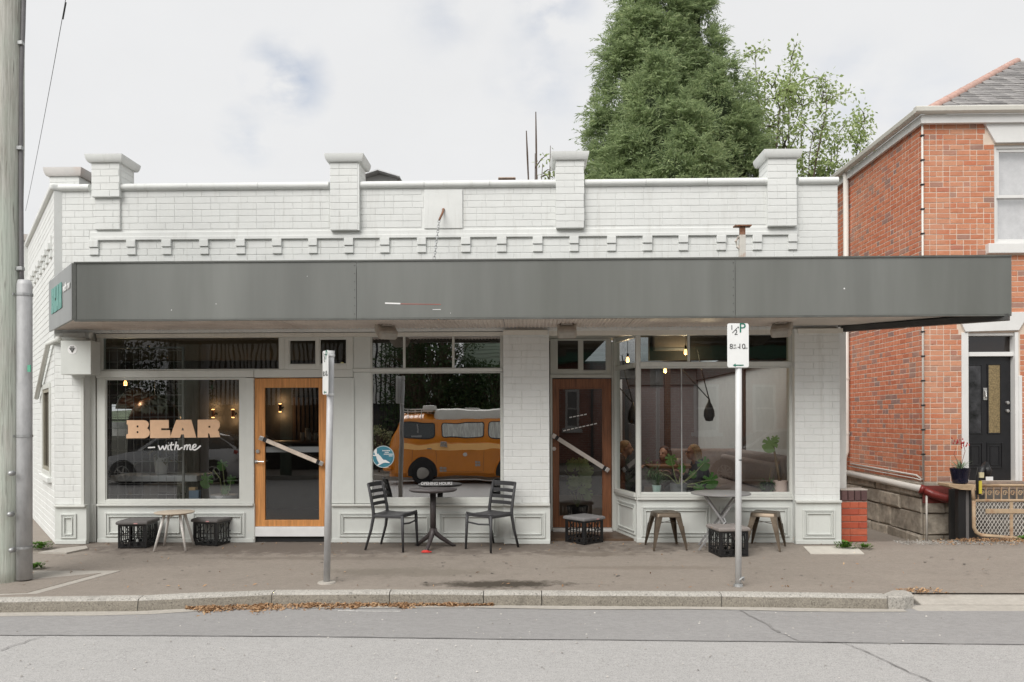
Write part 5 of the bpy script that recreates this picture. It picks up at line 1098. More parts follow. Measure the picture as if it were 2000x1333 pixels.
# lintels, sills
def flatpoly(name, pts, y0, dep, m): b = MB(); b.prism([(x, y0, z) for (x, z) in pts], (0, dep, 0)); return hp(name, b, m, bevel=.006)
flatpoly('door_lintel', lin_d, HY - .045, .1, m_white2); flatpoly('window_lintel', lin_u, HY - .045, .1, m_white2)
q0, q1 = P(1925, 497, HY), P(1925, 478, HY); b = MB(); b.box(q0.x, wx1 + .15, HY - .09, HY + .05, q0.z, q1.z); hp('window_sill', b, m_white2, bevel=.008)
# sash window upstairs
b = MB(); ring(b, wx0, wx1, wz0, wz1, HY + .03, HY + .12, .055); uw = hp('window', b, m_white2, bevel=.004); zm_ = P(1970, 382, HY).z
for (z0, z1, y0) in ((zm_ - .03, wz1 - .056, HY + .05), (wz0 + .056, zm_ + .03, HY + .085)):
    b = MB(); ring(b, wx0 + .057, wx1 - .057, z0, z1, y0, y0 + .032, .05); s_ = ob('sash', b, m_white2, uw, bevel=.003)
    b = MB(); b.quad((wx0 + .105, y0 + .016, z0 + .05), (wx1 - .105, y0 + .016, z0 + .05), (wx1 - .105, y0 + .016, z1 - .05), (wx0 + .105, y0 + .016, z1 - .05)); ob('pane', b, glass('house_glass', .30, (.95, .95, .95)) if 'house_glass' not in MATS else MATS['house_glass'], uw)
b = MB(); b.box(wx0 + .06, wx1 - .06, HY + .16, HY + .17, wz0 + .05, wz1 - .05); ob('blind', b, mat('pale_blind', (.8, .8, .8), .8), uw)
# front door
m_bd = mat('black_door', (.012, .012, .014), .32, var=.2); fy = HY + .10
jx0, jx1 = dx0, P(1976, 800, fy).x; lx0, lx1 = P(1884, 800, fy).x, P(1974, 800, fy).x
b = MB(); b.box(dx0 - .03, lx0, HY - .02, fy + .06, dz0, dz1); b.box(lx1, dx1 + .02, HY - .02, fy + .06, dz0, dz1); b.box(lx0, lx1, HY + .02, fy + .06, dz1 - .05, dz1); zt1 = P(1930, 697, fy).z; b.box(lx0, lx1, HY + .02, fy + .06, zt1 - .0, zt1 + .07); b.box(dx1 + .021, dx1 + .07, HY - .03, HY + .02, dz0, dz0 + 1.72); df = hp('door_frame', b, m_white2, bevel=.005)
rect_glass(lx0, lx1, zt1 + .07, dz1 - .05, fy + .02, glass('fan_glass', .06, (.3, .27, .25)), df, 'fanlight'); b = MB(); b.box(lx0, lx1, fy + .04, fy + .06, zt1 + .07, dz1 - .05); ob('fanlight_blind', b, mat('brown_blind', (.13, .09, .07), .8), df)
b = MB(); b.box(lx0, lx1, fy, fy + .045, dz0, zt1 - .002); fd = hp('front_door', b, m_bd, bevel=.003)
def dpx(a_, c_, e_, f_): return (P(a_, 800, fy).x, P(c_, 800, fy).x, P(1930, f_, fy).z, P(1930, e_, fy).z)
for (r_, g_) in ((dpx(1890, 1918, 712, 848), 'pane_dark'), (dpx(1928, 1955, 711, 848), 'pane_amber')):
    b = MB(); ring(b, *r_, fy - .016, fy - .001, .018); ob('panel_moulding', b, m_bd, fd, bevel=.004)
    b = MB(); b.box(r_[0] + .02, r_[1] - .02, fy - .006, fy - .001, r_[2] + .02, r_[3] - .02); ob('door_pane', b, mat('leadlight_dark', (.05, .05, .055), .12, var=.5, scale=5) if g_ == 'pane_dark' else mat('leadlight_amber', (.24, .18, .09), .3, var=.35, scale=40), fd)
for r_ in (dpx(1890, 1919, 865, 915), dpx(1927, 1958, 865, 915)):
    b = MB(); ring(b, *r_, fy - .014, fy - .001, .02); ring(b, r_[0] + .05, r_[1] - .05, r_[2] + .05, r_[3] - .05, fy - .010, fy - .001, .012); ob('panel_moulding', b, m_bd, fd, bevel=.004)
q = P(1923, 770, fy); b = MB(); b.box(q.x - .03, q.x + .03, fy - .02, fy - .001, q.z - .1, q.z + .1); b.tube([q + Vector((0, -.03, .05)), q + Vector((0, -.05, -.05)), q + Vector((0, -.03, -.06))], .012, 8); ob('door_knocker', b, m_chr, fd, bevel=.01)
for py in (787, 803): q = P(1967, py, fy); b = MB(); b.lathe([(0, -.035), (.026, -.03), (.028, -.012), (.03, 0)], (q.x, fy - .001, q.z), 14, 'Y'); ob('door_knob', b, m_chr, fd, auto=45)
b = MB(); b.box(dx0 - .1, dx1 + .2, HY - .28, HY + .1, dz0 - .12, dz0 - .002); hp('threshold', b, mat('worn_step', (.24, .18, .14), .85, var=.25, scale=12), bevel=.012)
for i, (za, zb) in enumerate(((dz0 - .33, dz0 - .125), (dz0 - .54, dz0 - .335), (dz0 - .76, dz0 - .545), (-.6, dz0 - .765))):
    b = MB(); b.box(dx0 - .1, dx1 + 1.2, HY - .30 - .28 * i, HY - .04, za, zb); hp('step', b, mat('dark_step', (.13, .115, .10), .95, var=.3, scale=9, bump=.5, bscale=30), bevel=.012)
# eaves: boards, gutters, downpipes, slate hip roof
EV = P(1803, 207, HY - .2)
g0 = EV.z; m_gut = paintmat('cream_gutter', (.64, .625, .57), .04, .4, .25)
b = MB(); b.box(HX - .07, HE, HY - .10, HY - .03, HT - .02, g0 - .10); b.box(HX - .07, HX - .02, HY - .03, HY + SB, HT - .02, g0 - .10); hp('eaves_board', b, m_white2, bevel=.004)
gp = [(0, 0), (0, .10), (-.012, .10), (-.10, .10), (-.115, .085), (-.105, .02), (-.08, 0)]
b = MB(); b.prism([(HX - .20, HY - .10 + y, g0 - .10 + z) for (y, z) in gp], (HE - HX + .2, 0, 0)); hp('front_gutter', b, m_gut, bevel=.004)
b = MB(); b.prism([(HX - .071 + y, HY - .10, g0 - .10 + z) for (y, z) in gp], (0, SB, 0)); hp('side_gutter', b, m_gut, bevel=.004)
m_slate = mat('old_slate', (.22, .21, .205), .75, var=.2, scale=4, dirt=(.34, .33, .30), dirt_amt=.7, dscale=2, rand=.28, island=True); pit = math.tan(R(33.5)); ez = g0 + .0
b = MB(); D_ = 4.0; b._q([(HX + .10, HY + .02, ez - .02), (HE + .25, HY + .02, ez - .02), (HE + .25, HY + .02 + D_, ez - .02 + D_ * pit), (HX + .1 + D_, HY + .02 + D_, ez - .02 + D_ * pit)], [(0, 1, 2, 3)]); b._q([(HX + .10, HY + .02, ez - .02), (HX + .1 + D_, HY + .02 + D_, ez - .02 + D_ * pit), (HX + .1 + D_, HY + 9, ez - .02 + D_ * pit), (HX + .10, HY + 9, ez - .02)], [(0, 1, 2, 3)])
rf = hp('roof', b, m_slate)
n_ = Vector((0, -pit, 1)).normalized(); slope = Vector((0, 1, pit)).normalized(); L_ = .19
m_sl1 = mat('old_slate_single', (.22, .21, .205), .75, var=.2, scale=4, dirt=(.34, .33, .30), dirt_amt=.7, dscale=2, rand=.28)
sl_me = MB().box(-.5, .5, 0, L_ * 1.35, -.008, 0).mesh('slate'); sl_me.materials.append(m_sl1); rotp = Matrix.Rotation(math.atan(pit) - .03, 4, 'X'); xlim = P(2004, 150, HY + 2).x; b = MB(); count = 0
for r_ in range(24):
    s0 = r_ * L_; y = HY - .02 + s0 * slope.y; z = ez - .01 + s0 * slope.z; xx = HX + .12 + (y - HY) + .05 + (.15 if r_ % 2 else 0)
    while xx < HE:
        w = .27 * ranged(.92, 1.05); p = Vector((xx + w / 2, y, z)) + n_ * (.022 + ranged(0, .008)); M_ = Matrix.Translation(p) @ rotp @ Matrix.Rotation(ranged(-.012, .012), 4, 'Z') @ Matrix.Diagonal((w - .008, 1, 1, 1))
        if xx < xlim and count < 300: o_ = link('slate', sl_me, rf); o_.matrix_basis = M_; count += 1
        else: b.box(-.5, .5, 0, L_ * 1.35, -.008, 0, M=M_)
        xx += w
o_ = ob('slate_courses', b, m_slate, rf); o_['kind'] = 'stuff'
m_ridge = mat('terracotta_ridge', (.50, .31, .255), .8, var=.15, scale=8, dirt=(.3, .24, .2), dirt_amt=.4)
hd = Vector((1, 1, pit)).normalized(); h0 = Vector((HX + .12, HY + .04, ez + .01))
for i in range(13):
    a_ = h0 + hd * (i * .46 + .02); b = MB(); b.tube([a_, a_ + hd * .475], [.085, .082], 10); ob('ridge_tile', b, m_ridge, rf, auto=50)
# pipes on the side wall
pipe_m = paintmat('cream_pipe', (.66, .63, .58), .03, .4, .3); px_ = HX - .075
yfar = next(HY + .05 * k for k in range(10, 130) if (lambda q: q <= 1655)((lambda v: 1000 + FPX * v.x / -v.z)(ROT.transposed() @ (Vector((px_, HY + .05 * k, 2.0)) - CAM))))
zlow = P(1652, 925, yfar).z
b = MB(); b.tube([(px_, yfar, g0 - .08), (px_, yfar, zlow + .45), (px_ - .05, yfar, zlow + .3), (px_ - .05, yfar, zlow - .12)], .052, 12); dp = hp('downpipe', b, pipe_m, smooth=True)
for zz in (4.2, 2.4, 1.3):
    b = MB(); b.lathe([(.06, -.02), (.06, .02)], (px_, yfar, zz), 12); ob('pipe_clip', b, pipe_m, dp)
ny = HY - .075; w1_, w2_ = Vector((px_ - .05, yfar, zlow + .02)), Vector((px_ - .0, ny, P(1800, 955, ny).z)); b = MB(); b.tube([w1_, w2_], .058, 12); hp('waste_pipe', b, pipe_m, smooth=True)
e_ = [w2_ + Vector((0, .02, .0)), P(1822, 966, HY - .14), P(1846, 974, HY - .2), P(1870, 977, HY - .28)]
b = MB(); b.tube(e_, .066, 12); b.tube([e_[0] - Vector((.02, 0, 0)), e_[0] + (e_[1] - e_[0]) * .25], .075, 12); hp('red_pipe', b, mat('oxide_red_pipe', (.20, .025, .02), .35, var=.15), smooth=True)
cx_ = HX - .02; ct_ = [(cx_, HY - .03, HT - .02), (cx_, HY - .03, P(1803, 938, HY).z), (cx_ - .02, HY + .15, P(1795, 930, HY).z), (cx_ - .02, yfar - .1, zlow + .20)]
b = MB(); b.tube(ct_, .017, 8); c2 = hp('conduit', b, pipe_m, smooth=True); b = MB(); b.tube([(x - .04 if i < 2 else x - .03, y - (.0 if i < 2 else 0), z - (.05 if i >= 1 else 0)) for i, (x, y, z) in enumerate(ct_[1:])], .010, 6); ob('cable', b, pipe_m, c2, smooth=True)
for i in range(14):
    b = MB(); b.box(cx_ - .026, cx_ + .026, HY - .052, HY - .008, 1.0 + i * .40, 1.0 + i * .40 + .025); ob('conduit_clip', b, m_blk, c2)
b = MB(); b.tube([(HX - .01, HY - .11, .40), (HX - .01, HY - .11, -.45)], .016, 8); hp('earth_pipe', b, pipe_m, smooth=True)
b = MB(); b.box(HX - .022, HX - .012, HY + 2.0, HY + 2.05, 0, .01); 
# ---- small red brick pier beside the cafe
rp_x0, rp_x1 = P(1643.5, 1000, .1).x, P(1694, 1000, .1).x; pt_ = P(1670, 958, .1).z; pd_ = P(1670, 979, .1).z
gp_ = thing('brick_gate_pier', 'short red brick pier with dark brick top beside the cafe', 'pier', ((rp_x0 + rp_x1) / 2, .1, 0)); off = -Vector(gp_.location)
b = MB(); b.box(rp_x0 + .01, rp_x1 - .01, .11, .34, -.1, pd_); co = ob('core', b, mat('red_mortar', (.42, .30, .25), .9, var=.15), gp_, world=True)
m_rb = brickmat('fresh_red_brick', [(0, (.46, .10, .055)), (.5, (.55, .155, .085)), (1, (.42, .09, .055))], False, grime=(.36, .12, .08))
lay(co, frame(0, .11, 0), courses(rp_x0, rp_x1, -.01, pd_ - .01, L=.225, h=.0845, j=.011, header=.15), unit_bricks('fresh', m_rb, d=.012), out=.002)
lay(co, frame(rp_x1 - .01, .225, R(90)), courses(-.115, .115, -.01, pd_ - .01, L=.225, h=.0845, j=.011), BRICK_ME['fresh'], out=.002)
m_pb = brickmat('plum_brick', [(0, (.10, .06, .06)), (1, (.17, .10, .095))], False, grime=(.12, .08, .07)); n_ = 4
for i in range(n_):
    w = (rp_x1 - rp_x0) / n_; bb = MB(); block(bb, Matrix.Translation((rp_x0 + w * (i + .5), .34, (pd_ + pt_) / 2)), w - .01, pt_ - pd_ - .008, .25, .006, .003); ob('brick', bb, m_pb, gp_, world=True)
b = MB(); b.box(rp_x0 - .004, rp_x1 + .004, .095, .345, pt_ - .003, pt_ + .014); ob('mortar_cap', b, mat('cap_mortar', (.5, .45, .40), .9, var=.2), gp_, world=True, bevel=.005)
# ---- timber shelf on dark posts, pot of aloe
sy_ = 1.9; s0, s1 = P(1853, 950, sy_), P(1907, 952, sy_); tz = P(1880, 946, sy_).z; bz = P(1880, 957, sy_).z
sh_ = thing('timber_shelf', 'pale timber shelf on black posts by the stone base', 'shelf', ((s0.x + s1.x) / 2, sy_, -.3)); b = MB(); b.prism([(s0.x, sy_, tz), (s1.x, sy_ - .02, tz - .01), (s1.x, sy_ - .02, bz - .01), (s0.x + .18, sy_, bz), (s0.x, sy_, bz + .05)], (0, .32, 0)); ob('board', b, mat('raw_pine', (.52, .38, .24), .7, var=.15, scale=4, stretch=(2, 10, 10)), sh_, world=True, bevel=.004)
for (a_, c_) in ((1872, 1886), (1894, 1903)):
    b = MB(); p0, p1 = P(a_, 960, sy_ + .1), P(c_, 960, sy_ + .1); b.box(p0.x, p1.x, sy_ + .1, sy_ + .2, -.4, bz - .012); ob('post', b, m_blk, sh_, world=True, bevel=.003)
    b = MB(); p0 = P(1880, 1000, sy_ + .09)
b = MB(); p0, p1 = P(1886.5, 960, sy_ + .12), P(1893.5, 960, sy_ + .12); b.box(p0.x, p1.x, sy_ + .12, sy_ + .16, -.4, bz - .02); ob('panel', b, mat('grey_panel', (.19, .18, .175), .7), sh_, world=True)
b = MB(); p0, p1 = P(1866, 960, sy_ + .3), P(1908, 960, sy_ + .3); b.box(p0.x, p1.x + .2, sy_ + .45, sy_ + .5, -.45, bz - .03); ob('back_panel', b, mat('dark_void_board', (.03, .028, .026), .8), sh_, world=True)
pc = P(1875, 945, sy_ + .14); r0 = 17.5 / 1500 * 12.0
t = thing('potted_plant', 'spiky aloe with red flowers in a dark blue pot on the timber shelf', 'plant', (pc.x, sy_ + .14, tz + .002)); pot(t, r0 * .75, r0 * 1.05, .235, mat('cobalt_glaze', (.008, .009, .028), .15, var=.3)); b = MB()
for i in range(26): a_ = ranged(0, 6.28); bladeleaf(b, (0, 0, .2), (math.cos(a_), math.sin(a_), ranged(.4, 1.6)), ranged(.14, .27), .02, .3, 4)
ob('foliage', b, leafmat('aloe_leaf', (.14, .20, .13), (.25, .33, .21)), t); b = MB(); b.tube([(.0, 0, .2), (.08, 0, .5), (.05, 0, .62)], .004, 5); b.tube([(.02, 0, .2), (-.09, 0, .45), (-.06, 0, .55)], .004, 5); ob('stem', b, mat('flower_stem', (.25, .1, .07)), t)
b = MB()
for i in range(26): c_ = Vector((.05, 0, .6)) if i % 2 else Vector((-.02, 0, .66)); b.ball(c_ + Vector((ranged(-.09, .09), ranged(-.04, .04), ranged(-.05, .04))), (.010, .010, .016), 6, 4)
ob('blossom', b, mat('red_blossom', (.42, .03, .03), .6), t)
# ---- rusty wire gate lying open
gy = .75; gw0, gw1 = P(1902, 1000, gy).x, P(1902, 1000, gy).x + 1.9
gtz, gbz = P(1950, 949, gy).z, P(1905, 1044, gy).z; sag = -.10
gate = thing('garden_gate', 'rusty cream tubular gate filled with diamond wire mesh', 'gate', (gw0, gy, 0)); m_gt = mat('rusted_cream', (.50, .37, .24), .7, var=.15, scale=14, dirt=(.24, .09, .035), dirt_amt=.95, dscale=7)
def gz_(x): return gbz + sag * (x - gw0) / 1.2
zr = P(1950, 978, gy).z
b = MB(); rad = .024
b.tube([(gw0, gy, zr), (gw0, gy, gz_(gw0) + .1), (gw0 + .03, gy, gz_(gw0) + .03), (gw0 + .1, gy, gz_(gw0 + .1)), (gw1, gy, gz_(gw1))], rad, 10); b.tube([(gw0, gy, zr), (gw0 - .01, gy, gtz - .06), (gw0 + .04, gy, gtz), (gw1, gy, gtz + .01)], rad, 10); b.tube([(gw0, gy, zr), (gw1, gy, zr)], rad * .8, 10)
ob('frame', b, m_gt, gate, world=True, smooth=True)
xm_ = P(1975, 1000, gy).x; b = MB(); b.box(xm_ - .02, xm_ + .02, gy - .012, gy + .012, gz_(xm_), zr); b.box(gw0 + .15, gw1, gy - .02, gy - .014, P(1950, 1003, gy).z, P(1950, 994, gy).z); ob('brace', b, m_gt, gate, world=True, bevel=.004)
for i in range(12):
    x = gw0 + .11 + i * .105; b = MB(); b.bar((x - .05, gy, gtz), (x - .05, gy, zr), .014); lp = [(x + .03 * math.cos(k * .6) * (1 - k * .05), gy, (gtz + zr) / 2 + .04 * math.sin(k * .6) * (1 - k * .05)) for k in range(14)]; b.tube(lp, .007, 5); ob('scroll', b, m_gt, gate, world=True)
b = MB(); st_ = .05; xw = gw0 - 1.2
while xw < gw1 + .2:
    for sgn in (1, -1):
        x_a, z_a, z_b = xw, zr - .01, gz_(gw0) - .18; pts = []
        for k in range(0, 21):
            z = z_a + (z_b - z_a) * k / 20; x = (xw if sgn > 0 else xw + .0) + sgn * (z_a - z) * .62 + (0 if sgn > 0 else .3)
            if gw0 < x < gw1 and z > gz_(x) + .005: pts.append((x, gy + sgn * .003, z))
        if len(pts) > 1: b.bar(pts[0], pts[-1], .0055)
    xw += st_
o_ = ob('wire_mesh', b, mat('wire_galv', (.66, .63, .58), .6, .1), gate, world=True); o_['kind'] = 'stuff'
q = P(1920, 935, gy - .04); lk = thing('bicycle_lock', 'black and yellow lock looped over the rusty gate', 'lock', q); m_yel = mat('lock_yellow', (.60, .50, .06), .4); k_ = 11 / 1500
b = MB(); b.tube([(-8 * k_, 0, -30 * k_), (-9 * k_, 0, 0), (-4 * k_, 0, 18 * k_), (6 * k_, .02, 24 * k_), (11 * k_, .03, 14 * k_), (10 * k_, .05, 0)], [.03, .035, .05, .06, .055, .04], 10); ob('loop', b, m_blk, lk, smooth=True); b = MB(); b.box(-10.5 * k_, -5.5 * k_, -.045, -.03, -28 * k_, -4 * k_); ob('sleeve', b, m_yel, lk); b = MB(); b.box(-11 * k_, -3 * k_, -.062, -.04, 2 * k_, 12 * k_); ob('tag_label', b, mat('faded_label', (.62, .55, .35), .6), lk); b = MB(); b.box(0 * k_, 13 * k_, -.07, -.06, -3 * k_, 4 * k_); ob('paper_tag', b, m_white, lk)
# weeds
def weed(loc, r_, n, label):
    b = MB()
    for i in range(n): a_ = ranged(0, 6.28); q_ = ranged(0, r_); bladeleaf(b, (math.cos(a_) * q_, math.sin(a_) * q_ * .5, ranged(0, r_ * .5)), (math.cos(a_), math.sin(a_) - .3, ranged(.1, 1.2)), ranged(.02, .05), .022, .3, 3)
    o_ = ob('weed_tuft', b, MATS.get('weed_leaf') or leafmat('weed_leaf', (.05, .12, .015), (.13, .26, .04))); o_.location = loc; tag(o_, label, 'weed'); return o_
p = G(1652, 1072); weed((p.x, p.y, 0.0), .13, 260, 'green weed tuft at the foot of the short red brick pier'); p = G(1690, 1073); weed((p.x, p.y, 0), .08, 90, 'small green weed right of the short red brick pier'); weed((HX + .0, .2, 0), .07, 80, 'tiny weed below the white pipe on the old stone wall')
p = PZ(78, 1072, 0); weed((p.x, p.y, 0), .15, 220, 'leafy weed by the left corner of the cafe'); p = G(68, 1112); weed((p.x, p.y, -.03), .1, 130, 'small weed at the foot of the timber power pole')
def flr(px, Y): p = P(px, 1060, Y); return Vector((p.x, Y, gz(Y)))
# ================================================================== ON THE FOOTPATH
# parking signs
m_pole = mat('galvanised_pole', (.50, .505, .51), .55, .15, var=.14, scale=9, stretch=(1, 1, .4)); m_sign = mat('sign_white', (.80, .81, .80), .35, var=.03); m_grn = mat('sign_green', (.012, .17, .115), .45); m_wpole = mat('white_pole', (.66, .67, .67), .4, var=.06, dirt=(.4, .38, .35), dirt_amt=.4)
def sign_plate(parent, Ms_, w, h, m, arrow_left=True):
    b = MB(); r_ = .02; pts = []
    for (cx0, cz0, a0) in ((w / 2 - r_, h / 2 - r_, 0), (-w / 2 + r_, h / 2 - r_, 90), (-w / 2 + r_, -h / 2 + r_, 180), (w / 2 - r_, -h / 2 + r_, 270)):
        for k in range(5): a_ = R(a0 + 22.5 * k); pts.append(Vector((cx0 + r_ * math.cos(a_), 0, cz0 + r_ * math.sin(a_))))
    b.prism([Ms_ @ q for q in pts], Ms_.to_3x3() @ Vector((0, .003, 0))); pl_ = ob('sign_plate', b, m, parent)
    e_ = Ms_.to_euler()
    def tx(s, size, x, z, m_, sh=0): o_ = text('lettering', s, size, Ms_ @ Vector((x, -.0022, z)), (e_.x + R(90), e_.y, e_.z), m_, pl_, .0005, off=.0); return o_
    tx('P', .135, w * .20, h * .385, m_grn); tx('1', .068, -w * .29, h * .40, m_ink); tx('2', .072, -w * .1, h * .29, m_ink); tx('8', .072, -w * .32, -h * .03, m_ink); tx('10', .075, w * .17, -h * .03, m_ink); tx('-', .07, w * .02, -h * .03, m_ink)
    tx('30', .026, -w * .16, 0.0, m_ink); tx('AM', .022, -w * .15, -.028, m_ink); tx('PM', .022, w * .37, -.03, m_ink)
    b = MB(); b.bar(Ms_ @ Vector((-w * .27, -.0025, h * .28)), Ms_ @ Vector((-w * .05, -.0025, h * .39)), .006, .001, up=Ms_.to_3x3() @ Vector((0, -1, 0))); ob('fraction_bar', b, m_ink, pl_)
    b = MB(); az = -h * .45; b.bar(Ms_ @ Vector((-w * .13, -.0025, az)), Ms_ @ Vector((w * .25, -.0025, az)), .010, .001, up=Ms_.to_3x3() @ Vector((0, -1, 0))); b.prism([Ms_ @ Vector(q) for q in ((-w * .25, -.003, az), (-w * .12, -.003, az + .017), (-w * .12, -.003, az - .017))], Ms_.to_3x3() @ Vector((0, .001, 0))); ob('arrow', b, m_grn, pl_)
    b = MB(); b.ball(Ms_ @ Vector((-.0, -.003, h * .41)), .007, 8, 6); ob('bolt', b, m_ink, pl_)
    return pl_
g1 = G(638, 1138); s1 = thing('parking_sign', 'leaning grey parking sign turned nearly edge on', 'sign', (g1.x, g1.y, g1.z)); top = P(646.5, 688, g1.y) - g1; d_ = top.normalized()
b = MB(); b.tube([(0, 0, -.05), top * .5, top], .034, 14); ob('pole', b, m_pole, s1, smooth=True)
b = MB(); b.lathe([(.036, -.02), (.038, .012), (0, .016)], top, 14); ob('cap', b, m_wpole, s1)
for k in (.985, .815): b = MB(); b.lathe([(.04, -.012), (.042, 0), (.04, .012)], top * k, 14); ob('clamp', b, m_wpole, s1)
b = MB(); b.lathe([(.10, -.02), (.09, .006), (.04, .012)], (0, 0, 0), 14); ob('footing', b, m_slab, s1)
c1 = P(635.5, 728, g1.y - .04) - g1; sign_plate(s1, Matrix.Translation(c1) @ Matrix.Rotation(R(-61), 4, 'Z') @ Matrix.Rotation(math.atan2(d_.x, d_.z), 4, 'Y'), .225, .445, m_sign)
g2 = G(1442, 1145); s2 = thing('parking_sign', 'half hour parking sign facing the street on a white pole', 'sign', (g2.x, g2.y, g2.z)); top = P(1442.5, 640, g2.y) - g2
b = MB(); b.tube([(0, 0, -.05), top * .5, top], .031, 14); ob('pole', b, m_wpole, s2, smooth=True)
b = MB(); b.tube([(.0, -.02, .06), (.03, -.025, .085), (.045, -.02, .09), (.05, -.01, .06)], .012, 8); b.lathe([(.05, -.01), (.045, .02), (.034, .025)], (0, 0, 0), 12); ob('foot_bracket', b, m_galv, s2)
b = MB(); b.ball(P(1446.5, 899, g2.y - .03) - g2, (.02, .008, .006), 8, 6); ob('bolt', b, m_ink, s2)
c2_ = P(1441.5, 675, g2.y - .04) - g2; sign_plate(s2, Matrix.Translation(c2_) @ Matrix.Rotation(R(1.5), 4, 'Z'), .212, .435, m_sign)
b = MB()
for zz in (.15, -.15): b.box(c2_.x - .04, c2_.x + .04, -.036, .04, c2_.z + zz - .012, c2_.z + zz + .012)
ob('clamp', b, m_galv, s2)
# milk crates with pads
m_crate = mat('crate_black', (.014, .014, .015), .38, var=.2); m_pad = mat('pad_charcoal', (.15, .142, .138), .9, var=.15, scale=30, bump=.3, bscale=120); m_pad2 = mat('pad_grey', (.24, .215, .20), .9, var=.12, scale=20, bump=.3, bscale=120); m_pad3 = mat('pad_mid_grey', (.20, .195, .195), .9, var=.12, scale=20, bump=.3, bscale=120)
CW, CH = .35, .295
def crate_side():
    b = MB(); w = CW / 2; y0, y1 = -w, -w + .012
    b.box(-w + .013, w - .013, y0, y1, CH - .022, CH); b.box(-w + .013, w - .013, y0 - .002, y1, .006, .020); b.box(-w + .013, w - .013, y0 - .004, y1, .070, .080); b.box(-w + .013, w - .013, y0, y1, .155, .163)
    for i in range(6):
        x = -w + .04 + i * (CW - .08) / 5; b.box(x - .005, x + .005, y0 + .001, y1 - .001, .081, CH - .023)
    for x in (-.07, .07): b.bar((x - .04, y0 + .006, .163), (x + .04, y0 + .006, CH - .03), .008, .008)
    for i in range(4):
        x = -w + .05 + i * (CW - .1) / 3; b.lathe([(.022, 0), (.022, .008), (.012, .009)], (x, y0 - .001, .045), 10, 'Y'); b.bar((x - .035, y0 + .006, .02), (x + .035, y0 + .006, .069), .007); b.bar((x + .035, y0 + .006, .02), (x - .035, y0 + .006, .069), .007)
    b.box(-w + .014, -w + .03, y0 + .002, y0 + .008, .02, CH - .023); b.box(w - .03, w - .014, y0 + .002, y0 + .008, .02, CH - .023)
    return b
side_me = crate_side().mesh('side_panel'); side_me.materials.append(m_crate)
b = MB()
for i in range(7): q = -CW / 2 + .03 + i * (CW - .06) / 6; b.box(q - .004, q + .004, -CW / 2 + .013, CW / 2 - .013, .008, .016); b.box(-CW / 2 + .013, CW / 2 - .013, q - .004, q + .004, .0165, .022)
base_me = b.mesh('base_grid'); base_me.materials.append(m_crate); b = MB()
for sx_ in (1,):
    for sy_1 in (1,): b.box(sx_ * (CW / 2) - .008 - (.008 if sx_ > 0 else -.008), sx_ * (CW / 2) + .008 - (.008 if sx_ > 0 else -.008), sy_1 * (CW / 2) - .008 - (.008 if sy_1 > 0 else -.008), sy_1 * (CW / 2) + .008 - (.008 if sy_1 > 0 else -.008), 0, CH - .001)
post_me = b.mesh('corner_post'); post_me.materials.append(m_crate)
def crate(px, py, rz, l1, l2, mpad, tilt=0, dz=0):
    g = G(px, py); t = thing('milk_crate', l1, 'crate', (g.x, g.y, g.z + .002), R(rz), 'black milk crates used as stools')
    for k in range(4): o_ = link('side_panel', side_me, t); o_.rotation_euler = (0, 0, R(90 * k))
    link('base_grid', base_me, t)
    for k in range(4): o_ = link('corner_post', post_me, t); o_.rotation_euler = (0, 0, R(90 * k))
    n = 12; w = CW / 2 + .022; b = MB()
    for (zz, e_) in ((.0, -.012), (.006, 0), (.034, 0), (.046, -.018)):
        for (x, y) in ((-w - e_, -w - e_), (w + e_, -w - e_), (w + e_, w + e_), (-w - e_, w + e_)): b.v.append((x, y, zz))
    for i in range(3):
        for k in range(4): b.f.append((i * 4 + k, i * 4 + (k + 1) % 4, i * 4 + 4 + (k + 1) % 4, i * 4 + 4 + k)); b.m.append(0)
    b.f += [(3, 2, 1, 0), (12, 13, 14, 15)]; b.m += [0, 0]
    pd = ob('seat_pad', b, mpad, bevel=.008); pd.location = (g.x, g.y, g.z + .002 + CH + .001 + dz); pd.rotation_euler = (R(tilt), 0, R(rz)); tag(pd, l2, 'cushion', 'grey pads on the milk crates')
    b = MB(); b.box(.03, .075, -w - .004, -w + .001, .010, .022); ob('stitched_tag', b, mat('red_white_tag', (.62, .33, .32), .6), pd)
    return t
crate(270, 1067, 4, 'black milk crate left of the low white table', 'charcoal pad on the crate left of the low white table', m_pad)
crate(417, 1062, -13, 'black milk crate right of the low white table', 'charcoal pad on the crate right of the low white table', m_pad)
crate(1141, 1059, 41, 'black milk crate standing cornerwise before the dark red door', 'grey pad on the crate before the dark red door', m_pad3)
crate(1422, 1083, 9, 'black milk crate behind the white sign pole', 'pale grey pad on the crate behind the white sign pole', m_pad2)
# low round table
g = flr(341, -.42); t = thing('low_table', 'low round beige table on four splayed white legs', 'table', g, R(8)); ht = .465
b = MB(); b.lathe([(0, ht - .018), (.228, ht - .018), (.240, ht - .008), (.240, ht - .003), (.234, ht), (0, ht)], (0, 0, 0), 40); ob('table_top', b, mat('beige_top', (.58, .50, .40), .6, var=.06, scale=5), t, auto=40)
m_wl = mat('white_leg', (.72, .69, .65), .45, var=.04)
for k in range(4):
    a_ = R(45 + 90 * k); b = MB(); b.tube([(.13 * math.cos(a_), .13 * math.sin(a_), ht - .019), (.265 * math.cos(a_), .265 * math.sin(a_), 0)], [.019, .013], 12); ob('leg', b, m_wl, t, smooth=True)
b = MB(); b.box(-.13, .13, -.01, .01, ht - .045, ht - .0185); b.box(-.01, .01, -.13, .13, ht - .047, ht - .0187); ob('apron', b, MATS['beige_top'], t)
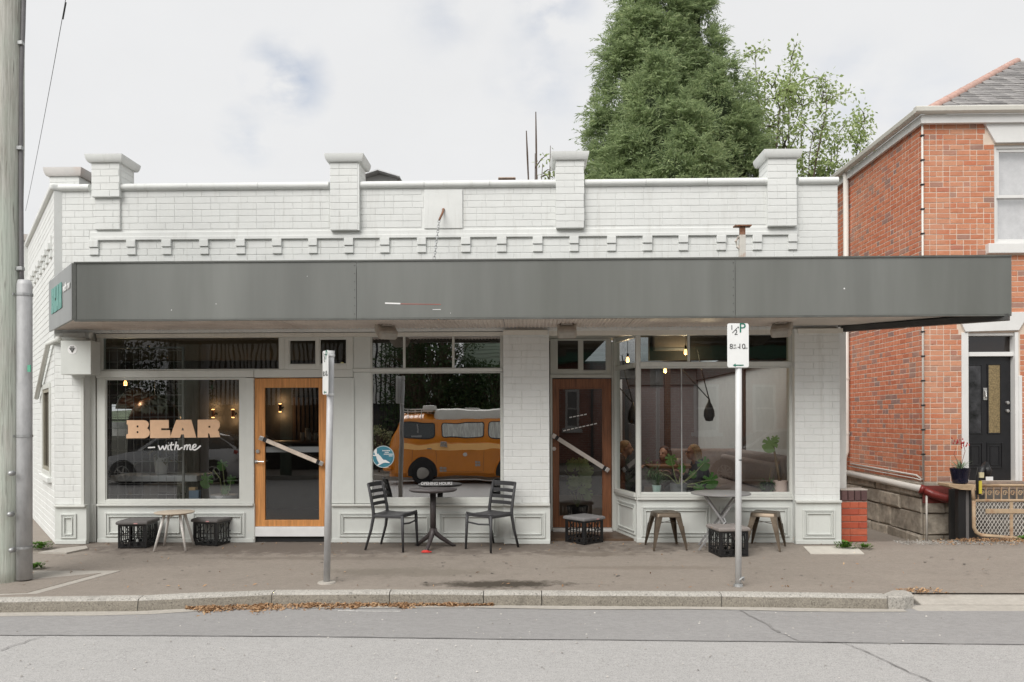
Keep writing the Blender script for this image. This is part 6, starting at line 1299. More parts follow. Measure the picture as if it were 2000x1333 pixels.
# cafe table and chairs
m_res = mat('charcoal_resin', (.045, .045, .048), .55, var=.12, scale=20); m_res2 = mat('brown_resin', (.055, .045, .045), .5, var=.15, scale=15)
g = P(846, 1060, -.36); g.z = gz(-.36); t = thing('bistro_table', 'dark brown round pedestal table before the mirrored window', 'table', g); ht = .74
b = MB(); b.lathe([(0, ht - .028), (.28, ht - .028), (.30, ht - .015), (.30, ht - .004), (.294, ht), (0, ht)], (0, 0, 0), 44); ob('table_top', b, m_res2, t, auto=40)
b = MB(); b.tube([(0, 0, .20), (0, 0, ht - .029)], .038, 16); ob('pedestal', b, m_res2, t, smooth=True)
b = MB(); b.lathe([(.04, ht - .06), (.12, ht - .03), (.12, ht - .0285)], (0, 0, 0), 16); ob('top_plate', b, m_res2, t)
for a_ in (-100, 20, 148):
    d_ = Vector((math.cos(R(a_)), math.sin(R(a_)), 0)); b = MB(); b.tube([d_ * .012 + Vector((0, 0, .24)), d_ * .03 + Vector((0, 0, .185)), d_ * .10 + Vector((0, 0, .125)), d_ * .255 + Vector((0, 0, .022)), d_ * .29 + Vector((0, 0, .012))], [.034, .033, .029, .021, .012], 12); ob('leg', b, m_res2, t, smooth=True)
q = g + Vector((math.cos(R(-100)), math.sin(R(-100)), 0)) * .28; b = MB(); b.prism([(-.065, -.03, .0), (-.02, -.055, .0), (.04, -.05, 0), (.07, -.02, .0), (.05, .03, .0), (-.03, .04, 0)], (0, 0, .008)); b.ball((-.01, -.005, .012), (.045, .03, .012), 10, 6); o_ = ob('floor_wedge', b, mat('red_wedge', (.62, .05, .04), .5), bevel=.003); o_.location = (q.x, q.y - .01, gz(q.y) + .003); tag(o_, 'bright red wedge under the bistro table front leg', 'wedge')
def chair(label, g, rz):
    """slatted resin chair; front towards local -Y"""
    t = thing('cafe_chair', label, 'chair', g, rz, 'charcoal slat back chairs at the bistro table'); SH = .445; w = .20
    n = 8; b = MB()
    for i in range(n + 1):
        y = -.21 + .42 * i / n; z = SH + .012 - .018 * math.sin(math.pi * i / n) + (.012 if i == 0 else 0)
        for j in range(7): x = -w - .005 + (2 * w + .01) * j / 6; b.v.append((x * (1 - .10 * i / n), y, z - .010 * (1 - (j / 3 - 1) ** 2)))
    k0 = len(b.v)
    for i in range(n):
        for j in range(6): b.f.append((i * 7 + j, i * 7 + j + 1, (i + 1) * 7 + j + 1, (i + 1) * 7 + j)); b.m.append(0)
    st_ = ob('seat', b, m_res, t, smooth=True); md = st_.modifiers.new('thickness', 'SOLIDIFY'); md.thickness = .022; md.offset = -1
    for s_ in (-1, 1):
        b = MB(); b.tube([(s_ * w, -.20, SH - .004), (s_ * w * 1.03, -.205, .25), (s_ * w * 1.06, -.215, 0)], [.021, .018, .014], 10); ob('front_leg', b, m_res, t, smooth=True)
        b = MB(); b.tube([(s_ * w * .94, .27, .82), (s_ * w * .95, .235, .68), (s_ * w * .95, .20, .5), (s_ * w * .95, .195, .42), (s_ * w, .225, .25), (s_ * w * 1.05, .30, 0)], [.016, .018, .020, .021, .018, .014], 10); ob('rear_leg', b, m_res, t, smooth=True)
        b = MB(); b.bar((s_ * w * .98, -.19, SH - .022), (s_ * w * .95, .20, SH - .022), .026, .034); ob('side_rail', b, m_res, t, bevel=.006)
    b = MB(); b.bar((-w, -.2, SH - .016), (w, -.2, SH - .016), .026, .03); ob('front_rail', b, m_res, t, bevel=.006); b = MB(); b.tube([(-w, -.205, .34), (0, -.205, .325), (w, -.205, .34)], .011, 8); ob('stretcher', b, m_res, t, smooth=True)
    for (z, hh) in ((.80, .055), (.715, .045), (.635, .045), (.56, .045)):
        b = MB(); m_ = 8
        for i in range(m_ + 1):
            u = -1 + 2 * i / m_; y = .20 + (z - .5) * .22 + .03 * (1 - u * u); x = u * w * .95
            b.v += [(x, y, z - hh / 2), (x, y, z + hh / 2), (x, y + .014, z + hh / 2), (x, y + .014, z - hh / 2)]
        for i in range(m_):
            for k in range(4): b.f.append((i * 4 + k, i * 4 + (k + 1) % 4, i * 4 + 4 + (k + 1) % 4, i * 4 + 4 + k)); b.m.append(0)
        b.f += [(0, 1, 2, 3), (m_ * 4 + 3, m_ * 4 + 2, m_ * 4 + 1, m_ * 4)]; b.m += [0, 0]; ob('back_slat', b, m_res, t, bevel=.004)
    return t
chair('charcoal chair at the bistro table, back toward the left door', flr(771, -.40), R(74))
chair('charcoal chair at the bistro table, back toward the brick pier', flr(957, -.42), R(-40))
# metal stools
m_gun = mat('gunmetal_bronze', (.17, .135, .10), .42, .75, var=.3, scale=8, dirt=(.08, .06, .045), dirt_amt=.6, dscale=4)
def stool(label, g, rz):
    t = thing('metal_stool', label, 'stool', g, rz, 'bronze metal stools by the bay'); H_ = .455; w = .15
    b = MB(); 
    for (zz, e_) in ((H_ - .055, .012), (H_ - .012, .006), (H_ - .002, -.006), (H_, -.016), (H_ - .004, -.03)):
        c = w + e_; r_ = .035
        for (sx_, sy_1, a0) in ((1, 1, 0), (-1, 1, 90), (-1, -1, 180), (1, -1, 270)):
            for k in range(4): a_ = R(a0 + 30 * k); b.v.append((sx_ * (c - r_) + r_ * math.cos(a_), sy_1 * (c - r_) + r_ * math.sin(a_), zz))
    for i in range(4):
        for k in range(16): b.f.append((i * 16 + k, i * 16 + (k + 1) % 16, i * 16 + 16 + (k + 1) % 16, i * 16 + 16 + k)); b.m.append(0)
    b.f.append(tuple(64 + k for k in range(16))); b.m.append(0); ob('seat', b, m_gun, t, auto=45)
    b = MB(); b.box(-.035, .035, -.011, .011, H_ - .0038, H_ - .0025); ob('hand_slot', b, m_dark, t)
    for k in range(4):
        Mk = Matrix.Rotation(R(90 * k), 4, 'Z'); c0 = w + .004; c1 = w + .062; b = MB(); o = 0
        for (z, c, wd) in ((H_ - .045, c0, .075), (H_ - .16, c0 + .020, .060), (.02, c1, .022), (0, c1 + .002, .022)):
            for q in ((c - wd, c), (c - wd * .5, c + .0), (c, c), (c, c - wd * .5), (c, c - wd), (c - .006, c - wd), (c - .006, c - .006), (c - wd, c - .006)): b.v.append(tuple(Mk @ Vector((q[0], q[1], z))))
        for i in range(3):
            for j in range(8): b.f.append((i * 8 + j, i * 8 + (j + 1) % 8, i * 8 + 8 + (j + 1) % 8, i * 8 + 8 + j)); b.m.append(0)
        b.f += [tuple(range(8)), tuple(24 + j for j in range(8))]; b.m += [0, 0]; lg = ob('leg', b, m_gun, t)
        b = MB(); b.bar(Mk @ Vector((c0 + .02, c0 + .02, H_ - .16)), Mk @ Vector((c1 - .004, c1 - .004, .03)), .012, .006); ob('leg_rib', b, m_gun, lg)
    b = MB(); b.bar((-w - .015, -w - .015, H_ - .13), (w + .015, w + .015, H_ - .13), .022, .004); b.bar((w + .015, -w - .015, H_ - .135), (-w - .015, w + .015, H_ - .135), .022, .004); ob('cross_brace', b, m_gun, t)
    return t
stool('bronze metal stool below the middle of the bay, facing square', flr(1300, -.36), R(6))
stool('bronze metal stool beside the right hand pier, turned a little', flr(1495, -.36), R(-27))
# folding table
g = flr(1408, -.42); t = thing('folding_table', 'grey round folding metal table with crossed legs', 'table', g, R(-12)); ht = .70; m_ft = mat('dusty_grey_metal', (.28, .275, .275), .5, .2, var=.1)
b = MB(); b.lathe([(0, ht - .022), (.355, ht - .022), (.362, ht - .018), (.362, ht - .003), (.355, ht), (0, ht)], (0, 0, 0), 48); ob('table_top', b, m_ft, t, auto=40)
for y in (-.19, .19):
    for s_ in (-1, 1):
        b = MB(); yy = y - .014 * s_; b.bar((s_ * -.20, yy, ht - .024), (s_ * .27, yy, 0), .024, .010, up=(0, 1, 0)); ob('leg', b, m_ft, t, bevel=.002)
b = MB()
for (x, z) in ((.0, .41), (-.19, .06), (.19, .06), (-.16, .64), (.16, .64)): b.tube([(x, -.2, z), (x, .2, z)], .007, 8)
ob('stretcher', b, m_ft, t)
b = MB(); b.tube([(.03, -.205, .41), (.05, -.215, .36), (.02, -.21, .33)], .009, 6); ob('catch', b, m_galv, t)
# power pole
Yp = -2.15; pb, pt0 = P(39, 1128, Yp), P(45, 0, Yp); rp_ = .175
pole = thing('power_pole', 'weathered green grey timber power pole at the left kerb', 'pole', (pb.x - rp_, Yp, gz(Yp)))
m, t_, b_ = nodes('weathered_pole'); pos = add(t_, 'ShaderNodeNewGeometry').outputs['Position']
n1_ = noise(t_, 26, 6, .72, vec=pos, stretch=(1, 1, .05)); c = mixc(t_, rng(t_, n1_.outputs[0], .38, .66), (.36, .355, .31), (.62, .62, .57)); n2_ = noise(t_, 2.0, 5, .7, vec=pos, stretch=(1, 1, .35)); c = mixc(t_, rng(t_, n2_.outputs[0], .42, .62, 0, .65), c, (.50, .57, .49)); n3_ = noise(t_, 60, 3, .6, vec=pos, stretch=(1, 1, .03)); c = mixc(t_, rng(t_, n3_.outputs[0], .62, .7, 0, .8), c, (.10, .09, .075))
t_.links.new(c, b_.inputs['Base Color']); b_.inputs['Roughness'].default_value = .9; bp = add(t_, 'ShaderNodeBump'); bp.inputs['Strength'].default_value = .7; bp.inputs['Distance'].default_value = .012; t_.links.new(n3_.outputs[0], bp.inputs['Height']); t_.links.new(bp.outputs[0], b_.inputs['Normal']); m_wood = m
b = MB(); pts = []; n = 40
lean = (pt0.x - pb.x) / 7.0
for i in range(n + 1): z = -.1 + 9.6 * i / n; pts.append((lean * z + .012 * math.sin(z * 1.3), .006 * math.sin(z * 2), z))
b.tube(pts, [rp_ * (1.03 - .012 * p[2]) + .004 * math.sin(p[2] * 3.1) for p in pts], 28); ob('shaft', b, m_wood, pole, smooth=True)
b = MB(); b.tube([(rp_ - .03, -.06, z) for z in ()] or [(0, 0, 0), (0, 0, .01)], .001, 3)
g0_ = P(47.5, 1122, Yp - .02) - Vector(pole.location); g1_ = P(48, 548, Yp - .02) - Vector(pole.location)
b = MB(); b.tube([g0_ + Vector((0, 0, -.05)), (g0_ + g1_) / 2, g1_ - Vector((0, 0, .05)), g1_], [.075, .073, .072, .060], 16); gd = ob('cable_guard', b, m_pole, pole, smooth=True)
for zz in (.35, 1.5, g1_.z - .15): b = MB(); b.lathe([(.079, -.012), (.079, .012)], (g0_.x + (g1_.x - g0_.x) * zz / 3, g0_.y, zz), 16); b.box(g0_.x - .11, g0_.x - .06, g0_.y - .07, g0_.y - .04, zz - .012, zz + .012); ob('guard_strap', b, m_galv, gd)
q = P(55, 720, Yp - .1) - Vector(pole.location); b = MB(); b.box(q.x - .01, q.x + .022, g0_.y - .078, g0_.y - .066, q.z - .035, q.z + .035); ob('green_sticker', b, mat('green_tag', (.12, .42, .28), .5), gd)
c0_ = g1_ + Vector((-.03, 0, -.02)); b = MB(); b.tube([c0_] + [P(px, py, Yp - .02) - Vector(pole.location) for (px, py) in ((42, 520), (41, 300), (41, 150), (45, 60), (48, -60), (49, -300))], .022, 10); cb2 = ob('power_cable', b, mat('cable_sheath', (.17, .165, .17), .6), pole, smooth=True)
for (px, py) in ((40, 86), (39, 291), (40, 526)): q = P(px, py, Yp - .03) - Vector(pole.location); b = MB(); b.box(q.x - .03, q.x + .035, q.y - .03, q.y + .02, q.z - .018, q.z + .022); ob('cable_clip', b, m_galv, pole, bevel=.006)
for (px, py) in ((22, 925), (20, 1005), (23, 1075)): q = P(px, py, Yp - .16) - Vector(pole.location); b = MB(); b.lathe([(0, -.03), (.016, -.028), (.026, -.012), (.028, .03)], q, 12, 'Y'); ob('bolt_head', b, m_galv, pole, smooth=True)
# overhead wire
wv = P(50, 412, 6.0); w0 = P(129, -5, -1.5); b = MB(); n = 16; pp = []
for i in range(n + 1): s_ = i / n; p = w0.lerp(wv, s_); p.z -= .25 * 4 * s_ * (1 - s_) * .3; pp.append(p)
ext0 = w0 + (w0 - wv).normalized() * 3; b.tube([ext0] + pp, .0035, 6); b.tube([P(129, 5, -1.5), P(123, 38, -1.4)], .007, 6); tag(ob('service_wire', b, m_blk, smooth=True), 'thin overhead wire sloping down beside the timber power pole', 'wire')
# ================================================================== TREES
def quads(name, pos, dirs, nrm, L_, Wd, m, parent=None):
    """many small leaves at once: a bent diamond each"""
    n = len(pos); s = np.cross(dirs, nrm); s /= (np.linalg.norm(s, axis=1, keepdims=True) + 1e-9)
    V = np.empty((n, 4, 3)); V[:, 0] = pos; V[:, 1] = pos + dirs * (L_ * .5)[:, None] + s * (Wd * .5)[:, None]; V[:, 2] = pos + dirs * L_[:, None] - nrm * (L_ * .15)[:, None]; V[:, 3] = pos + dirs * (L_ * .5)[:, None] - s * (Wd * .5)[:, None]
    me = bpy.data.meshes.new(name); me.vertices.add(n * 4); me.vertices.foreach_set('co', V.reshape(-1)); me.loops.add(n * 4); me.loops.foreach_set('vertex_index', np.arange(n * 4, dtype=np.int32))
    me.polygons.add(n); me.polygons.foreach_set('loop_start', np.arange(0, n * 4, 4, dtype=np.int32)); me.polygons.foreach_set('loop_total', np.full(n, 4, dtype=np.int32)); me.update(); me.validate(); me.materials.append(m)
    return link(name, me, parent)
rs_ = np.random.RandomState(11)
def unit(a): return a / (np.linalg.norm(a, axis=1, keepdims=True) + 1e-9)
m_con = leafmat('cypress_leaf', (.15, .215, .11), (.42, .51, .26), (.58, .62, .36), trans=.45); m_bark = mat('bark', (.11, .08, .06), .95, var=.3, scale=6, stretch=(4, 4, 1), bump=.6, bscale=10)
DT = 19.0; Yt = DT + CAM.y
cb0 = P(1315, 350, Yt); con = thing('conifer_tree', 'broad dense green cypress rising behind the parapet', 'tree', (cb0.x, Yt, 0)); o0 = Vector(con.location)
b = MB(); b.tube([(0, 0, 0), (.1, 0, 4), (-.2, .2, 7), (-.3, .3, 8.5), (-.3, .5, 9.5)], [.4, .34, .2, .1, .04], 12); b.tube([(.1, 0, 3), (.6, .4, 7), (.5, .8, 9)], [.25, .2, .04], 10); b.tube([(0, 0, 3), (.7, -.2, 6), (.9, .2, 8)], [.2, .14, .04], 8); ob('trunk', b, m_bark, con, smooth=True)
pos, dr, nr_ = [], [], []; cores = []
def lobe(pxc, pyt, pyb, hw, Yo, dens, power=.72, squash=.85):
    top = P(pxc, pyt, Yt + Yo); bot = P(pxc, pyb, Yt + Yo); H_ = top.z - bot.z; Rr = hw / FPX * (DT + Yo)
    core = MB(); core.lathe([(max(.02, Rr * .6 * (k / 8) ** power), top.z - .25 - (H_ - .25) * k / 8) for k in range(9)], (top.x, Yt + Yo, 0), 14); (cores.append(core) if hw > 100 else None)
    nb = int(dens * H_ * Rr * (1.35 if hw > 90 else 2.4))
    for _ in range(nb):
        t = rs_.rand() ** .60; a = rs_.rand() * 2 * math.pi
        if math.sin(a) > .35 and rs_.rand() < .8: a = -a
        rr_ = Rr * (t ** power) * (1 - .25 * max(0, t - .8) / .2) * rs_.uniform(.66, 1.02)
        c = np.array([bot.x + rr_ * math.cos(a), Yt + Yo + rr_ * squash * math.sin(a), top.z - t * H_])
        out = np.array([math.cos(a), math.sin(a), .5]); out /= np.linalg.norm(out)
        n = rs_.randint(260, 400); size = rs_.uniform(.24, .44) * (.6 + .4 * t); el = rs_.uniform(1.2, 1.9)
        d = unit(rs_.randn(n, 3) * .85 + out * .55 + np.array([0, 0, .45])); r_ = (.35 + .65 * rs_.rand(n, 1) ** .35) * size
        p = c + d * r_ * np.array([1, 1, el]) + rs_.randn(n, 3) * .02; dd = unit(d * .55 + rs_.randn(n, 3) * .38 + out * .35 + np.array([0, 0, rs_.uniform(-.5, .35)]))
        pos.append(p); dr.append(dd); nr_.append(unit(rs_.randn(n, 3) * .6 + out + np.array([0, 0, .4])))
        for _f in range(11):                    # feathery sprays that reach out of the bough and droop
            d0 = unit((rs_.randn(1, 3) * .7 + out * .9 + np.array([0, 0, .35])))[0]; q0 = c + d0 * size * .7 * np.array([1, 1, el]); Lf = rs_.uniform(.22, .5); m_ = 16; s_ = np.linspace(0, 1, m_)[:, None]
            cur = q0 + d0 * Lf * s_ - np.array([0, 0, .28]) * Lf * s_ ** 2; sd_ = np.cross(d0, [0, 0, 1.0]); sd_ = sd_ / (np.linalg.norm(sd_) + 1e-6); alt = np.where(np.arange(m_) % 2, 1, -1)[:, None]
            pos.append(cur); dr.append(unit(d0 * .8 + sd_ * alt * .6 + rs_.randn(m_, 3) * .15 - np.array([0, 0, .35]) * s_)); nr_.append(unit(rs_.randn(m_, 3) * .3 + np.array([0, 0, 1.0])))
for a in ((1262, -90, 470, 138, .9, 9, .7), (1345, -60, 480, 118, 1.2, 8, .66), (1300, -110, 400, 66, .6, 9, .6), (1292, 100, 500, 130, -.9, 9.5, .62), (1405, 105, 490, 108, -.2, 9.5, .6), (1180, 215, 500, 66, .2, 9.5, .52), (1462, 225, 500, 56, .2, 9.5, .5), (1340, 215, 520, 120, -1.7, 8, .55), (1230, 235, 520, 80, -1.2, 9, .55)): lobe(*a)
pos = np.concatenate(pos); dr = np.concatenate(dr); nr_ = np.concatenate(nr_); n = len(pos)
quads('crown', pos - np.array(o0), dr, nr_, rs_.uniform(.06, .16, n), rs_.uniform(.016, .036, n), m_con, con)
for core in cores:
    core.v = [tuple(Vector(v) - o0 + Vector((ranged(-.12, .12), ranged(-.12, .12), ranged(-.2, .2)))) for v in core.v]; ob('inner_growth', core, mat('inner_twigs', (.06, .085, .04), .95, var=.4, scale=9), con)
# loose leafed tree on the right
m_lf = leafmat('fresh_leaf', (.24, .32, .11), (.48, .57, .26), (.58, .63, .36), trans=.45)
def branching(name, label, base, targets, m_leaf, leaf=(.06, .12), per=26, spread=.32, trunk_r=.14, twigs=6, group=None, flower=False):
    t = thing(name, label, 'tree', base, 0, group); o0 = Vector(base); b = MB(); P_, D_, N_ = [], [], []
    for (q, r_) in targets:
        q = Vector(q) - o0; mid1 = Vector((q.x * .25, q.y * .3, q.z * .45)); mid2 = Vector((q.x * .7, q.y * .7, q.z * .8)) + Vector((ranged(-.1, .1), ranged(-.1, .1), ranged(-.1, .1)))
        mid3 = mid2.lerp(q, .55) + Vector((ranged(-.12, .12), ranged(-.12, .12), ranged(-.05, .1))); b.tube([(0, 0, 0), mid1, mid1.lerp(mid2, .5) + Vector((ranged(-.2, .2), ranged(-.2, .2), .1)), mid2, mid3, q], [trunk_r, trunk_r * .5, trunk_r * .32, trunk_r * .2, .012, .006], 7)
        for _ in range(twigs):
            s_ = ranged(.35, 1.0); st_ = mid1.lerp(mid2, s_) if random.random() < .4 else mid2.lerp(q, s_); e_ = st_ + Vector((ranged(-1, 1), ranged(-1, 1), ranged(-.3, 1))) * r_; md_ = (st_ + e_) / 2 + Vector((0, 0, .05)); b.tube([st_, md_, e_], [.016, .010, .005], 5)
            for k in range(3):
                c = st_.lerp(e_, (.45, .75, 1.0)[k]); n = int(per * ranged(.4, 1.3)); d = unit(rs_.randn(n, 3)); p = np.array(c) + d * (rs_.rand(n, 1) ** .6) * spread * ranged(.5, 1.1)
                P_.append(p); D_.append(unit(d + rs_.randn(n, 3) * .5 + np.array([0, 0, -.3]))); N_.append(unit(rs_.randn(n, 3) + np.array([0, 0, .8])))
    ob('trunk', b, m_bark, t, smooth=True); P_ = np.concatenate(P_); n = len(P_); quads('crown', P_, np.concatenate(D_), np.concatenate(N_), rs_.uniform(leaf[0], leaf[1], n), rs_.uniform(leaf[0] * .5, leaf[1] * .6, n), m_leaf, t); return t
Yd = 10.0
def T(px, py, dy=0): return P(px, py, Yd + dy)
bs_ = P(1560, 350, Yd); branching('leafy_tree', 'airy pale green leafed tree behind the right end of the parapet', (bs_.x - .2, Yd, 0), [(T(1475, 95), .55), (T(1450, 150, .5), .5), (T(1510, 150, -.4), .55), (T(1545, 110, .2), .5), (T(1530, 200), .55), (T(1570, 180, .4), .6), (T(1612, 150, -.2), .55), (T(1500, 240, .3), .5), (T(1590, 245), .6), (T(1640, 255, .3), .5), (T(1690, 235, -.2), .35), (T(1625, 310, .2), .55), (T(1540, 290, -.3), .6), (T(1680, 295), .4), (T(1655, 345), .5), (T(1590, 335, .2), .5), (T(1500, 330), .5)], m_lf, (.07, .135), 22, .30, .10, 13)
bs_ = P(1050, 350, 6.0)
def T2(px, py): return P(px, py, 6.0)
sap = branching('sapling', 'thin sapling with bare poles and few leaves beside the third parapet pier', (bs_.x, 6.0, 0), [(T2(1045, 300), .28), (T2(1060, 320), .3), (T2(1075, 285), .16), (T2(1085, 345), .22), (T2(1050, 345), .25)], m_lf, (.05, .09), 9, .16, .05, 5)
for (a_, c_) in (((1048, 345), (1046.5, 219)), ((1032, 350), (1028, 256))):
    q0, q1 = P(*a_, 6.0) - Vector(sap.location), P(*c_, 6.0) - Vector(sap.location); b = MB(); b.tube([q0 - Vector((0, 0, 2)), q0, (q0 + q1) / 2, q1], [.02, .018, .022, .012], 6); ob('bare_pole', b, m_bark, sap)
# trees up the side street, past the left corner
m_gum = leafmat('gum_leaf', (.045, .055, .03), (.15, .15, .09), (.22, .2, .13), trans=.2)
def clump_tree(name, label, base, h, r_, n_cl, m_leaf, leaf=(.1, .22), group=None, cat='tree', low=.35, trunk=.18):
    t = thing(name, label, cat, base, 0, group); b = MB(); b.tube([(0, 0, -.2), (.05, 0, h * .4), (0, .1, h * .85)], [trunk, trunk * .7, .04], 8); P_, D_, N_ = [], [], []
    for _ in range(n_cl):
        a = rs_.rand() * 6.28; z = low + (1 - low) * rs_.rand(); rr_ = r_ * math.sqrt(max(.05, 1 - ((z - low) / (1 - low) * 1.7 - .75) ** 2)) * rs_.uniform(.5, 1.05); c = np.array([rr_ * math.cos(a), rr_ * math.sin(a), z * h]); n = rs_.randint(40, 70); d = unit(rs_.randn(n, 3)); p = c + d * rs_.rand(n, 1) ** .5 * r_ * .3
        P_.append(p); D_.append(unit(d + rs_.randn(n, 3) * .4)); N_.append(unit(rs_.randn(n, 3) + np.array([0, 0, .6]))); b.tube([(0, 0, h * .35), tuple(c * np.array([.5, .5, .9])), tuple(c)], [.04, .025, .01], 5)
    ob('trunk', b, m_bark, t); P_ = np.concatenate(P_); n = len(P_); quads('crown', P_, np.concatenate(D_), np.concatenate(N_), rs_.uniform(*leaf, n), rs_.uniform(leaf[0] * .4, leaf[1] * .5, n), m_leaf, t); return t
q = P(52, 600, 26); clump_tree('gum_tree', 'olive brown gum tree far up the side street', (q.x - .3, 26, 0), 9.6, 1.6, 110, m_gum, group='trees up the side street')
q = P(62, 700, 18); clump_tree('street_shrub', 'ochre leafed shrub past the side wall of the cafe', (q.x, 18, 0), 3.2, .9, 50, leafmat('ochre_leaf', (.14, .10, .03), (.38, .30, .08), (.1, .14, .05)), (.05, .12), cat='shrub', low=.1, trunk=.06)
for (x, y, h_, r_, lb) in ((-17, 13, 4.6, 1.7, 'rounded green tree across the side street'), (-23, 19, 6.0, 2.2, 'spreading green tree farther up the side street'), (-27, 9, 5.2, 2.0, 'bushy green tree at the far corner of the side street'), (17, 8, 5.5, 2.0, 'bushy green tree beyond the brick house')): clump_tree('street_tree', lb, (x, y, -.3), h_, r_, 90, m_gum if x < -24 else m_lf, (.1, .22), group='trees up the side street')
b = MB(); nh = 96
for i in range(nh + 1):
    a = 2 * math.pi * i / nh; rr_ = 230 + 25 * math.sin(3 * a); h_ = 11 + 4 * math.sin(5 * a + 1) + 3 * math.sin(11 * a); b.v += [(rr_ * math.cos(a), rr_ * math.sin(a), -2), ((rr_ + 25) * math.cos(a), (rr_ + 25) * math.sin(a), h_ * .7), ((rr_ + 60) * math.cos(a), (rr_ + 60) * math.sin(a), h_)]
for i in range(nh):
    for k in (0, 1): b.f.append((i * 3 + k, i * 3 + 3 + k, i * 3 + 4 + k, i * 3 + 1 + k)); b.m.append(0)
struct('hills', b, mat('wooded_hill', (.09, .11, .065), .95, var=.4, scale=.25), smooth=True)
# ================================================================== PEOPLE IN THE BAY
m_skin = mat('skin', (.48, .27, .19), .5, var=.06, scale=12)
def capsule(b, a, c, r0, r1, n=10):
    a, c = Vector(a), Vector(c); b.ball(a, r0, n, 6); b.ball(c, r1, n, 6); b.tube([a, c], [r0, r1], n)
def remesh(o, v, sm=6):
    md = o.modifiers.new('skin', 'REMESH'); md.mode = 'VOXEL'; md.voxel_size = v; md.use_smooth_shade = True; s_ = o.modifiers.new('smooth', 'SMOOTH'); s_.iterations = sm; s_.factor = .5
def person(label, loc, rz, seat, top, hair, hair_long, glasses=False, lean=.10, arm=(0.0, 0.0), head_turn=0):
    """seated, facing local -Y, hands on the table edge"""
    t = thing('person', label, 'person', loc, rz, 'people sitting at the cafe table'); z = seat
    hip = Vector((0, .05, z + .10)); ch_ = Vector((0, .02 - lean, z + .40)); nk = Vector((0, -.0 - lean * 1.3, z + .575)); hd_ = Vector((0, -.03 - lean * 1.5, z + .70)); Mh = Matrix.Translation(hd_) @ Matrix.Rotation(R(head_turn), 4, 'Z')
    sk, tp, tr = MB(), MB(), MB()
    # torso
    for bb, e_ in ((sk, 0), (tp, .014)):
        bb.ball(hip + Vector((0, 0, .02)), (.165 + e_, .12 + e_, .13 + e_), 14, 10); bb.ball(ch_, (.165 + e_, .11 + e_, .17 + e_), 14, 10); bb.tube([hip, (hip + ch_) / 2, ch_], [.135 + e_, .128 + e_, .14 + e_], 14)
        for s_ in (-1, 1):
            sh_1 = ch_ + Vector((s_ * .17, 0, .11)); el_ = sh_1 + Vector((s_ * .05, -.08 - arm[0], -.27)); wr_ = Vector((s_ * .10, el_.y - .20, z + .375 + arm[1]))
            capsule(bb, ch_ + Vector((s_ * .05, 0, .13)), sh_1, .07 + e_, .058 + e_); capsule(bb, sh_1, el_, .052 + e_, .042 + e_)
            if e_ == 0: capsule(bb, el_, wr_, .042, .026)
            else: capsule(bb, el_, el_.lerp(wr_, .85), .042 + e_, .03 + e_)
            if e_ == 0:
                fd_ = (wr_ - el_).normalized(); pc_ = wr_ + fd_ * .05; bb.ball(pc_, (.038, .048, .016), 10, 6); capsule(bb, wr_, pc_, .026, .022)
                for k, (dx, ln) in enumerate(((-.027, .060), (-.009, .072), (.009, .068), (.026, .052))):
                    k0 = pc_ + fd_ * .035 + Vector((dx, 0, 0)); k1 = k0 + fd_ * ln * .55 + Vector((dx * .15, 0, -.006)); k2 = k1 + fd_ * ln * .4 + Vector((0, 0, -.02)); capsule(bb, k0, k1, .0095, .0088, 6); capsule(bb, k1, k2, .0088, .0075, 6)
                k0 = wr_ + fd_ * .02 + Vector((-s_ * .024, 0, 0)); k1 = k0 + fd_ * .035 + Vector((-s_ * .022, 0, -.004)); capsule(bb, k0, k1, .012, .010, 6); capsule(bb, k1, k1 + fd_ * .028 + Vector((-s_ * .004, 0, -.006)), .010, .008, 6)
    for bb, e_ in ((sk, 0), (tr, .013)):
        bb.ball(hip, (.165 + e_, .13 + e_, .12 + e_), 14, 10)
        for s_ in (-1, 1):
            kn = Vector((s_ * .11, -.38, z + .09)); an = Vector((s_ * .11, -.33, .09)); capsule(bb, hip + Vector((s_ * .09, -.02, -.01)), kn, .085 + e_, .058 + e_); capsule(bb, kn, an if e_ == 0 else kn.lerp(an, .9), .056 + e_, .036 + e_)
            if e_ == 0: capsule(bb, an + Vector((0, .02, -.05)), an + Vector((0, -.15, -.06)), .036, .03)
    # neck, head, face
    capsule(sk, nk - Vector((0, -.01, .05)), hd_ + Vector((0, .01, -.05)), .052, .05)
    def H(v): return Mh @ Vector(v)
    sk.ball(H((0, .012, .03)), (.074, .092, .09), 16, 12); sk.ball(H((0, -.022, -.035)), (.056, .066, .075), 14, 10); sk.ball(H((0, -.055, -.09)), (.026, .024, .02), 10, 6)
    capsule(sk, H((0, -.083, .012)), H((0, -.105, -.028)), .010, .014, 8); sk.ball(H((0, -.082, -.060)), (.024, .012, .008), 8, 6); sk.ball(H((0, -.08, -.071)), (.02, .012, .008), 8, 6)
    for s_ in (-1, 1): sk.ball(H((s_ * .075, .015, -.005)), (.010, .022, .032), 8, 6); sk.ball(H((s_ * .03, -.074, .024)), (.022, .012, .008), 8, 6)
    bd = ob('body', sk, m_skin, t); remesh(bd, .0075, 4)
    tpo = ob('top', tp, top, t); remesh(tpo, .011, 4); tro = ob('trousers', tr, mat('dark_trousers', (.03, .032, .04), .85), t); remesh(tro, .012, 4)
    hb = MB(); hb.ball(H((0, .022, .045)), (.086, .100, .088), 18, 12); hb.ball(H((0, .075, -.01)), (.072, .045, .07), 12, 8)
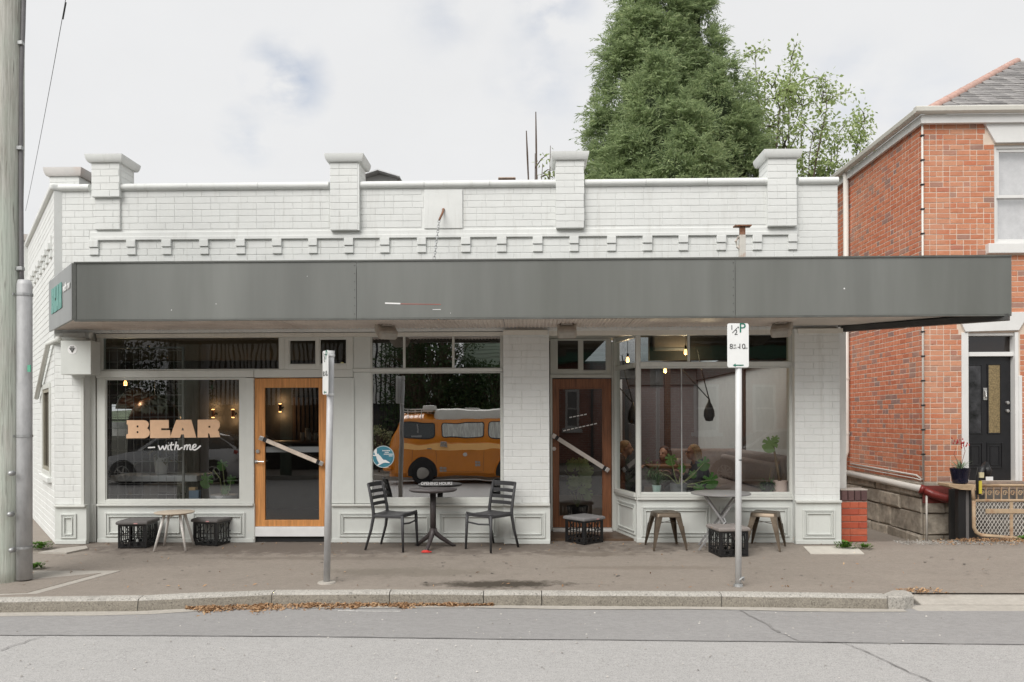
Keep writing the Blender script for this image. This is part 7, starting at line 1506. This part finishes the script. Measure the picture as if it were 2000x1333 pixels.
    if hair_long:
        for s_ in (-1, 1):
            for k in range(5): capsule(hb, H((s_ * .07, .01 + .02 * k, .04)), H((s_ * .085, .03 + .025 * k, -.12 - .02 * k)), .026, .02, 8)
        for k in range(4): capsule(hb, H((-.05 + .033 * k, .10, .02)), H((-.06 + .04 * k, .125, -.19)), .03, .022, 8)
    else: hb.ball(H((0, .125, .02)), .045, 10, 8); capsule(hb, H((0, .12, 0)), H((0, .15, -.08)), .03, .018, 8)
    # clear the face
    hb.v = [tuple(Mh @ (lambda q: Vector((q.x, max(q.y, -.045 if q.z > .055 else -.012), q.z)))(Mh.inverted() @ Vector(v))) for v in hb.v]
    ho = ob('hair', hb, hair, t); remesh(ho, .009, 3)
    b = MB()
    for s_ in (-1, 1): b.ball(H((s_ * .031, -.080, .008)), (.012, .006, .007), 8, 6)
    ob('eye', b, mat('eye_dark', (.03, .025, .02), .2), t)
    if glasses:
        b = MB()
        for s_ in (-1, 1): b.tube([H((s_ * .033 + .024 * math.cos(k * .524), -.094, .008 + .02 * math.sin(k * .524))) for k in range(13)], .003, 5, caps=False); b.tube([H((s_ * .057, -.09, .012)), H((s_ * .08, .02, .01))], .0025, 5)
        b.tube([H((-.01, -.095, .01)), H((.01, -.095, .01))], .003, 5); ob('spectacles', b, m_blk, t)
    return t
m_navy = mat('navy_top', (.012, .016, .03), .85, var=.2); m_blktop = mat('black_top', (.015, .014, .015), .85, var=.2); m_brtop = mat('mauve_top', (.10, .05, .055), .85, var=.2)
m_bl = mat('blonde_hair', (.42, .29, .16), .5, var=.3, scale=30); m_bl2 = mat('tied_blonde_hair', (.34, .21, .10), .5, var=.3, scale=30); m_br = mat('brown_hair', (.06, .028, .018), .5, var=.3, scale=30)
def seatz(px, py, Y): return P(px, py, Y).z - .70
hx = lambda px, Y: P(px, 880, Y).x
s1_ = seatz(1222, 876, 2.2); person('person with tied fair hair in a black top, at the left of the cafe table', (hx(1222, 2.2) - .17, 2.2, .03), R(88), s1_ - .03, m_blktop, m_bl2, False)
s2_ = seatz(1300, 886, 3.0); person('dark haired person sitting behind the cafe table', (hx(1300, 3.0), 3.15, .03), R(-12), s2_ - .03, m_brtop, m_br, True, head_turn=-30)
s3_ = seatz(1353, 884, 2.0); person('person with long fair hair and spectacles in navy, right of the cafe table', (hx(1353, 2.0) + .17, 2.0, .03), R(-82), s3_ - .03, m_navy, m_bl, True, True)
for (x, y, s_, lb) in ((hx(1222, 2.2) - .2, 2.2, s1_, 'dark stool under the person at the left of the cafe table'), (hx(1300, 3.0), 3.18, s2_, 'dark stool under the person behind the cafe table')):
    t = thing('cafe_stool', lb, 'stool', (x, y, .03), 0, 'stools at the cafe table'); b = MB(); b.lathe([(0, s_ - .075), (.16, s_ - .07), (.17, s_ - .05), (0, s_ - .04)], (0, 0, 0), 20); ob('seat', b, m_dkt, t)
    for k in range(4): a_ = R(45 + 90 * k); b = MB(); b.tube([(.1 * math.cos(a_), .1 * math.sin(a_), s_ - .07), (.17 * math.cos(a_), .17 * math.sin(a_), 0)], .014, 8); ob('leg', b, m_dkt, t)
# ================================================================== ACROSS THE STREET (seen in the shop windows)
def Q(px, py, Y): p = P(px, py, .06 - Y); return Vector((p.x, Y, p.z))
b = MB(); b.box(-60, 60, -13.0, -12.85, -.4, -.06); struct('far_kerb', b, m_conc); b = MB(); b.box(-60, 60, -15.8, -13.0, -.4, -.056); struct('far_footpath', b, m_foot); b = MB(); b.box(-60, 60, -60, -15.81, -.5, -.05); struct('far_garden_ground', b, mat('garden_soil', (.07, .07, .04), .95, var=.3))
def loft(st, close=True, mi=None):
    """stations of half profiles (x, [(y, z)...]) mirrored across y = 0"""
    b = MB(); n = len(st[0]); m = 2 * n
    for s_ in st: b.v += [(p[0], p[1], p[2]) for p in s_] + [(p[0], -p[1], p[2]) for p in reversed(s_)]
    for i in range(len(st) - 1):
        for k in range(m): b.f.append((i * m + k, i * m + (k + 1) % m, (i + 1) * m + (k + 1) % m, (i + 1) * m + k)); b.m.append(0)
    b.f += [tuple(range(m)), tuple((len(st) - 1) * m + k for k in range(m))]; b.m += [0, 0]; return b
m_tyre = mat('tyre', (.02, .02, .021), .85, var=.2); m_rubber = mat('black_rubber', (.015, .015, .015), .6); m_carglass = mat('car_glass', (.02, .025, .025), .05, spec=.8)
def wheel(t, x, y, z, r_, m_hub, spokes=0, hub=.55, side=1):
    b = MB(); prof = [(r_ * .62, -.09), (r_ * .9, -.095), (r_, -.06), (r_, .06), (r_ * .9, .095), (r_ * .62, .09)]; b.lathe(prof, (x, y, z), 28, 'Y'); w = ob('wheel', b, m_tyre, t, auto=40)
    b = MB()
    if spokes:
        b.lathe([(r_ * .66, .088), (r_ * .66, .098), (r_ * .58, .1), (r_ * .58, .088)], (x, y, z), 28, 'Y')
        for k in range(spokes): a_ = 2 * math.pi * k / spokes; b.bar((x + r_ * .1 * math.cos(a_), y + .094, z + r_ * .1 * math.sin(a_)), (x + r_ * .6 * math.cos(a_), y + .094, z + r_ * .6 * math.sin(a_)), r_ * .13, .014, up=(0, 1, 0))
        b.lathe([(0, .104), (r_ * .16, .1), (r_ * .16, .08)], (x, y, z), 14, 'Y')
    else: b.lathe([(r_ * hub, .085), (r_ * hub * .92, .12), (r_ * .2, .14), (0, .142)], (x, y, z), 24, 'Y')
    ob('hub_cap', b, m_hub, w, auto=40); return w
# --- orange camper van, nose to the left
VY = -10.8; VX = Q(757, 930, VY).x; HW = .86
van = thing('camper_van', 'orange camper van with white pop top and roof rack, mirrored in the middle window', 'van', (VX + 2.2, VY - HW, -.155)); o0 = Vector(van.location); gz0 = -.155
m_or = mat('van_orange', (.64, .215, .016), .22, var=.10, scale=1.5, coat=.4); m_pop = mat('pop_top_white', (.62, .61, .57), .4, var=.06, dirt=(.4, .38, .33), dirt_amt=.4); m_chrome = mat('chrome', (.7, .7, .7), .15, 1.0, var=.03)
pr = [(.08, .19), (.0, .30), (-.0, .92), (-.005, .94), (.034, 1.10), (.05, 1.12), (.055, 1.26), (.14, 1.69), (.16, 1.74), (.20, 1.78), (.48, 1.90), (.86, 1.93)]
def vst(x, inset, xtop=0.0, zr=0.0):
    out = []
    for (d_, z) in pr: dd = min(HW - .02, d_ + inset) if d_ < .8 else HW - .0; xx = x + xtop * max(0, z - 1.16); out.append((xx - 2.2, max(HW - dd, 0.0), z + (zr * (z - .3) if z < 1.0 else 0) - .0))
    return out
sts = [vst(0.0, .34, .42), vst(.05, .17, .42), vst(.13, .08, .40), vst(.26, .03, .34), vst(.48, .005, .18), vst(.75, 0), vst(2, 0), vst(3.2, 0), vst(3.9, .01), vst(4.2, .03), vst(4.36, .09, -.05), vst(4.42, .2, -.08)]
ob('body', loft(sts), m_or, van, auto=32)
def vside(x0, x1, z0, z1, r_=.06, off=.006):
    """rounded window outline on the near side, on the tumblehome"""
    pts = []
    for (cx0, cz0, a0) in ((x1 - r_, z1 - r_, 0), (x0 + r_, z1 - r_, 90), (x0 + r_, z0 + r_, 180), (x1 - r_, z0 + r_, 270)):
        for k in range(5): a_ = R(a0 + 22.5 * k); pts.append((cx0 + r_ * math.cos(a_), cz0 + r_ * math.sin(a_)))
    return [(x - 2.2, HW - (.055 + (z - 1.26) * .085 / .43) + off, z) for (x, z) in pts]
def vx(px): return (px - 757) / 72.1
for sgn in (1,):
    for (a_, c_, cur) in ((786, 848, False), (865, 945, True), (958, 1030, True)):
        x0, x1 = vx(a_), vx(c_); b = MB(); b.prism(vside(x0 - .03, x1 + .03, 1.245, 1.685, .09, .003), (0, .003, 0)); w_ = ob('window', b, m_rubber, van)
        b = MB(); b.prism(vside(x0, x1, 1.275, 1.66, .07, .008), (0, .003, 0)); ob('pane', b, m_carglass if not cur else mat('curtained_glass', (.55, .56, .52), .12, var=.3, scale=9, stretch=(3, 1, .3), dirt=(.1, .1, .09), dirt_amt=.5, dscale=3), w_)
        if not cur: b = MB(); b.box(x0 + (x1 - x0) * .48 - 2.2 - .012, x0 + (x1 - x0) * .48 - 2.2 + .012, HW - .10, HW - .072, 1.30, 1.64); b.box(x0 + .25 - 2.2, x0 + .5 - 2.2, HW - .085, HW - .038, 1.29, 1.34); ob('quarter_bar', b, mat('window_trim', (.3, .3, .3), .3), w_)
# windscreen
b = MB(); b.prism([(-2.2 + .42 * .14 + .0, y, z) for (y, z) in ()] or [(-2.175, -.55, 1.24), (-2.175, .55, 1.24), (-2.0, .52, 1.66), (-2.0, -.52, 1.66)], (-.012, 0, .004)); ob('windscreen', b, m_carglass, van)
# sky sheen on the upturned shoulder, painted as a lighter belt; door and panel seams, vents, handles, cap
b = MB(); b.box(-1.95, 2.05, HW - .0155, HW + .002, .945, .955); 
sh = MB(); sh._q([(-1.9, HW + .006, .945), (2.05, HW + .006, .945), (2.05, HW - .028, 1.098), (-1.9, HW - .028, 1.098), (-1.9, HW - .01, .945), (2.05, HW - .01, .945), (2.05, HW - .045, 1.098), (-1.9, HW - .045, 1.098)], [(0, 1, 2, 3), (4, 5, 1, 0), (7, 6, 2, 3)]); ob('belt_sheen', sh, mat('van_sheen_orange', (.90, .50, .17), .3, var=.05), van)
b = MB()
for x in (vx(853), vx(948), vx(868) - .9): b.box(x - 2.2 - .004, x - 2.2 + .004, HW - .004, HW + .002, .34, .93)
b.box(vx(868) - 2.2, vx(945) - 2.2, HW - .004, HW + .002, .335, .343); ob('panel_seam', b, mat('seam_dark', (.10, .03, .005), .6), van)
for (px, py) in ((866, 917), (933, 906)):
    q = Q(px, py, VY) - o0; b = MB()
    for i in range(2):
        for k in range(2): b.box(q.x - .085 + i * .09, q.x - .01 + i * .09, HW + .0, HW + .008, q.z - .07 + k * .075, q.z - .01 + k * .075)
    ob('vent', b, mat('vent_grey', (.35, .34, .31), .5), van)
q = Q(907, 887, VY) - o0; b = MB(); b.lathe([(.055, 0), (.05, .012), (0, .015)], (q.x, HW, q.z), 18, 'Y'); ob('filler_cap', b, m_pop, van)
q = Q(867, 869, VY) - o0; b = MB(); b.box(q.x - .10, q.x + .10, HW + .0, HW + .03, q.z - .06, q.z + .06); ob('door_mirror', b, m_chrome, van, bevel=.012); q = Q(842, 877, VY) - o0; b = MB(); b.box(q.x - .09, q.x + .05, HW + .005, HW + .035, q.z - .012, q.z + .012); ob('door_handle', b, m_chrome, van)
for (px, z_) in ((826, .305), (999, .305)):
    x = vx(px) - 2.2; b = MB(); pts = [(x + .43 * math.cos(R(a_)), HW + .004, z_ + .43 * math.sin(R(a_))) for a_ in range(-14, 195, 12)]; b.prism([(p[0], HW - .05, max(.17, p[2])) for p in pts], (0, .053, 0)); ob('wheel_arch', b, m_dark, van); b = MB(); b.tube([(p[0], HW + .0, p[2]) for p in pts], .018, 6); ob('arch_lip', b, m_or, van); wheel(van, x, HW - .06, z_, .315, mat('hub_grey', (.42, .40, .37), .35, .5, var=.1))
    wheel(van, x, -HW + .06, z_, .315, MATS['hub_grey'])
b = MB(); b.tube([(-2.1, HW - .02, .42), (-2.26, HW - .12, .42), (-2.33, 0, .42), (-2.26, -HW + .12, .42), (-2.1, -HW + .02, .42)], .06, 8); ob('bumper', b, m_or, van, smooth=True)
for s_ in (-1, 1): b = MB(); b.ball((-2.16, s_ * .58, .86), (.06, .10, .10), 14, 10); ob('headlight', b, m_chrome, van, smooth=True)
x0 = vx(846) - 2.2; b = loft([[(x0 + dx, w_, z0), (x0 + dx, w_ + .02, z0 + .05), (x0 + dx, w_ * .97, z1 - .03), (x0 + dx, w_ * .85, z1), (x0 + dx, 0, z1 + .02)] for (dx, w_, z0, z1) in ((0, .5, 1.80, 1.92), (.06, .6, 1.78, 2.02), (.2, .66, 1.77, 2.05), (2.7, .66, 1.77, 2.06), (2.85, .6, 1.78, 2.02))]); ob('pop_top', b, m_pop, van, auto=50)
b = MB(); b.box(x0 + .85, x0 + 1.2, -.2, .5, 2.07, 2.10); ob('roof_hatch', b, m_pop, van, bevel=.012)
b = MB(); r0_ = vx(786) - 2.2
for z in (1.98, 2.05): b.tube([(r0_, .66, z), (x0 - .02, .66, z)], .012, 6); b.tube([(r0_, -.66, z), (x0 - .02, -.66, z)], .012, 6)
for i in range(7): b.tube([(r0_ + i * .13, -.66, 1.98), (r0_ + i * .13, .66, 1.98)], .011, 6)
for xx in (r0_ + .15, r0_ + .5): b.bar((xx, .66, 2.05), (xx, .70, 1.76), .02); b.bar((xx, -.66, 2.05), (xx, -.70, 1.76), .02)
ob('roof_rack', b, m_pop, van); b = MB(); b.box(r0_ + .52, r0_ + .84, -.1, .6, 1.995, 2.14); bx2 = ob('roof_box', b, m_pop, None, bevel=.02); bx2.location = o0; tag(bx2, 'white box on the roof rack of the orange van', 'box')
# --- cars
def car(label, x_px, py_ref, flip, paint, hub, spokes, Yn, prof, wheels, wid=.86, name='parked_car', grp='cars parked across the street'):
    """prof: (x, hood or roof height, belt height, top half width); x from the nose"""
    t = thing(name, label, 'car', (Q(x_px, py_ref, Yn).x, Yn - wid, -.15), R(180) if flip else 0, grp)
    body = []; 
    for (x, top, belt, hw) in prof: body.append([(x, wid - .10 - (wid - hw), .16), (x, wid - .01 - (wid - hw), .30), (x, hw, .52), (x, hw - .015, belt - .1), (x, hw - .06, belt), (x, max(.0, hw - .12), belt + .012), (x, 0, belt + .03)])
    ob('body', loft(body), paint, t, auto=35)
    cab = [(x, top, belt, hw) for (x, top, belt, hw) in prof if top > belt + .02]
    g_ = []
    for i, (x, top, belt, hw) in enumerate(cab): k = (top - belt) / .5; g_.append([(x, hw - .075, belt - .01), (x, hw - .075 - .16 * k, belt + (top - belt) * .93), (x, max(.1, hw - .075 - .22 * k), top), (x, 0, top + .01)])
    ob('cabin_glass', loft(g_), m_carglass, t, auto=40)
    rf_ = [(x, top, belt, hw) for (x, top, belt, hw) in cab if top - belt > .38]; r_ = []
    for (x, top, belt, hw) in rf_: r_.append([(x, hw - .235, top - .055), (x, hw - .27, top + .008), (x, hw - .40, top + .022), (x, 0, top + .03)])
    ob('roof', loft(r_), paint, t, auto=50)
    xa, xb = cab[0], cab[-1]; m1_, m2_ = rf_[0], rf_[-1]
    for s_ in (-1, 1):
        b = MB()
        for (p_, q_) in ((xa, m1_), (xb, m2_)): b.bar((p_[0], s_ * (p_[3] - .075), p_[2]), (q_[0], s_ * (q_[3] - .245), q_[1] - .02), .07, .03, up=(0, 1, 0))
        xm1 = m1_[0] + (m2_[0] - m1_[0]) * .42; b.bar((xm1, s_ * (m1_[3] - .07), m1_[2]), (xm1 + .03, s_ * (m1_[3] - .235), m1_[1] - .02), .07, .03, up=(0, 1, 0)); ob('pillar', b, paint, t)
        for xw in wheels:
            b = MB(); b.prism([(xw + .38 * math.cos(R(a_)), s_ * (wid - .05), max(.12, .30 + .38 * math.sin(R(a_)))) for a_ in range(-25, 206, 14)], (0, s_ * .056, 0)); ob('wheel_arch', b, m_dark, t); wheel(t, xw, s_ * (wid - .07), .30, .31, hub, spokes) if s_ > 0 else wheel(t, xw, s_ * (wid - .05), .30, .31, hub, 0)
    return t
m_cgrey = mat('car_dark_grey', (.5, .5, .5), .2, .6, var=.05, coat=.6); m_csil = mat('car_silver', (.45, .46, .47), .28, .5, var=.04, coat=.6); m_alloy = mat('alloy', (.5, .49, .46), .3, .6, var=.1)
hatch = [(0, .62, .62, .66), (.12, .72, .72, .76), (.5, .82, .82, .84), (1.0, .90, .90, .86), (1.12, .98, .92, .86), (1.75, 1.40, .93, .86), (2.3, 1.46, .94, .86), (3.1, 1.44, .96, .86), (3.55, 1.34, .97, .85), (3.82, 1.0, .97, .82), (3.92, .92, .92, .78), (3.98, .7, .7, .7)]
hc = car('dark grey hatchback reflected in the lettered window, tail to the right', 470, 900, False, m_cgrey, m_alloy, 5, -10.8, hatch, (.72, 3.22)); hc.location.x -= 3.98
for s_ in (-1, 1): b = MB(); b.ball((3.80, s_ * .70, .86), (.10, .12, .10), 10, 8); ob('tail_light', b, mat('tail_red', (.35, .03, .02), .3), hc)
sedan = [(0, .60, .60, .66), (.12, .70, .70, .76), (.5, .80, .80, .84), (1.15, .90, .90, .86), (1.28, .97, .92, .86), (2.0, 1.38, .93, .86), (2.6, 1.43, .94, .86), (3.2, 1.40, .95, .86), (3.85, 1.02, .96, .84), (4.35, .94, .94, .82), (4.45, .7, .7, .74)]
sc_ = car('silver car reflected in the bay window, nose to the left', 1362, 900, False, m_csil, m_alloy, 9, -10.8, sedan, (.72, 3.40), grp='cars parked across the street')
# --- timber pole over the road
q = Q(558, 920, -13.2); pl2 = thing('timber_pole', 'green stained timber pole reflected in the light timber door', 'pole', (q.x, -13.2, -.06)); b = MB(); b.tube([(0, 0, 0), (.02, 0, 4), (0, 0, 8.5)], [.17, .155, .14], 16); ob('shaft', b, mat('green_pole', (.16, .22, .18), .9, var=.3, scale=8, stretch=(4, 4, .3)), pl2, smooth=True)
b = MB(); b.box(-.8, .8, -.05, .05, 7.6, 7.72); ob('crossarm', b, MATS['green_pole'], pl2)
# --- dark paling fence with pale slatted screen above
fx0, fx1 = -13.5, Q(792, 820, -15.7).x; fe = thing('paling_fence', 'dark paling fence across the street, mirrored left of the van', 'fence', ((fx0 + fx1) / 2, -15.7, -.05)); o1 = fe.location.x
pm = MB().prism([(-.045, 0, 0), (.045, 0, 0), (.045, 0, 1.85), (0, 0, 1.93), (-.045, 0, 1.85)], (0, .018, 0)).mesh('paling'); pm.materials.append(mat('dark_paling', (.03, .028, .026), .8, var=.3, rand=.3)); x = fx0
while x < fx1: o_ = link('paling', pm, fe); o_.location = (x - o1, 0, random.uniform(-.02, .02)); x += .105
b = MB(); b.box(fx0 - o1, fx1 - o1, -.06, -.001, .4, .47); b.box(fx0 - o1, fx1 - o1, -.06, -.001, 1.4, 1.47); ob('fence_rail', b, MATS['dark_paling'], fe)
sx0, sx1 = Q(318, 760, -17).x, Q(792, 760, -17).x; ss = thing('slatted_house', 'pale house with a wall of upright white slats, mirrored above the dark fence', 'house', ((sx0 + sx1) / 2, -17.4, -.05)); o1 = ss.location.x; b = MB(); b.box(sx0 - o1, sx1 - o1, -4, 0, 0, 5.0); ob('wall', b, mat('dark_wall', (.03, .03, .032), .8), ss)
sm_ = MB().box(-.05, .05, 0.05, .09, 2.2, 5.1).mesh('slat'); sm_.materials.append(mat('slat_white', (.62, .62, .60), .6, var=.05)); x = sx0 + .06
while x < sx1 - .05: o_ = link('slat', sm_, ss); o_.location = (x - o1, 0, 0); x += .165
b = MB(); b.box(sx0 - o1 - .2, sx1 - o1 + .2, -4.2, .35, 5.15, 5.3); ob('roof', b, m_grey, ss)
# --- planting and green boarded house behind the van
m_hedge = leafmat('hedge_leaf', (.015, .035, .012), (.05, .09, .03), (.09, .12, .045))
for i, (px, h_, r_, lb) in enumerate(((815, 5.2, 1.3, 'dark garden tree mirrored above the cab of the van'), (860, 5.6, 1.4, 'dark garden tree mirrored above the pop top of the van'), (915, 3.6, 1.0, 'dark garden tree mirrored before the green boarded house'), (965, 3.3, 1.1, 'dark garden tree mirrored at the right edge of the middle window'))): q = Q(px, 800, -16.2); clump_tree('garden_tree', lb, (q.x, -16.2, -.05), h_, r_, 150, m_hedge, (.06, .15), 'dark garden trees behind the van', low=.12)
q = Q(735, 880, -13.6); clump_tree('garden_shrub', 'variegated shrub mirrored beside the round teal sticker', (q.x, -14.2, -.05), 1.35, .5, 30, leafmat('pale_shrub_leaf', (.12, .15, .05), (.5, .5, .3)), (.05, .11), cat='shrub', low=.3, trunk=.04)
gx0, gx1 = Q(905, 720, -19).x, 1.2; gh = thing('weatherboard_house', 'pale green weatherboard house mirrored at the top right of the middle window', 'house', ((gx0 + gx1) / 2, -19, -.05)); o1 = gh.location.x; b = MB(); b.box(gx0 - o1, gx1 - o1, -6, -.03, 0, 5.4); ob('wall', b, mat('pale_green_wall', (.34, .42, .33), .7, var=.05), gh)
for i in range(35): b = MB(); b.prism([(gx0 - o1, -.029, .1 + i * .15), (gx0 - o1, .0, .1 + i * .15), (gx0 - o1, -.02, .25 + i * .15), (gx0 - o1, -.029, .25 + i * .15)], (gx1 - gx0, 0, 0)); ob('weatherboard', b, MATS['pale_green_wall'], gh)
b = MB(); b.prism([(gx0 - o1 - .3, .3, 5.35), (gx1 - o1 + .3, .3, 5.35), (gx1 - o1 + .3, -3, 7.0), (gx0 - o1 - .3, -3, 7.0)], (0, 0, .08)); ob('roof', b, m_grey, gh)
q = Q(372, 800, -16.3); clump_tree('garden_tree', 'small garden tree mirrored over the lettering, before the white slats', (q.x, -16.3, -.05), 4.2, .9, 60, m_hedge, (.06, .15), 'dark garden trees behind the van', low=.2)
# --- red brick house opposite the bay
bx0, bx1 = Q(1085, 800, -17).x, Q(1345, 800, -17).x + 7.0; bh = thing('terrace_house', 'red brick house with white windows, reflected in the bay and the dark red door', 'house', ((bx0 + bx1) / 2, -17, -.05)); o1 = bh.location.x
m, t_, b_ = nodes('far_brick'); pos = add(t_, 'ShaderNodeNewGeometry').outputs['Position']; mp = add(t_, 'ShaderNodeMapping'); mp.inputs['Rotation'].default_value = (R(90), 0, 0); t_.links.new(pos, mp.inputs[0]); bt_ = add(t_, 'ShaderNodeTexBrick'); bt_.inputs['Scale'].default_value = 1.0; bt_.inputs['Brick Width'].default_value = .24; bt_.inputs['Row Height'].default_value = .086; bt_.inputs['Mortar Size'].default_value = .008
for i, c in ((1, (.40, .12, .07)), (2, (.30, .085, .05)), (3, (.45, .36, .3))): bt_.inputs[i].default_value = rgba(c)
t_.links.new(mp.outputs[0], bt_.inputs[0]); t_.links.new(bt_.outputs[0], b_.inputs['Base Color']); b_.inputs['Roughness'].default_value = .9
b = MB(); b.box(bx0 - o1, bx1 - o1, -7, 0, -.1, 4.3); ob('wall', b, m, bh)
for (a_, c_, e_, f_) in ((1108, 1138, 757, 838), (1355, 1403, 752, 845), (1470, 1515, 752, 845)):
    x0, x1 = Q(a_, 800, -17).x - o1, Q(c_, 800, -17).x - o1; z0, z1 = Q(a_, f_, -17).z + .05, Q(a_, e_, -17).z + .05; b = MB(); ring(b, x0, x1, z0, z1, .001, .05, .09); b.box(x0 + .09, x1 - .09, .005, .045, (z0 + z1) / 2 - .03, (z0 + z1) / 2 + .03); w_ = ob('window', b, m_white2, bh); b = MB(); b.box(x0 + .09, x1 - .09, .001, .02, z0 + .09, z1 - .09); ob('pane', b, mat('far_pane', (.22, .22, .22), .1), w_); b = MB(); b.box(x0 - .12, x1 + .12, .001, .12, z0 - .14, z0 - .001); ob('sill', b, m_white2, w_)
b = MB(); x = Q(1165, 800, -17).x - o1; b.tube([(x, .08, 0), (x, .08, 4.2)], .05, 8); ob('downpipe', b, m_rubber, bh); b = MB(); b.box(bx0 - o1 - .2, bx1 - o1 + .2, .0, .35, 3.75, 4.15); ob('green_fascia', b, mat('fascia_green', (.06, .22, .14), .6), bh)
b = MB(); b.prism([(bx0 - o1 - .3, .4, 4.25), (bx1 - o1 + .3, .4, 4.25), (bx1 - o1 + .3, -3.4, 6.6), (bx0 - o1 - .3, -3.4, 6.6)], (0, 0, .08)); ob('roof', b, m_slate, bh)
for i, (x, h_, r_) in enumerate(((-15, 7, 2.4), (-9.5, 8, 2.4), (13.5, 5, 1.8), (-20, 8, 2.8))): clump_tree('far_street_tree', ('bushy tree over the road beyond the slatted house', 'tall tree over the road behind the slatted house', 'tree over the road past the red brick house', 'tree over the road at the far left')[i], (x, -23 if i == 1 else -17, -.1), h_, r_, 120, m_hedge, (.1, .25), 'trees across the street')

# letters and emblems become plain meshes
bpy.context.view_layer.update(); dg = bpy.context.evaluated_depsgraph_get()
for o_ in [q for q in scene.objects if q.type in ('FONT', 'CURVE')]:
    me = bpy.data.meshes.new_from_object(o_.evaluated_get(dg)); nm = o_.name; o_.name = 'old_' + nm
    n_ = bpy.data.objects.new(nm, me); COL.objects.link(n_); n_.parent = o_.parent; n_.matrix_parent_inverse = o_.matrix_parent_inverse; n_.matrix_basis = o_.matrix_basis; bpy.data.objects.remove(o_)
